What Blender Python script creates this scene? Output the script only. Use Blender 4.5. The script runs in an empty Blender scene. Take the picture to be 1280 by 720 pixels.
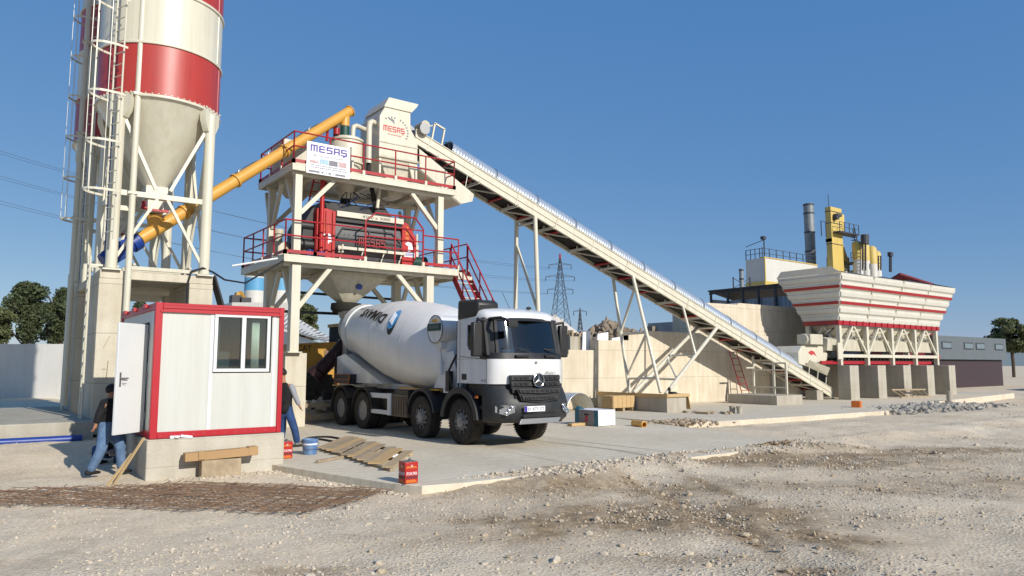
import bpy, bmesh, math, random
import numpy as np
from mathutils import Vector, Matrix, noise
random.seed(7); np.random.seed(7)
R = math.radians
scene = bpy.context.scene
col = scene.collection
V = Vector
# ---------------------------------------------------------------- camera numbers (metres; X runs along the plant, Y away from it)
FPX, HOR, EYE, YAW = 913.0, 456.0, 1.85, R(36.63)
PITCH = math.atan((HOR - 360) / FPX)
FW = V((math.sin(YAW) * math.cos(PITCH), math.cos(YAW) * math.cos(PITCH), math.sin(PITCH)))
RT = V((math.cos(YAW), -math.sin(YAW), 0)); UP = RT.cross(FW)
CAM = V((0, 0, EYE))
FH = V((math.sin(YAW), math.cos(YAW), 0))
def sight(u, v): return FW + RT * ((u - 640) / FPX) + UP * ((360 - v) / FPX)
def pd(u, v, D):                       # surveyed point: bearing of the photo + ground distance ahead
    d = sight(u, v); return CAM + d * (D / d.dot(FH))
def px(u, v, x): d = sight(u, v); return CAM + d * (x / d.x)
def py(u, v, y): d = sight(u, v); return CAM + d * (y / d.y)
def pz(u, v, z=0): d = sight(u, v); return CAM + d * ((z - EYE) / d.z)

def lin(h):
    h = h.lstrip('#'); c = [int(h[i:i + 2], 16) / 255 for i in (0, 2, 4)]
    return tuple(x / 12.92 if x <= .04045 else ((x + .055) / 1.055) ** 2.4 for x in c) + (1,)

# ---------------------------------------------------------------- materials
def mat(name, c, rough=.5, metal=0, var=.12, vscale=2.5, dirt=None, damt=.35, bump=0, bscale=30, spec=.5, coat=0, stretch=None):
    if isinstance(c, str): c = lin(c)
    if len(c) == 3: c = tuple(c) + (1,)
    m = bpy.data.materials.new(name); m.use_nodes = True
    nt = m.node_tree; n = nt.nodes; l = nt.links; b = n['Principled BSDF']
    b.inputs['Roughness'].default_value = rough; b.inputs['Metallic'].default_value = metal
    b.inputs['Specular IOR Level'].default_value = spec
    if coat: b.inputs['Coat Weight'].default_value = coat; b.inputs['Coat Roughness'].default_value = .08
    tc = n.new('ShaderNodeTexCoord'); src = tc.outputs['Object']
    if stretch:
        mp = n.new('ShaderNodeMapping'); mp.inputs['Scale'].default_value = stretch; l.new(src, mp.inputs['Vector']); src = mp.outputs[0]
    nz = n.new('ShaderNodeTexNoise'); nz.inputs['Scale'].default_value = vscale; nz.inputs['Detail'].default_value = 6; nz.inputs['Roughness'].default_value = .62
    l.new(src, nz.inputs['Vector'])
    rp = n.new('ShaderNodeValToRGB'); rp.color_ramp.elements[0].position = .3; rp.color_ramp.elements[1].position = .72
    d = lin(dirt) if isinstance(dirt, str) else dirt
    lo = tuple(c[i] * (1 - var) for i in range(3)) if d is None else tuple(c[i] * (1 - damt) + d[i] * damt for i in range(3))
    rp.color_ramp.elements[0].color = lo + (1,); rp.color_ramp.elements[1].color = c
    l.new(nz.outputs['Fac'], rp.inputs[0]); l.new(rp.outputs[0], b.inputs['Base Color'])
    rr = n.new('ShaderNodeMapRange'); rr.inputs['To Min'].default_value = min(1, rough + .12); rr.inputs['To Max'].default_value = max(.02, rough - .08)
    l.new(nz.outputs['Fac'], rr.inputs['Value']); l.new(rr.outputs[0], b.inputs['Roughness'])
    if bump:
        n2 = n.new('ShaderNodeTexNoise'); n2.inputs['Scale'].default_value = bscale; n2.inputs['Detail'].default_value = 5
        l.new(src, n2.inputs['Vector'])
        bp = n.new('ShaderNodeBump'); bp.inputs['Strength'].default_value = bump; bp.inputs['Distance'].default_value = .03
        l.new(n2.outputs['Fac'], bp.inputs['Height']); l.new(bp.outputs[0], b.inputs['Normal'])
    return m

def glass_mat(name, tint, refl=1.5):
    m = bpy.data.materials.new(name); m.use_nodes = True
    nt = m.node_tree; n = nt.nodes; l = nt.links; n.remove(n['Principled BSDF']); o = n['Material Output']
    t = n.new('ShaderNodeBsdfTransparent'); t.inputs[0].default_value = tint
    g = n.new('ShaderNodeBsdfGlossy'); g.inputs['Roughness'].default_value = .02
    f = n.new('ShaderNodeFresnel'); f.inputs[0].default_value = refl
    mx = n.new('ShaderNodeMixShader'); l.new(f.outputs[0], mx.inputs[0]); l.new(t.outputs[0], mx.inputs[1]); l.new(g.outputs[0], mx.inputs[2]); l.new(mx.outputs[0], o.inputs[0])
    return m

def streaks(m, k=.12, sx=2.2, sz=.12):
    """rain and dust runs down a painted surface"""
    nt = m.node_tree; n = nt.nodes; l = nt.links; b = n['Principled BSDF']; tc = n['Texture Coordinate']; base = b.inputs['Base Color'].links[0].from_socket
    mp = n.new('ShaderNodeMapping'); mp.inputs['Scale'].default_value = (sx, sx, sz); l.new(tc.outputs['Object'], mp.inputs[0])
    q = n.new('ShaderNodeTexNoise'); q.inputs['Scale'].default_value = 2.4; q.inputs['Detail'].default_value = 7; q.inputs['Roughness'].default_value = .7; l.new(mp.outputs[0], q.inputs['Vector'])
    r = n.new('ShaderNodeValToRGB'); r.color_ramp.elements[0].position = .36; r.color_ramp.elements[0].color = (1 - k, 1 - k * 1.15, 1 - k * 1.4, 1); r.color_ramp.elements[1].position = .56; r.color_ramp.elements[1].color = (1, 1, 1, 1); l.new(q.outputs['Fac'], r.inputs[0])
    x = n.new('ShaderNodeMix'); x.data_type = 'RGBA'; x.blend_type = 'MULTIPLY'; x.inputs[0].default_value = 1; l.new(base, x.inputs[6]); l.new(r.outputs[0], x.inputs[7]); l.new(x.outputs[2], b.inputs['Base Color']); return m
def concrete(name, c, form=1.2, dark='#8f8574', vform=0):
    """cast concrete: mottling, pinholes, horizontal formwork joints"""
    m = mat(name, c, .9, var=.1, vscale=1.3, dirt=dark, damt=.4, bump=.35, bscale=18, spec=.2)
    nt = m.node_tree; n = nt.nodes; l = nt.links; b = n['Principled BSDF']
    tc = n['Texture Coordinate']; base = b.inputs['Base Color'].links[0].from_socket
    st = n.new('ShaderNodeTexNoise'); st.inputs['Scale'].default_value = 3; st.inputs['Detail'].default_value = 4
    mp = n.new('ShaderNodeMapping'); mp.inputs['Scale'].default_value = (1.2, 1.2, .18); l.new(tc.outputs['Object'], mp.inputs[0]); l.new(mp.outputs[0], st.inputs['Vector'])
    r2 = n.new('ShaderNodeValToRGB'); r2.color_ramp.elements[0].position = .38; r2.color_ramp.elements[0].color = (.86, .845, .81, 1); r2.color_ramp.elements[1].position = .62; r2.color_ramp.elements[1].color = (1, 1, 1, 1)
    l.new(st.outputs['Fac'], r2.inputs[0])
    mx = n.new('ShaderNodeMix'); mx.data_type = 'RGBA'; mx.blend_type = 'MULTIPLY'; mx.inputs[0].default_value = .8
    l.new(base, mx.inputs[6]); l.new(r2.outputs[0], mx.inputs[7])
    out = mx.outputs[2]
    if form:
        sp = n.new('ShaderNodeSeparateXYZ'); l.new(tc.outputs['Object'], sp.inputs[0])
        a = n.new('ShaderNodeMath'); a.operation = 'DIVIDE'; a.inputs[1].default_value = form; l.new(sp.outputs[2], a.inputs[0])
        fr = n.new('ShaderNodeMath'); fr.operation = 'FRACT'; l.new(a.outputs[0], fr.inputs[0])
        lt = n.new('ShaderNodeMath'); lt.operation = 'LESS_THAN'; lt.inputs[1].default_value = .018; l.new(fr.outputs[0], lt.inputs[0])
        sc = n.new('ShaderNodeMath'); sc.operation = 'MULTIPLY'; sc.inputs[1].default_value = .42; l.new(lt.outputs[0], sc.inputs[0])
        m2 = n.new('ShaderNodeMix'); m2.data_type = 'RGBA'; l.new(sc.outputs[0], m2.inputs[0]); l.new(out, m2.inputs[6]); m2.inputs[7].default_value = (.12, .11, .09, 1); out = m2.outputs[2]
    if vform:
        a = n.new('ShaderNodeMath'); a.operation = 'DIVIDE'; a.inputs[1].default_value = vform; l.new(sp.outputs[0], a.inputs[0])
        fr = n.new('ShaderNodeMath'); fr.operation = 'FRACT'; l.new(a.outputs[0], fr.inputs[0])
        lt = n.new('ShaderNodeMath'); lt.operation = 'LESS_THAN'; lt.inputs[1].default_value = .01; l.new(fr.outputs[0], lt.inputs[0])
        sc = n.new('ShaderNodeMath'); sc.operation = 'MULTIPLY'; sc.inputs[1].default_value = .38; l.new(lt.outputs[0], sc.inputs[0])
        m3 = n.new('ShaderNodeMix'); m3.data_type = 'RGBA'; l.new(sc.outputs[0], m3.inputs[0]); l.new(out, m3.inputs[6]); m3.inputs[7].default_value = (.16, .14, .11, 1); out = m3.outputs[2]
    l.new(out, b.inputs['Base Color']); return m

M = {}
M['cream'] = mat('cream_paint', '#d0cbb9', .4, var=.06, vscale=1.1, dirt='#a89c82', damt=.16, coat=.15)
M['binwhite'] = mat('bin_white', '#d3d1c7', .42, vscale=1.2, dirt='#a8a193', damt=.18)
M['cream2'] = mat('cream_paint_dusty', '#c8c3b0', .5, var=.06, vscale=1.6, dirt='#8d8471', damt=.28)
M['silo'] = mat('silo_cream', '#d0ccb9', .34, vscale=.9, dirt='#b0a68c', damt=.14, coat=.25)
M['silored'] = mat('silo_red', '#ad382f', .38, vscale=.9, dirt='#96403c', damt=.35, coat=.1)
M['red'] = mat('red_paint', '#a81a25', .4, vscale=2, dirt='#6e1a1c', damt=.3)
M['framered'] = mat('cabin_red', '#ab1122', .38, vscale=2, dirt='#9a1a26', damt=.25)
M['mixred'] = mat('mixer_red', '#b3201c', .4, vscale=3, dirt='#7a1c18', damt=.3)
M['panel'] = mat('cabin_panel', '#c2c4be', .42, vscale=1.2, dirt='#bdbbb0', damt=.3)
M['white'] = mat('white_plastic', '#d6d8d8', .35, vscale=2, dirt='#bcbab2', damt=.2)
M['truckwhite'] = mat('truck_white', '#dfe0e0', .3, vscale=2.2, dirt='#a89d8a', damt=.22, coat=.6)
M['drum'] = mat('drum_white', '#e2e2e0', .36, vscale=.7, dirt='#c2bdb2', damt=.22, coat=.12)
M['black'] = mat('black_plastic', '#16171a', .45, vscale=4, dirt='#3b3832', damt=.35)
M['bumper'] = mat('grey_plastic', '#1c2025', .5, vscale=3, dirt='#4a463f', damt=.3)
M['chassis'] = mat('chassis_black', '#151413', .7, vscale=4, dirt='#5a5145', damt=.55)
M['tyre'] = mat('tyre', '#181716', .9, vscale=5, dirt='#5f564a', damt=.5, bump=.2, bscale=60)
M['rim'] = mat('steel_rim', '#9b9b9c', .45, .35, vscale=9, dirt='#4c453b', damt=.5)
M['steel'] = mat('bare_steel', '#9c9c9b', .4, .85, vscale=5, dirt='#5f5a52', damt=.4)
M['galv'] = mat('galvanised', '#dfe4e8', .33, .7, vscale=4, dirt='#8d99a3', damt=.35)
M['chrome'] = mat('chrome', '#d8d8da', .12, 1, var=.05)
M['rubber'] = mat('rubber_belt', '#141414', .8, vscale=5, dirt='#3a352c', damt=.4)
M['darksteel'] = mat('dark_steel', '#33343a', .5, .4, vscale=4, dirt='#55504a', damt=.4)
M['mixgrey'] = mat('mixer_grey', '#46474b', .45, .2, vscale=3, dirt='#6a675f', damt=.3)
M['yellow'] = mat('auger_yellow', '#cf9c46', .4, vscale=2, dirt='#a8782a', damt=.25)
M['catyellow'] = mat('loader_yellow', '#c4922c', .5, vscale=2, dirt='#75592a', damt=.45)
M['plantyellow'] = mat('plant_yellow', '#cfb666', .55, vscale=.6, dirt='#a48b4a', damt=.3)
M['blue'] = mat('motor_blue', '#14398a', .4, vscale=5, dirt='#1d2c55', damt=.3)
M['green'] = mat('filter_green', '#12423a', .5, vscale=5)
M['conc'] = concrete('concrete_pillar', '#cfc8b6', dark='#a0967f')
M['concbase'] = concrete('concrete_base', '#c3beb0', .45)
M['concgrey'] = concrete('concrete_grey', '#b3aea1', .8)
M['wall'] = concrete('concrete_wall', '#d8cdb8', 1.25, dark='#ac9f87', vform=2.5)
M['block'] = concrete('concrete_block', '#b3ada0', 0)
M['wood'] = mat('raw_wood', '#c0a985', .8, vscale=5, dirt='#6e573d', damt=.5, bump=.2, stretch=(1, 6, 6))
M['wood2'] = mat('pale_wood', '#c6a877', .8, vscale=5, dirt='#8a6c47', damt=.4, bump=.2, stretch=(6, 1, 6))
M['oldwood'] = mat('old_wood', '#b09e82', .85, vscale=6, dirt='#5e5140', damt=.55, bump=.3)
M['card'] = mat('cardboard', '#ab8a60', .75, vscale=2, dirt='#8b6d49', damt=.35)
M['rust'] = mat('rusty_steel', '#94775d', .9, 0, vscale=5, dirt='#57463a', damt=.7)
M['rubblem'] = mat('rubble', '#9a8a76', .95, vscale=1.2, dirt='#4d4338', damt=.6, bump=.4, bscale=6)
M['stone'] = mat('stone', '#d6cab6', .95, vscale=9, dirt='#8c7f6c', damt=.75, bump=.3)
M['leaf'] = mat('leaf_dark', '#4d5734', .7, vscale=1.4, dirt='#27301a', damt=.75)
M['leaf2'] = mat('leaf_olive', '#636a42', .75, vscale=1.1, dirt='#2a3318', damt=.7)
M['bark'] = mat('bark', '#4c4034', .9, vscale=6, bump=.4)
M['glass'] = glass_mat('window_glass', (.85, .92, .88, 1), 1.85)
M['screen'] = glass_mat('windscreen', (.55, .68, .74, 1), 2.1)
M['interior'] = mat('interior_dark', '#20211f', .8)
M['grey'] = mat('grey_paint', '#636b70', .5, vscale=1, dirt='#565c60', damt=.3)
M['shed'] = mat('shed_grey', '#a0a5a8', .6, vscale=1, dirt='#43474a', damt=.4)
M['chimney'] = mat('chimney_steel', '#8d959a', .5, .2, vscale=.8, dirt='#4b5155', damt=.4)
M['farwhite'] = mat('far_white', '#cfcdc6', .55, vscale=.5, dirt='#a9a498', damt=.3)
M['maroon'] = mat('maroon_sheet', '#6d1f2a', .55, vscale=1)
M['rail'] = mat('dark_rail', '#3c3f45', .6)
M['skyblue'] = mat('tank_blue', '#5f9fc6', .45, vscale=1)
M['purple'] = mat('sign_purple', '#3b2a8c', .5, var=.05)
M['ink'] = mat('ink_black', '#15151a', .5, var=.05)
M['inkgrey'] = mat('ink_grey', '#707078', .5, var=.05)
M['inkred'] = mat('ink_red', '#b83a3e', .5, var=.08)
M['logoblue'] = mat('logo_blue', '#2f9bd8', .35, var=.1)
M['sign'] = mat('sign_white', '#e6e6ea', .45, vscale=3, dirt='#cfcfd2', damt=.2)
M['paleblue'] = mat('print_blue', '#a8c4dd', .5, var=.3, vscale=9)
M['palepink'] = mat('print_pink', '#c9a8a8', .5, var=.4, vscale=12)
M['orange'] = mat('orange_paint', '#c96a1c', .5, var=.2, vscale=4)
M['teal'] = mat('teal_print', '#2d7284', .5, var=.1)
M['sack'] = mat('sack_grey', '#8d8a8c', .6, var=.15, vscale=5)
M['skin'] = mat('skin', '#a8765a', .6, var=.12, vscale=8)
M['hair'] = mat('hair', '#14110f', .7, var=.2, vscale=20)
M['shirtblack'] = mat('black_cloth', '#18181c', .9, var=.5, vscale=8, bump=.8, bscale=7)
M['shirtgrey'] = mat('grey_cloth', '#9da0a8', .9, var=.3, vscale=8, bump=.7, bscale=8)
M['jeans'] = mat('jeans', '#6883a3', .9, vscale=7, dirt='#3a5272', damt=.75, bump=.7, bscale=7)
M['jeansdark'] = mat('jeans_dark', '#2c4c7c', .9, vscale=7, dirt='#182a4a', damt=.75, bump=.7, bscale=7)
M['shoe'] = mat('shoe', '#1a1a1b', .7)
M['shoegrey'] = mat('shoe_grey', '#77736d', .7)
M['lens'] = mat('lamp_lens', '#c8ccd0', .08, .7, var=.35, vscale=14)
M['wire'] = mat('wire', '#15161c', .6)
M['bucketblue'] = mat('bucket_blue', '#2a5f9c', .45, vscale=8, dirt='#9fb2c4', damt=.6)

for k_, a_ in (('silo', .1), ('silored', .14), ('cream', .1), ('cream2', .16), ('panel', .07), ('truckwhite', .08), ('drum', .05), ('farwhite', .06), ('plantyellow', .14), ('galv', .08), ('chimney', .2), ('red', .14), ('grey', .14), ('binwhite', .06)): streaks(M[k_], a_)
def ribbed(m, s, k):
    nt = m.node_tree; n = nt.nodes; l = nt.links; w_ = n.new('ShaderNodeTexWave'); w_.bands_direction = 'X'; w_.inputs['Scale'].default_value = s; l.new(n['Texture Coordinate'].outputs['Object'], w_.inputs['Vector'])
    bp = n.new('ShaderNodeBump'); bp.inputs['Strength'].default_value = k; bp.inputs['Distance'].default_value = .004; l.new(w_.outputs['Fac'], bp.inputs['Height']); l.new(bp.outputs[0], n['Principled BSDF'].inputs['Normal'])
ribbed(M['panel'], 3.2, .35)

# ---------------------------------------------------------------- mesh builder
class MB:
    def __init__(s): s.v = []; s.f = []; s.mi = []; s.cur = 0
    def m(s, i): s.cur = i; return s
    def add(s, vs, fs):
        o = len(s.v); s.v += [tuple(p) for p in vs]
        for f in fs: s.f.append([o + i for i in f]); s.mi.append(s.cur)
        return s
    def box(s, a, b):
        x0, y0, z0 = a; x1, y1, z1 = b
        return s.add([(x0, y0, z0), (x1, y0, z0), (x1, y1, z0), (x0, y1, z0), (x0, y0, z1), (x1, y0, z1), (x1, y1, z1), (x0, y1, z1)],
                     [(0, 3, 2, 1), (4, 5, 6, 7), (0, 1, 5, 4), (1, 2, 6, 5), (2, 3, 7, 6), (3, 0, 4, 7)])
    def obox(s, c, size, rx=0, ry=0, rz=0):
        mt = Matrix.Rotation(rz, 3, 'Z') @ Matrix.Rotation(ry, 3, 'Y') @ Matrix.Rotation(rx, 3, 'X'); h = V(size) / 2; c = V(c)
        vs = [c + mt @ V((h.x * i, h.y * j, h.z * k)) for k in (-1, 1) for i, j in ((-1, -1), (1, -1), (1, 1), (-1, 1))]
        return s.add(vs, [(0, 3, 2, 1), (4, 5, 6, 7), (0, 1, 5, 4), (1, 2, 6, 5), (2, 3, 7, 6), (3, 0, 4, 7)])
    def frame(s, p, q, up=None):
        d = (V(q) - V(p)); d.normalize(); up = V(up) if up else V((0, 0, 1))
        if abs(d.dot(up)) > .97: up = V((0, 1, 0))
        a = d.cross(up).normalized(); return d, a, a.cross(d)
    def bar(s, p, q, w, h=None, up=None):
        h = h or w; p, q = V(p), V(q); d, a, b = s.frame(p, q, up)
        vs = [e + a * (w / 2 * i) + b * (h / 2 * j) for e in (p, q) for i, j in ((-1, -1), (1, -1), (1, 1), (-1, 1))]
        return s.add(vs, [(0, 1, 2, 3), (7, 6, 5, 4), (0, 4, 5, 1), (1, 5, 6, 2), (2, 6, 7, 3), (3, 7, 4, 0)])
    def tube(s, p, q, r, n=10, r2=None, caps=True):
        r2 = r if r2 is None else r2; p, q = V(p), V(q); d, a, b = s.frame(p, q); vs = []
        for e, rr in ((p, r), (q, r2)): vs += [e + a * (rr * math.cos(t)) + b * (rr * math.sin(t)) for t in [2 * math.pi * i / n for i in range(n)]]
        fs = [(i, n + i, n + (i + 1) % n, (i + 1) % n) for i in range(n)]
        if caps: fs += [tuple(range(n)), tuple(range(2 * n - 1, n - 1, -1))]
        return s.add(vs, fs)
    def path(s, pts, r, n=8):
        pts = [V(p) for p in pts]; vs = []; fs = []; prev = None
        for i, p in enumerate(pts):
            d = (pts[min(i + 1, len(pts) - 1)] - pts[max(i - 1, 0)]).normalized()
            if prev is None: _, a, b = s.frame((0, 0, 0), d)
            else:
                a = prev - d * prev.dot(d); a.normalize(); b = a.cross(d)
            prev = a; vs += [p + a * (r * math.cos(t)) + b * (r * math.sin(t)) for t in [2 * math.pi * k / n for k in range(n)]]
        for i in range(len(pts) - 1): fs += [(i * n + k, (i + 1) * n + k, (i + 1) * n + (k + 1) % n, i * n + (k + 1) % n) for k in range(n)]
        fs += [tuple(range(n)), tuple(range(len(vs) - 1, len(vs) - n - 1, -1))]
        return s.add(vs, fs)
    def lathe(s, prof, o, ax=(0, 0, 1), n=32, a0=0, a1=2 * math.pi, caps=True):
        o = V(o); d, a, b = s.frame((0, 0, 0), ax); full = abs(a1 - a0 - 2 * math.pi) < 1e-6; k = n if full else n + 1; vs = []; fs = []
        for r, t in prof: vs += [o + d * t + a * (r * math.cos(w)) + b * (r * math.sin(w)) for w in [a0 + (a1 - a0) * i / n for i in range(k)]]
        for j in range(len(prof) - 1):
            for i in range(n):
                i2 = (i + 1) % k; fs.append((j * k + i, j * k + i2, (j + 1) * k + i2, (j + 1) * k + i))
        if caps and full:
            fs += [tuple(range(k - 1, -1, -1)), tuple(range((len(prof) - 1) * k, len(prof) * k))]
        return s.add(vs, fs)
    def prism(s, pts, ex):
        pts = [V(p) for p in pts]; ex = V(ex); n = len(pts)
        return s.add(pts + [p + ex for p in pts], [tuple(range(n - 1, -1, -1)), tuple(range(n, 2 * n))] + [(i, (i + 1) % n, n + (i + 1) % n, n + i) for i in range(n)])
    def loft(s, loops, caps=True):
        n = len(loops[0]); vs = [p for lp in loops for p in lp]; fs = []
        for j in range(len(loops) - 1): fs += [(j * n + i, j * n + (i + 1) % n, (j + 1) * n + (i + 1) % n, (j + 1) * n + i) for i in range(n)]
        if caps: fs += [tuple(range(n - 1, -1, -1)), tuple(range((len(loops) - 1) * n, len(loops) * n))]
        return s.add(vs, fs)
    def sheet(s, pts, t):                 # thin solid plate from a planar outline
        pts = [V(p) for p in pts]; nrm = (pts[1] - pts[0]).cross(pts[2] - pts[0]).normalized(); return s.prism(pts, nrm * t)

LOC = {}
SPLIT = set('brace cross_member return_roller end_pulley stair_tread stair_stringer prop tie_beam support seam rail rung foot bracket belt_roller lamp_bowl hinge pipe_run gusset roof_clip inner_ribs orange_edge yellow_strip lifting_lug axle belt_frame trestle raking_strut vent_band grease_pump gate_cylinder leg_bracket seam_rib rear_rail_post prop_post panel_joint hydraulic_hose teal_wrap feed_skirt band tank_stand seat stair_flight orange_flash post_foot marking warning_label grille_slot wiper cab_step shaft chute_pipe head_drive weld_seam fender_stay walkway'.split())
XF = None
def islands(mb):
    par = list(range(len(mb.v)))
    def find(i):
        while par[i] != i: par[i] = par[par[i]]; i = par[i]
        return i
    for f in mb.f:
        a = find(f[0])
        for i in f[1:]: par[find(i)] = a
    grp = {}
    for k, f in enumerate(mb.f): grp.setdefault(find(f[0]), []).append(k)
    out = []
    for ks in grp.values():
        m = MB(); mp = {}
        for k in ks:
            for i in mb.f[k]:
                if i not in mp: mp[i] = len(m.v); m.v.append(mb.v[i])
            m.f.append([mp[i] for i in mb.f[k]]); m.mi.append(mb.mi[k])
        out.append(m)
    return out
def build(mb, name, mats, parent=None, bev=0, smooth=40, label=None, local=False):
    if parent is not None and name in SPLIT:
        ms = islands(mb)
        if len(ms) > 1:
            obs = [build1(m, name, mats, parent, bev, smooth, label, local) for m in ms[:100]]; return obs[0]
    return build1(mb, name, mats, parent, bev, smooth, label, local)
def build1(mb, name, mats, parent=None, bev=0, smooth=40, label=None, local=False):
    if XF: mb.v = [XF(p) for p in mb.v]
    me = bpy.data.meshes.new(name); o = V((0, 0, 0)) if (parent is None or local) else LOC[parent.name]
    me.from_pydata([(p[0] - o.x, p[1] - o.y, p[2] - o.z) for p in mb.v], [], mb.f)
    mats = mats if isinstance(mats, (list, tuple)) else [mats]
    for m in mats: me.materials.append(m)
    if len(mats) > 1: me.polygons.foreach_set('material_index', mb.mi)
    bm = bmesh.new(); bm.from_mesh(me); bmesh.ops.recalc_face_normals(bm, faces=bm.faces); bm.to_mesh(me); bm.free()
    if smooth:
        me.polygons.foreach_set('use_smooth', [True] * len(me.polygons)); me.set_sharp_from_angle(angle=R(smooth))
    ob = bpy.data.objects.new(name, me); col.objects.link(ob)
    if parent: ob.parent = parent; LOC[ob.name] = LOC[parent.name].copy()
    else: LOC[ob.name] = V((0, 0, 0))
    if bev:
        bv = ob.modifiers.new('bevel', 'BEVEL'); bv.width = bev; bv.segments = 2; bv.limit_method = 'ANGLE'; bv.angle_limit = R(40)
    if label: ob['label'] = label
    return ob
def tag(o, label, cat, group=None):
    o['label'] = label; o['category'] = cat
    if group: o['group'] = group
    return o
def thing(name, label, cat, loc, group=None, rz=0):
    o = bpy.data.objects.new(name, None); o.empty_display_size = .3; col.objects.link(o); o.location = loc; o.rotation_euler = (0, 0, rz)
    LOC[o.name] = V(loc)
    if XF: LOC[o.name] = V(XF(loc)); o.location = LOC[o.name]
    return tag(o, label, cat, group)
def solo(mb, name, m, label, cat, loc=None, group=None, **k):     # a thing that is one mesh, origin at its base
    global XF
    if loc is None:
        a = np.array(mb.v); loc = V((float(a[:, 0].mean()), float(a[:, 1].mean()), float(a[:, 2].min())))
    loc = V(loc)
    if XF: mb.v = [XF(p) for p in mb.v]; loc = V(XF(loc))
    mb.v = [(p[0] - loc.x, p[1] - loc.y, p[2] - loc.z) for p in mb.v]
    keep, XF = XF, None; o = build(mb, name, m, **k); XF = keep; o.location = loc; LOC[o.name] = loc; return tag(o, label, cat, group)
def kind(o, k): o['kind'] = k; return o
def copy_tree(o, parent=None):
    c = o.copy(); col.objects.link(c)
    if parent: c.parent = parent
    for ch in list(o.children): copy_tree(ch, c)
    return c
def text_mb(body, o, right, up, height, depth=.004, width=None, cut=0, fn=None, shear=0, bold=0):
    """lettering as thin solid shapes: o lower-left corner, right/up unit vectors; fn maps (x, y, d) to a point instead"""
    cu = bpy.data.curves.new('lettering', 'FONT'); cu.body = body; cu.size = 1; cu.resolution_u = 3; cu.shear = shear; cu.offset = bold
    ob = bpy.data.objects.new('lettering', cu); col.objects.link(ob); dg = bpy.context.evaluated_depsgraph_get()
    me = bpy.data.meshes.new_from_object(ob.evaluated_get(dg)); bpy.data.objects.remove(ob); bpy.data.curves.remove(cu)
    xs = [v.co.x for v in me.vertices]; ys = [v.co.y for v in me.vertices]
    sy = height / .72; sx = sy if width is None else width / (max(xs) - min(xs)); x0 = min(xs)
    bm = bmesh.new(); bm.from_mesh(me); bpy.data.meshes.remove(me)
    for v in bm.verts: v.co = V(((v.co.x - x0) * sx, v.co.y * sy, 0))
    if cut:
        bmesh.ops.triangulate(bm, faces=bm.faces)
        w = max(v.co.x for v in bm.verts)
        for i in range(1, int(w / cut) + 1): bmesh.ops.bisect_plane(bm, geom=bm.verts[:] + bm.edges[:] + bm.faces[:], plane_co=(i * cut, 0, 0), plane_no=(1, 0, 0))
        for i in range(-3, int(height / cut) + 3): bmesh.ops.bisect_plane(bm, geom=bm.verts[:] + bm.edges[:] + bm.faces[:], plane_co=(0, i * cut + .003, 0), plane_no=(0, 1, 0))
    mb = MB(); bm.verts.index_update(); right = V(right); up = V(up); nrm = right.cross(up).normalized(); o = V(o)
    if fn: mb.add([fn(v.co.x, v.co.y) for v in bm.verts], [[v.index for v in f.verts] for f in bm.faces])
    else:
        mb.add([o + right * v.co.x + up * v.co.y + nrm * depth for v in bm.verts], [[v.index for v in f.verts] for f in bm.faces])
        bd = [e for e in bm.edges if e.is_boundary]
        for e in bd:
            a, b = [o + right * v.co.x + up * v.co.y for v in e.verts]; mb.add([a, b, b + nrm * depth, a + nrm * depth], [(0, 1, 2, 3)])
    bm.free(); return mb
GLYPH = {'M': [(0, 0, 0, 1), (.45, 0, .45, 1), (.9, 0, .9, 1), (0, 1, .9, 1)], 'E': [(0, 0, 0, 1), (0, 0, .75, 0), (0, .5, .7, .5), (0, 1, .75, 1)],
         'S': [(0, 0, .75, 0), (.75, 0, .75, .5), (0, .5, .75, .5), (0, .5, 0, 1), (0, 1, .75, 1)], 'A': [(0, 0, 0, 1), (.75, 0, .75, 1), (0, 1, .75, 1), (0, .42, .75, .42)],
         'Z': [(0, 0, .75, 0), (.75, 0, .75, .5), (0, .5, .75, .5), (0, .5, 0, 1), (0, 1, .75, 1), (.38, 0, .38, -.3)]}
def blocktext(word, o, right, up, w, h, depth=.006, t=.22):
    mb = MB(); o = V(o); right = V(right); up = V(up); n = right.cross(up).normalized(); adv = [1.34 if c == 'M' else 1.17 for c in word]; tot = sum(adv) - .22; s = w / tot; x = 0
    for c, a in zip(word, adv):
        for (x0, y0, x1, y1) in GLYPH[c]:
            k = t / 2
            p = [(x + min(x0, x1) - k * (x0 == x1) + (0 if x0 == x1 else -k * .98), min(y0, y1) - k), (x + max(x0, x1) + k * (1 if x0 == x1 else .98), max(y0, y1) + k)]
            if x0 == x1: p = [(x + x0 - k, min(y0, y1) - k * .97), (x + x0 + k, max(y0, y1) + k * .97)]
            else: p = [(x + min(x0, x1) - k * .97, y0 - k), (x + max(x0, x1) + k * .97, y0 + k)]
            e = .0006 * (len(mb.v) % 7)
            q = [o + right * ((px_ + k) * s) + up * ((py_ * .8 + .1) * h) for px_, py_ in ((p[0][0], p[0][1]), (p[1][0], p[0][1]), (p[1][0], p[1][1]), (p[0][0], p[1][1]))]
            mb.prism(q, n * (depth + e))
        x += a
    return mb
def _b(u, v, rx, ry, k, rot=-.639): q = pz(u, v, -.05); return (q.x, q.y, rx, ry, k, rot)
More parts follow.
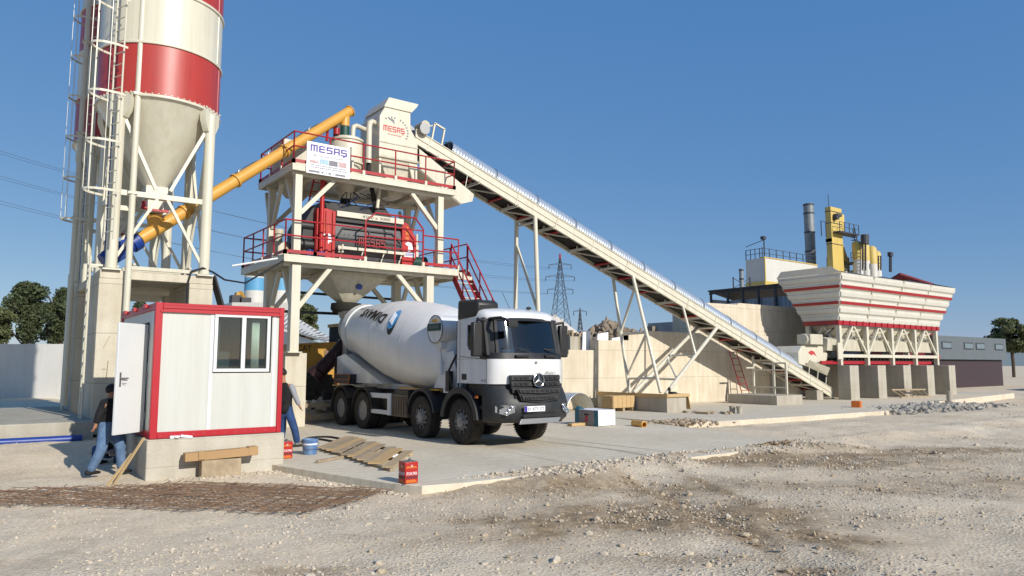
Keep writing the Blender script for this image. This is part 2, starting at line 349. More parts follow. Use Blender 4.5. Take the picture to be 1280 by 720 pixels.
BLOBS = [_b(760, 606, 2.6, .75, .95), _b(690, 655, 1.7, .5, .6, -.3), _b(880, 640, 2.2, .9, .95, -.75), _b(780, 640, 2.0, .7, .6, -.5), _b(1010, 668, 1.0, .3, 1.0, -.95), _b(930, 575, 3.6, .7, .8, -.9), _b(1090, 572, 3.2, 1.0, .7), _b(1170, 560, 3.5, .5, .9),
         _b(790, 566, 3.2, .3, .8, -.1), _b(385, 700, .6, .16, .75), _b(1000, 706, .5, .16, .9), _b(1140, 612, 1.8, .4, .55, -1.1), _b(560, 640, 1.2, .25, .35), _b(850, 690, 1.3, .3, .5), _b(640, 590, 1.6, .3, .7), _b(1260, 600, 3, .8, .6), _b(480, 607, .8, .22, .8)]

def _mk(u0, v0, u1, v1, w, k): a, b_ = pz(u0, v0, 0), pz(u1, v1, 0); c = (a + b_) / 2; d = b_ - a; return (c.x, c.y, d.length * .55, w, k, math.atan2(d.y, d.x))
BLOBS += [_mk(835, 578, 960, 632, .16, .6), _mk(955, 630, 1085, 690, .14, .65), _mk(760, 584, 900, 640, .16, .5), _mk(890, 638, 1010, 700, .14, .55), _mk(960, 566, 1230, 560, .3, .8)]
MARKS = [_mk(672, 551, 800, 566, .07, .8), _mk(700, 549, 830, 564, .07, .7), _mk(770, 563, 860, 578, .08, .9), _mk(640, 566, 740, 585, .06, .4), _mk(600, 553, 680, 566, .25, .25), _mk(540, 560, 720, 600, .5, .18)]
# ================================================================ light, sky, camera
w = bpy.data.worlds.new('World'); scene.world = w; w.use_nodes = True
nt = w.node_tree; bg = nt.nodes['Background']; sky = nt.nodes.new('ShaderNodeTexSky'); sky.sky_type = 'NISHITA'; sky.sun_disc = False
SUN = V((.12, -1, .53)).normalized()                 # towards the sun
sky.sun_elevation = math.asin(SUN.z); sky.sun_rotation = math.atan2(SUN.x, SUN.y); sky.altitude = 50; sky.air_density = .8; sky.dust_density = .3; sky.ozone_density = 4
tint = nt.nodes.new('ShaderNodeMix'); tint.data_type = 'RGBA'; tint.blend_type = 'MULTIPLY'; tint.inputs[0].default_value = 1; tint.inputs[7].default_value = (.44, .33, .19, 1)
airl = nt.nodes.new('ShaderNodeMix'); airl.data_type = 'RGBA'; airl.blend_type = 'ADD'; airl.inputs[0].default_value = 1; airl.inputs[7].default_value = (.19, .9, 2.45, 1)
nt.links.new(sky.outputs[0], tint.inputs[6]); nt.links.new(tint.outputs[2], airl.inputs[6]); nt.links.new(airl.outputs[2], bg.inputs[0]); bg.inputs[1].default_value = .117
sd = bpy.data.lights.new('sun', 'SUN'); sd.energy = 3.4; sd.angle = R(.53); sd.color = (1, .945, .86)
so = bpy.data.objects.new('sun', sd); col.objects.link(so); so.rotation_euler = (-SUN).to_track_quat('-Z', 'Y').to_euler(); so.location = (0, -30, 40)
cd = bpy.data.cameras.new('camera'); co = bpy.data.objects.new('camera', cd); col.objects.link(co)
cd.sensor_width = 36; cd.lens = FPX / 1280 * 36; cd.clip_start = .1; cd.clip_end = 6000
co.location = CAM; co.rotation_euler = Matrix((RT, UP, -FW)).transposed().to_euler(); scene.camera = co
vs = scene.view_settings; vs.view_transform = 'Standard'; vs.look = 'None'; vs.exposure = .5; vs.gamma = 1; vs.use_curve_mapping = False

# ================================================================ ground sheet
def sstep(a, b, x): t = np.clip((x - a) / (b - a), 0, 1); return t * t * (3 - 2 * t)
def gheight(x, y):
    base = -.09 + 0 * x
    base = np.where(x < 12, base - .06 * sstep(7.5, 5, x) * sstep(14.5, 12, y), base)
    base = base + .24 * sstep(14, 18.5, y) * sstep(5.0, 3.4, x)                      # yard rises behind the cabin
    lip = sstep(8.9, 10.0, y + .35 * np.sin(x * .9) + .3 * np.sin(x * 2.3 + 1) + .15 * np.sin(x * 5.1)) * sstep(11.0, 10.2, y) * sstep(6.0, 7.0, x)              # gravel pushed up against the slab
    base = base + .12 * lip
    base = base - .1 * sstep(17.6, 19.5, x) * sstep(13, 15, y)
    far = sstep(60, 140, np.hypot(x, y)); base = base * (1 - far)
    return base
def axis(lo, hi, step, far, g=1.16):
    a = list(np.arange(lo, hi, step)); s = step; v = a[-1]
    while v < far: s *= g; v += s; a.append(v)
    s = step; v = a[0]; pre = []
    while v > -far: s *= g; v -= s; pre.append(v)
    return np.array(pre[::-1] + a)
gx = axis(-3, 27, .11, 1500); gy = axis(1.2, 17.5, .11, 1500); X, Y = np.meshgrid(gx, gy); Z = gheight(X, Y)
def fbm(x, y, s, o):
    out = np.zeros(x.shape); fl = out.ravel(); xs = x.ravel(); ys = y.ravel()
    for i in range(len(xs)): fl[i] = noise.fractal((xs[i] * s, ys[i] * s, o), .9, 2.1, 4)
    return fl.reshape(x.shape)
near = (np.hypot(X - 10, Y - 9) < 32)
nz = np.zeros(X.shape); nz[near] = fbm(X[near], Y[near], .55, 3.1) * .035 + fbm(X[near], Y[near], 2.6, 9.1) * .016
def inside(x, y): return (x > 4.6) & (x < 17.2) & (y > 11.3) & (y < 31)
bm_ = np.zeros(X.shape)
for (bx, by, rx, ry, k, rot) in BLOBS: dx_, dy_ = X - bx, Y - by; bm_ += k * np.exp(-(((dx_ * math.cos(rot) + dy_ * math.sin(rot)) / rx) ** 2 + ((dy_ * math.cos(rot) - dx_ * math.sin(rot)) / ry) ** 2))
mk = near & (bm_ > .05); rough_ = np.zeros(X.shape); rough_[mk] = fbm(X[mk], Y[mk], 3.3, 5.7) * .045; nz = nz + np.clip(bm_, 0, 1) * rough_
nz[inside(X, Y)] *= .3; Z = Z + nz; Z[inside(X, Y)] = np.minimum(Z[inside(X, Y)], -.05)
rut = np.exp(-((X - 9 - (Y - 7) * .2 - 3.2 * np.sin((Y - 9) * .12)) / .22) ** 2) * sstep(9.6, 8, Y) * .035; Z = Z - rut
Z[(X > 18.8) & (Y > 16) & (X < 60)] -= .15
ny, nx = X.shape
g = MB(); g.v = list(zip(X.ravel().tolist(), Y.ravel().tolist(), Z.ravel().tolist()))
g.f = [(j * nx + i, j * nx + i + 1, (j + 1) * nx + i + 1, (j + 1) * nx + i) for j in range(ny - 1) for i in range(nx - 1)]; g.mi = [0] * len(g.f)
gm = bpy.data.materials.new('stony_ground'); gm.use_nodes = True; nt = gm.node_tree; n = nt.nodes; l = nt.links; b = n['Principled BSDF']; b.inputs['Roughness'].default_value = .95; b.inputs['Specular IOR Level'].default_value = .15
tc = n.new('ShaderNodeTexCoord')
def nnoise(s, d=6, r=.6, dist=0):
    q = n.new('ShaderNodeTexNoise'); q.inputs['Scale'].default_value = s; q.inputs['Detail'].default_value = d; q.inputs['Roughness'].default_value = r; q.inputs['Distortion'].default_value = dist; l.new(tc.outputs['Object'], q.inputs['Vector']); return q.outputs['Fac']
def ramp(src, stops):
    q = n.new('ShaderNodeValToRGB'); e = q.color_ramp.elements
    while len(e) < len(stops): e.new(.5)
    for el, (p, c) in zip(e, stops): el.position = p; el.color = lin(c) if isinstance(c, str) else (c, c, c, 1)
    l.new(src, q.inputs[0]); return q.outputs[0]
def mixc(f, a, bb, mode='MIX', k=None):
    q = n.new('ShaderNodeMix'); q.data_type = 'RGBA'; q.blend_type = mode
    if isinstance(f, (int, float)): q.inputs[0].default_value = f
    else: l.new(f, q.inputs[0])
    for s, i in ((a, 6), (bb, 7)):
        if isinstance(s, str): q.inputs[i].default_value = lin(s)
        else: l.new(s, q.inputs[i])
    return q.outputs[2]
def mth(op, a, bb=None):
    q = n.new('ShaderNodeMath'); q.operation = op
    for s, i in ((a, 0), (bb, 1)):
        if s is None: continue
        if isinstance(s, (int, float)): q.inputs[i].default_value = s
        else: l.new(s, q.inputs[i])
    q.use_clamp = op in ('ADD', 'MULTIPLY', 'SUBTRACT') and False; return q.outputs[0]
def vor(s):
    q = n.new('ShaderNodeTexVoronoi'); q.inputs['Scale'].default_value = s; l.new(tc.outputs['Object'], q.inputs['Vector']); return q
basec = ramp(nnoise(.35, 7), [(.3, '#c9b293'), (.52, '#decaac'), (.72, '#ebdcc3')])
grain = ramp(nnoise(26, 5, .7), [(.3, '#a39278'), (.5, '#d4c3a8'), (.68, '#ebdfca')])
c1 = mixc(.55, basec, grain)
peb = vor(19); pebc = ramp(peb.outputs['Color'], [(.1, '#8d7f6b'), (.45, '#cfbfa6'), (.85, '#ece2cf')])
c1 = mixc(ramp(nnoise(.9, 7, .72, .5), [(.5, 0.), (.68, .42)]), c1, '#96826a')
c2 = mixc(ramp(peb.outputs['Distance'], [(.28, .5), (.42, 0)]), c1, pebc)
# damp brown patches and tracks of dug earth (real marks in the yard)
sp = n.new('ShaderNodeSeparateXYZ'); l.new(tc.outputs['Object'], sp.inputs[0])
def blob(cx, cy, rx, ry, k, rot=0):
    dx = mth('SUBTRACT', sp.outputs[0], cx); dy = mth('SUBTRACT', sp.outputs[1], cy); cc, ss = math.cos(rot), math.sin(rot)
    a = mth('DIVIDE', mth('ADD', mth('MULTIPLY', dx, cc), mth('MULTIPLY', dy, ss)), rx); bb = mth('DIVIDE', mth('SUBTRACT', mth('MULTIPLY', dy, cc), mth('MULTIPLY', dx, ss)), ry)
    d = mth('ADD', mth('MULTIPLY', a, a), mth('MULTIPLY', bb, bb)); e = mth('EXPONENT', mth('MULTIPLY', d, -1)); return mth('MULTIPLY', e, k)
tot = None
for args in BLOBS:
    q = blob(*args); tot = q if tot is None else mth('ADD', tot, q)
brk = nnoise(1.7, 7, .7, .4)
damp = mth('MULTIPLY', tot, mth('ADD', .42, mth('MULTIPLY', mth('SUBTRACT', brk, .36), 3.2)))
dq = n.new('ShaderNodeClamp'); l.new(damp, dq.inputs[0]); dq.inputs['Max'].default_value = .85
browns = ramp(nnoise(9, 6, .7), [(.3, '#5f4c36'), (.55, '#937c5e'), (.75, '#b59f81')])
c3 = mixc(dq.outputs[0], c2, browns)
l.new(c3, b.inputs['Base Color'])
bp = n.new('ShaderNodeBump'); bp.inputs['Strength'].default_value = .7; bp.inputs['Distance'].default_value = .022
hh = mth('ADD', nnoise(34, 5, .7), mth('ADD', mth('MULTIPLY', ramp(peb.outputs['Distance'], [(0, .9), (.5, 0)]), .8), mth('MULTIPLY', nnoise(6, 5, .65), .7)))
l.new(ramp(nnoise(.33, 4, .6), [(.38, .12), (.62, .85)]), bp.inputs['Strength']); l.new(hh, bp.inputs['Height']); l.new(bp.outputs[0], b.inputs['Normal'])
ground = kind(build(g, 'ground', gm, smooth=180), 'structure')

# ---------------------------------------------------------------- concrete slabs
def slabmat(name, a, bcol, cc, marks=None):
    m = bpy.data.materials.new(name); m.use_nodes = True; global nt, n, l, b, tc
    nt = m.node_tree; n = nt.nodes; l = nt.links; b = n['Principled BSDF']; b.inputs['Roughness'].default_value = .95; b.inputs['Specular IOR Level'].default_value = .1
    tc = n.new('ShaderNodeTexCoord')
    c = ramp(nnoise(.45, 7, .65, .3), [(.3, a), (.55, bcol), (.75, cc)])
    c = mixc(.3, c, ramp(nnoise(7, 6, .7), [(.35, '#8f8a7c'), (.65, '#d5cfbf')]))
    dust = ramp(nnoise(1.1, 6, .7), [(.45, 0.), (.72, .7)]); c = mixc(dust, c, '#cdbfa8')
    wv = n.new('ShaderNodeTexWave'); wv.bands_direction = 'Y'; wv.inputs['Scale'].default_value = 1.1; wv.inputs['Distortion'].default_value = 9; wv.inputs['Detail'].default_value = 4; wv.inputs['Detail Scale'].default_value = .6; l.new(tc.outputs['Object'], wv.inputs['Vector'])
    c = mixc(ramp(wv.outputs['Fac'], [(.0, .16), (.3, 0.)]), c, '#8b8271')
    if marks:
        global sp; sp = n.new('ShaderNodeSeparateXYZ'); l.new(tc.outputs['Object'], sp.inputs[0]); tt_ = None
        for a_ in marks: q = blob(*a_); tt_ = q if tt_ is None else mth('ADD', tt_, q)
        mk_ = mth('MULTIPLY', tt_, mth('MULTIPLY', nnoise(5, 5, .7), 1.5)); cl = n.new('ShaderNodeClamp'); l.new(mk_, cl.inputs[0]); cl.inputs['Max'].default_value = .7; c = mixc(cl.outputs[0], c, '#6d6152')
    l.new(c, b.inputs['Base Color'])
    bp = n.new('ShaderNodeBump'); bp.inputs['Strength'].default_value = .25; bp.inputs['Distance'].default_value = .02; l.new(nnoise(18, 6, .7), bp.inputs['Height']); l.new(bp.outputs[0], b.inputs['Normal'])
    return m
sm1 = slabmat('slab_concrete', '#cdbfa5', '#dccfb7', '#e6dbc6', MARKS); sm2 = slabmat('slab_concrete_rough', '#c8bba3', '#d7cab4', '#e2d7c3')
def slab(name, pts, z0, z1, m):
    mb = MB(); mb.prism([(x, y, z0) for x, y in pts], (0, 0, z1 - z0)); return kind(build(mb, name, m, bev=.012), 'structure')
slab('truck_pad', [(4.6, 32), (4.6, 14.2), (4.85, 13.3), (5.45, 10.7), (5.75, 10.05), (6.4, 9.9), (16.4, 9.85), (17.1, 13.2), (17.6, 15.9), (18.4, 19), (18.6, 32)], -.4, 0, sm1)
slab('yard_pad', [(18.75, 15.9), (21, 15.6), (30.5, 15.1), (31.6, 16.2), (56, 19.4), (56, 32), (18.75, 32)], -.5, -.02, sm2)

# ---------------------------------------------------------------- loose stones
def rocks(name, pts, m, label=None, cat=None, st='stuff'):
    rng = np.random.default_rng(5); tb = bmesh.new(); bmesh.ops.create_icosphere(tb, subdivisions=1, radius=1); tv = np.array([v.co[:] for v in tb.verts]); tf = [[v.index for v in f.verts] for f in tb.faces]; tb.free()
    V0 = []; F0 = []; o = 0
    for (x, y, z, r) in pts:
        s = r * (.55 + .9 * rng.random(3)); s[2] *= .75; a = rng.random() * 6.28; q = tv * (.75 + .5 * rng.random((len(tv), 1))) * s
        ca, sa = math.cos(a), math.sin(a); q = np.stack([q[:, 0] * ca - q[:, 1] * sa + x, q[:, 0] * sa + q[:, 1] * ca + y, q[:, 2] + z], 1)
        V0 += q.tolist(); F0 += [[i + o for i in f] for f in tf]; o += len(tv)
    mb = MB(); mb.v = V0; mb.f = F0; mb.mi = [0] * len(F0); ob = build(mb, name, m, smooth=0)
    if st: kind(ob, st)
    if label: tag(ob, label, cat)
    return ob
sm = M['stone']
def gz(x, y): return float(gheight(np.array([x]), np.array([y]))[0]) + noise.fractal((x * .55, y * .55, 3.1), .9, 2.1, 4) * .035 + noise.fractal((x * 2.6, y * 2.6, 9.1), .9, 2.1, 4) * .016
pts = []
rng = np.random.default_rng(11)
while len(pts) < 17000:
    D = 3.2 + 26 * rng.random() ** 1.7; u = -60 + 1400 * rng.random(); q = pz(u, 700, 0); dirx = (u - 640) / FPX
    p = FH * D + RT * (dirx * D); x, y = p.x, p.y
    if x < 5.3 and y > 13.2 and y < 18: continue
    if (4.6 < x < 17.4 and 10.45 < y < 31) or (x > 18.7 and y > 15.6): continue
    cl = noise.noise((x * .6, y * .6, 1.7)) + .25 * noise.noise((x * 2.1, y * 2.1, 4.7))
    if rng.random() > .38 + .9 * cl: continue
    r = .006 + .012 * rng.random() ** 2 + (.012 * rng.random() if rng.random() < .2 else 0) + (.045 * rng.random() if rng.random() < .012 else 0)
    pts.append((x, y, gz(x, y) + r * .15, r))
for k in range(1100):                                   # rubble pushed against the front edge of the pad
    x = 6.0 + 10.5 * rng.random() ** 1.1; y = 10.15 + (.16 + .04 * (x - 6)) * rng.normal() - .25 * math.sin(x * .9) - .2 * math.sin(x * 2.3 + 1); r = .014 + .035 * rng.random() ** 2
    if 5.2 < x < 6.3 and y > 9.7: continue
    pts.append((x, y, gz(x, y) + r * .3, r))
for k in range(500):                                   # loose pieces along the cabin plinth and pad side
    t = rng.random(); x = 2.7 + 2.4 * t + .5 * max(0, rng.normal()) * .2; y = 13.72 - abs(rng.normal()) * .18; r = .01 + .03 * rng.random() ** 3; pts.append((x, y, gz(x, y) + r * .2, r))
    x = 4.9 + .75 * t - .06 - abs(rng.normal()) * .1; y = 13.2 - 3.1 * t; pts.append((x, y, gz(x, y) + r * .2, r))
rocks('gravel', pts, sm)
pts = []
for (bx, by, rx, ry, k, rot) in BLOBS:
    for q in range(int(150 * min(rx * ry, 2.2))):
        a, c_ = rng.normal() * rx * .75, rng.normal() * ry * .8; x = bx + a * math.cos(rot) - c_ * math.sin(rot); y = by + a * math.sin(rot) + c_ * math.cos(rot)
        if y > 9.9 and 4.6 < x < 17.5: continue
        if y > 15 and x > 18.5: continue
        r = .008 + .018 * rng.random() ** 2 + (.035 * rng.random() if rng.random() < .05 else 0); pts.append((x, y, gz(x, y) + r * .25, r))
rocks('stony_soil', pts, mat('soil_stone', '#c9b9a0', .95, vscale=9, dirt='#85745c', damt=.85, bump=.3))
def heap(n_, x0, x1, y0, y1, hz, r0, r1, seed):
    rg = np.random.default_rng(seed); out = []
    for k in range(n_):
        a, b_ = rg.normal() * .33, rg.normal() * .33
        if abs(a) > .95 or abs(b_) > .95: continue
        x = (x0 + x1) / 2 + a * (x1 - x0) / 2; y = (y0 + y1) / 2 + b_ * (y1 - y0) / 2
        out.append((x, y, hz[0] + hz[1] * max(0, 1 - (a * a + b_ * b_) * 2.2) * rg.random() ** .7, r0 + (r1 - r0) * rg.random() ** 2))
    return out
rocks('soil_ridge', heap(420, 16.4, 21.2, 15.0, 17.4, (-.04, .1), .02, .09, 3), mat('dug_soil', '#b3a28a', .95, vscale=4, dirt='#6a5c4a', damt=.7))
rocks('broken_concrete', heap(900, 27.5, 44, 13.6, 18.2, (-.15, .12), .05, .2, 4), mat('broken_concrete', '#a9a398', .95, vscale=2, dirt='#6f6a60', damt=.6))
rocks('spoil_heap', heap(260, 13.5, 17, 9.2, 11, (-.06, .14), .02, .07, 8), mat('spoil', '#a18c70', .95, vscale=4, dirt='#6a5842', damt=.6))
# ================================================================ silos
def ladder_mb(mb, A, B, z0, z1, r=.022, step=.3):
    for p in (A, B): mb.tube((p[0], p[1], z0), (p[0], p[1], z1), r, 8)
    z = z0 + .2
    while z < z1: mb.tube((A[0], A[1], z), (B[0], B[1], z), r * .6, 6); z += step
def cage_mb(mb, A, B, z0, z1, step):
    A, B = V((A[0], A[1], 0)), V((B[0], B[1], 0)); c = (A + B) / 2; e = (B - A).normalized(); o = V((-e.y, e.x, 0)); o = o if o.x < 0 else -o; pts = []
    for i in range(11): w_ = math.pi * i / 10; q = c + o * (.66 * math.sin(w_)) - e * (.36 * math.cos(w_)); pts.append((q.x, q.y))
    z = z0
    while z <= z1:
        for a, b in zip(pts[:-1], pts[1:]): mb.bar((a[0], a[1], z), (b[0], b[1], z), .012, .055)
        z += step
    for i in (2, 4, 6, 8): mb.bar((pts[i][0], pts[i][1], z0), (pts[i][0], pts[i][1], z1), .035, .012, up=(1, 0, 0))
def silo(cx, cy, label, pipe):
    t = thing('cement_silo', label, 'silo', (cx, cy, 4.15), 'striped cement silos'); RR = 1.5; zb = 8.6
    bands = [('silored', 1.38), ('silo', 1.45), ('silored', 1.42), ('silo', 1.42), ('silored', 1.42)]; z = zb
    for m, h in bands:
        mb = MB(); mb.lathe([(RR, z + .012), (RR, z + h - .012)], (cx, cy, 0), n=72, caps=False); sb_ = build(mb, 'shell_band', M[m], t); wa = -2.2 + z * 1.3 % 1.9; mb = MB(); mb.bar((cx + (RR + .002) * math.cos(wa), cy + (RR + .002) * math.sin(wa), z + .02), (cx + (RR + .002) * math.cos(wa), cy + (RR + .002) * math.sin(wa), z + h - .02), .02, .012); build(mb, 'weld_line', M[m], sb_)
        mb = MB(); mb.lathe([(RR - .03, z - .035), (RR + .035, z - .035), (RR + .045, z), (RR + .035, z + .03), (RR - .03, z + .03)], (cx, cy, 0), n=72, caps=False); build(mb, 'weld_flange', M['silo'], t); z += h
    mb = MB()
    for i in range(64): a = i * math.pi / 32; d = V((math.cos(a), math.sin(a), 0)); c = V((cx, cy, zb + .055)); mb.tube(c + d * (RR - .01), c + d * (RR + .03), .017, 6)
    build(mb, 'flange_bolts', M['silo'], t)
    mb = MB(); mb.lathe([(RR + .02, z), (RR, z + .08), (.2, z + .5), (.2, z + .7)], (cx, cy, 0), n=48); build(mb, 'roof', M['silo'], t)
    mb = MB()
    for i in range(16): a = i * math.pi / 8; mb.tube((cx + RR * math.cos(a), cy + RR * math.sin(a), z), (cx + RR * math.cos(a), cy + RR * math.sin(a), z + 1), .02, 6)
    mb.path([(cx + RR * math.cos(i * .2618), cy + RR * math.sin(i * .2618), z + 1) for i in range(25)], .022); build(mb, 'roof_railing', M['silo'], t)
    mb = MB(); mb.lathe([(.24, 6.5), (RR - .05, zb - .07), (RR, zb)], (cx, cy, 0), n=64, caps=False); build(mb, 'cone', M['silo'], t)
    mb = MB(); mb.box((cx - .27, cy - .27, 6.22), (cx + .27, cy + .27, 6.56)); mb.box((cx - .2, cy - .2, 5.86), (cx + .2, cy + .2, 6.22)); build(mb, 'outlet_box', M['silo'], t, bev=.01)
    mb = MB(); mb.tube((cx - .34, cy - .12, 5.98), (cx + .3, cy - .12, 5.94), .045); mb.obox((cx + .1, cy - .3, 5.9), (.4, .08, .06)); mb.tube((cx - .3, cy - .25, 5.98), (cx - .3, cy - .25, 6.12), .05); build(mb, 'valve', M['red'], t)
    LX, LY = 1.08, 1.02
    for sx in (-1, 1):
        for sy in (-1, 1):
            x, y = cx + sx * LX, cy + sy * LY
            mb = MB(); mb.tube((x, y, 4.2), (x, y, 8.5), .135, 20); mb.box((x - .2, y - .2, 4.15), (x + .2, y + .2, 4.185))
            build(mb, 'leg', M['silo'], t)
            rd_ = V((sx * LX, sy * LY, 0)).normalized(); tg = V((-rd_.y, rd_.x, 0)); o = V((cx, cy, 0)) + rd_ * (RR + .04)
            mb = MB(); mb.prism([o + tg * q + V((0, 0, z)) for q, z in ((-.34, 8.6), (.34, 8.6), (.34, 8.3), (.17, 8.02), (-.17, 8.02), (-.34, 8.3))], rd_ * -.16)
            for q in (-.34, -.18, 0, .18, .34): mb.prism([o + tg * (q - .02) + V((0, 0, 8.6)), o + tg * (q + .02) + V((0, 0, 8.6)), o + tg * q + V((0, 0, 8.66))], rd_ * .03)
            build1(mb, 'leg_bracket', M['silo'], t)
    P = lambda sx, sy, z: (cx + sx * LX, cy + sy * LY, z)
    mb = MB()
    for s in (-1, 1):
        mb.bar(P(-1, s, 6.12), P(1, s, 6.12), .09, .13); mb.bar(P(s, -1, 6.12), P(s, 1, 6.12), .09, .13)
    build(mb, 'tie_beam', M['silo'], t)
    mb = MB()
    for s in (-1, 1):
        for q in (-1, 1):
            mb.bar((cx + q * .12, cy + s * LY, 6.06), P(q, s, 4.32), .07, .07)
            mb.bar((cx + q * .17, cy + s * LY, 6.3), P(q, s, 8.28), .08, .08)
            mb.bar((cx + s * LX, cy + q * .12, 6.06), P(s, q, 4.32), .07, .07)
            mb.bar((cx + s * LX, cy + q * .17, 6.3), P(s, q, 8.28), .08, .08)
    build(mb, 'brace', M['silo'], t)
    lx, ly = cx - 1.2, cy - 1.22; LA_, LB_ = (cx - 1.13, cy - 1.5), (cx - 1.28, cy - 1.14)
    mb = MB(); ladder_mb(mb, LA_, LB_, 4.85, 15.6); lad = build(mb, 'ladder', M['silo'], t)
    mb = MB(); cage_mb(mb, LA_, LB_, 6.0, 15.5, 1.2); build(mb, 'safety_cage', M['silo'], lad)
    mb = MB(); mb.path([(lx + .0, ly + .42, 4.3), (lx, ly + .42, 9), (lx, ly + .43, 15)], .012); build(mb, 'cable', M['blue'], t)
    mb = MB(); mb.tube((pipe[0], pipe[1], .7), (pipe[0], pipe[1], 15.4), .075, 16)
    for z in (6.08, 8.62, 11.4): mb.box((pipe[0] - .11, pipe[1] - .09, z - .03), (pipe[0] + .11, pipe[1] + .09, z + .03)); mb.bar((pipe[0], pipe[1], z), (pipe[0] + .1, pipe[1] + .5, z), .05)
    build(mb, 'filler_pipe', M['silo'], t)
    return t
SX, SY = 3.78, 21.12
silo(SX, SY, 'red and cream striped cement silo nearest the white site cabin', (3.05, 19.86))
silo(SX - .05, SY + 4.5, 'striped cement silo standing behind the first one, mostly hidden by it and its ladder', (2.29, 24.3))

f = thing('silo_foundation', 'bare concrete portal foundation carrying the cement silos', 'foundation', (3.75, 22.5, .2))
for y0, y1 in ((20.0, 22.35), (24.3, 26.9)):
    for x0, x1 in ((2.45, 3.04), (4.5, 5.08)):
        mb = MB(); mb.box((x0 + (.3 if y0 > 24 and x0 > 4 else 0), y0, .2), (x1, y1 if x0 < 4 or y0 < 24 else 24.9, 3.94)); build(mb, 'pillar', M['conc'], f, bev=.015)
mb = MB(); mb.box((2.46, 20.01, 3.943), (5.07, 26.9, 4.146)); build(mb, 'top_slab', M['conc'], f, bev=.015)
mb = MB()
for y in (20.05, 20.4, 20.8, 21.3): mb.bar((3.05, y, 4.24 + .04 * (y > 20.3)), (4.7, y, 4.24 + .04 * (y > 20.3)), .1, .09)
for x in (3.2, 4.5): mb.bar((x, 20, 4.33), (x, 21.6, 4.33), .06, .05)
build(mb, 'walkway', M['cream2'], f)
mb = MB()
for (a, b_) in (((2.75, 19.99, 2.55), (2.62, 19.99, 2.25)), ((2.74, 19.99, 1.95), (2.72, 19.99, 1.5)), ((2.62, 19.99, 1.75), (2.7, 19.99, 1.75))): mb.bar(a, b_, .012, .006)
build(mb, 'rebar_stub', M['rust'], f)
# lower access ladders on the shaded side of the foundation
def low_ladder(y, label):
    t = thing('access_ladder', label, 'ladder', (2.25, y, .5), 'ladders on the silo foundation')
    mb = MB(); ladder_mb(mb, (2.28, y), (2.28, y + .36), .5, 4.5, .028); mb.bar((2.28, y, 4.28), (2.9, y, 4.28), .05); mb.bar((2.28, y + .36, 4.28), (2.9, y + .36, 4.28), .05); build(mb, 'rails_and_rungs', M['silo'], t)
low_ladder(20.3, 'cream access ladder fixed beside the front corner of the silo foundation, below the nearer silo')
low_ladder(24.6, 'cream access ladder deeper along the silo foundation, below the farther silo')
mb = MB(); mb.prism([(5.12, 20.05, 4.2), (5.16, 20.05, 4.2), (5.62, 20.2, 2.9), (5.56, 20.2, 2.9)], (0, .5, 0)); solo(mb, 'leaning_board', M['darksteel'], 'dark steel board leaning at the right pillar of the silo foundation', 'board')
mb = MB(); pts_ = [(4.45, 19.98, 3.0), (4.44, 19.97, 3.9), (4.52, 19.95, 4.25), (4.8, 19.95, 4.36), (5.1, 20.1, 4.28), (5.5, 20.5, 4.15), (6.2, 21.0, 4.15), (6.9, 21.3, 4.6), (7.4, 21.2, 4.95)]; mb.path(pts_, .025, 8); solo(mb, 'power_cable', M['wire'], 'thick black cable looping from the silo foundation across to the mixing tower', 'cable')
mb = MB(); mb.prism([(-9, 19.4, -.1), (2.44, 19.4, -.1), (2.44, 27, -.1), (-9, 27, -.1)], (0, 0, .66)); solo(mb, 'concrete_platform', M['concgrey'], 'low concrete platform at the foot of the silo foundation on the left', 'platform', bev=.02)
mb = MB(); mb.tube((-6, 19.22, .2), (2.2, 19.2, .2), .085, 14); solo(mb, 'blue_pipe', M['blue'], 'blue plastic pipe lying along the foot of the concrete platform', 'pipe')

# ================================================================ auger
A0, A1 = V((SX - .12, SY + .05, 5.3)), V((9.93, 22.6, 10.42)); ad = (A1 - A0).normalized()
t = thing('screw_conveyor', 'long yellow screw conveyor tube rising from the silo outlet to the mixing tower', 'conveyor', A0)
mb = MB(); mb.tube(A0 - ad * .25, A1, .172, 24)
for k in (1.2, 3.1, 5.1): mb.tube(A0 + ad * k - ad * .03, A0 + ad * k + ad * .03, .215, 24)
mb.tube(A1, A1 + ad * .03, .2, 20); build(mb, 'tube', M['yellow'], t)
mb = MB(); mb.tube((SX, SY, 5.87), A0 + ad * .25, .2, 20, .17); build(mb, 'inlet', M['yellow'], t)
mb = MB(); mb.tube(A0 - ad * .3, A0 - ad * .52, .24, 20); mb.tube(A0 - ad * .52, A0 - ad * 1.35, .2, 20)
for i in range(20): a = i * .314; _, e1, e2 = mb.frame((0, 0, 0), ad); o = e1 * math.cos(a) * .205 + e2 * math.sin(a) * .205; mb.bar(A0 - ad * .62 + o, A0 - ad * 1.25 + o, .014, .03)
build(mb, 'motor', M['blue'], t)
mb = MB(); mb.path([A0 + ad * k + V((0, 0, .2 + .05 * math.sin(k * 2.3))) for k in np.arange(.2, 7, .3)], .011, 6); build(mb, 'cable', M['wire'], t)
mb = MB()
for k in (2.1, 3.2, 4.4, 6.2): mb.path([A0 + ad * k + V((0, 0, .15)), A0 + ad * k + V((0, 0, .26)), A0 + ad * (k + .14) + V((0, 0, .26)), A0 + ad * (k + .14) + V((0, 0, .15))], .014, 6)
build(mb, 'lifting_lug', M['steel'], t)
mb = MB(); mb.tube(A1 - ad * .25 + V((0, 0, -.05)), A1 - ad * .25 + V((0, 0, -.45)), .16, 20); build(mb, 'outlet', M['yellow'], t)
mb = MB(); mb.tube(A1 - ad * .25 + V((0, 0, -.43)), A1 - ad * .25 + V((0, 0, -1.05)), .17, 20); build(mb, 'sleeve', M['green'], t)
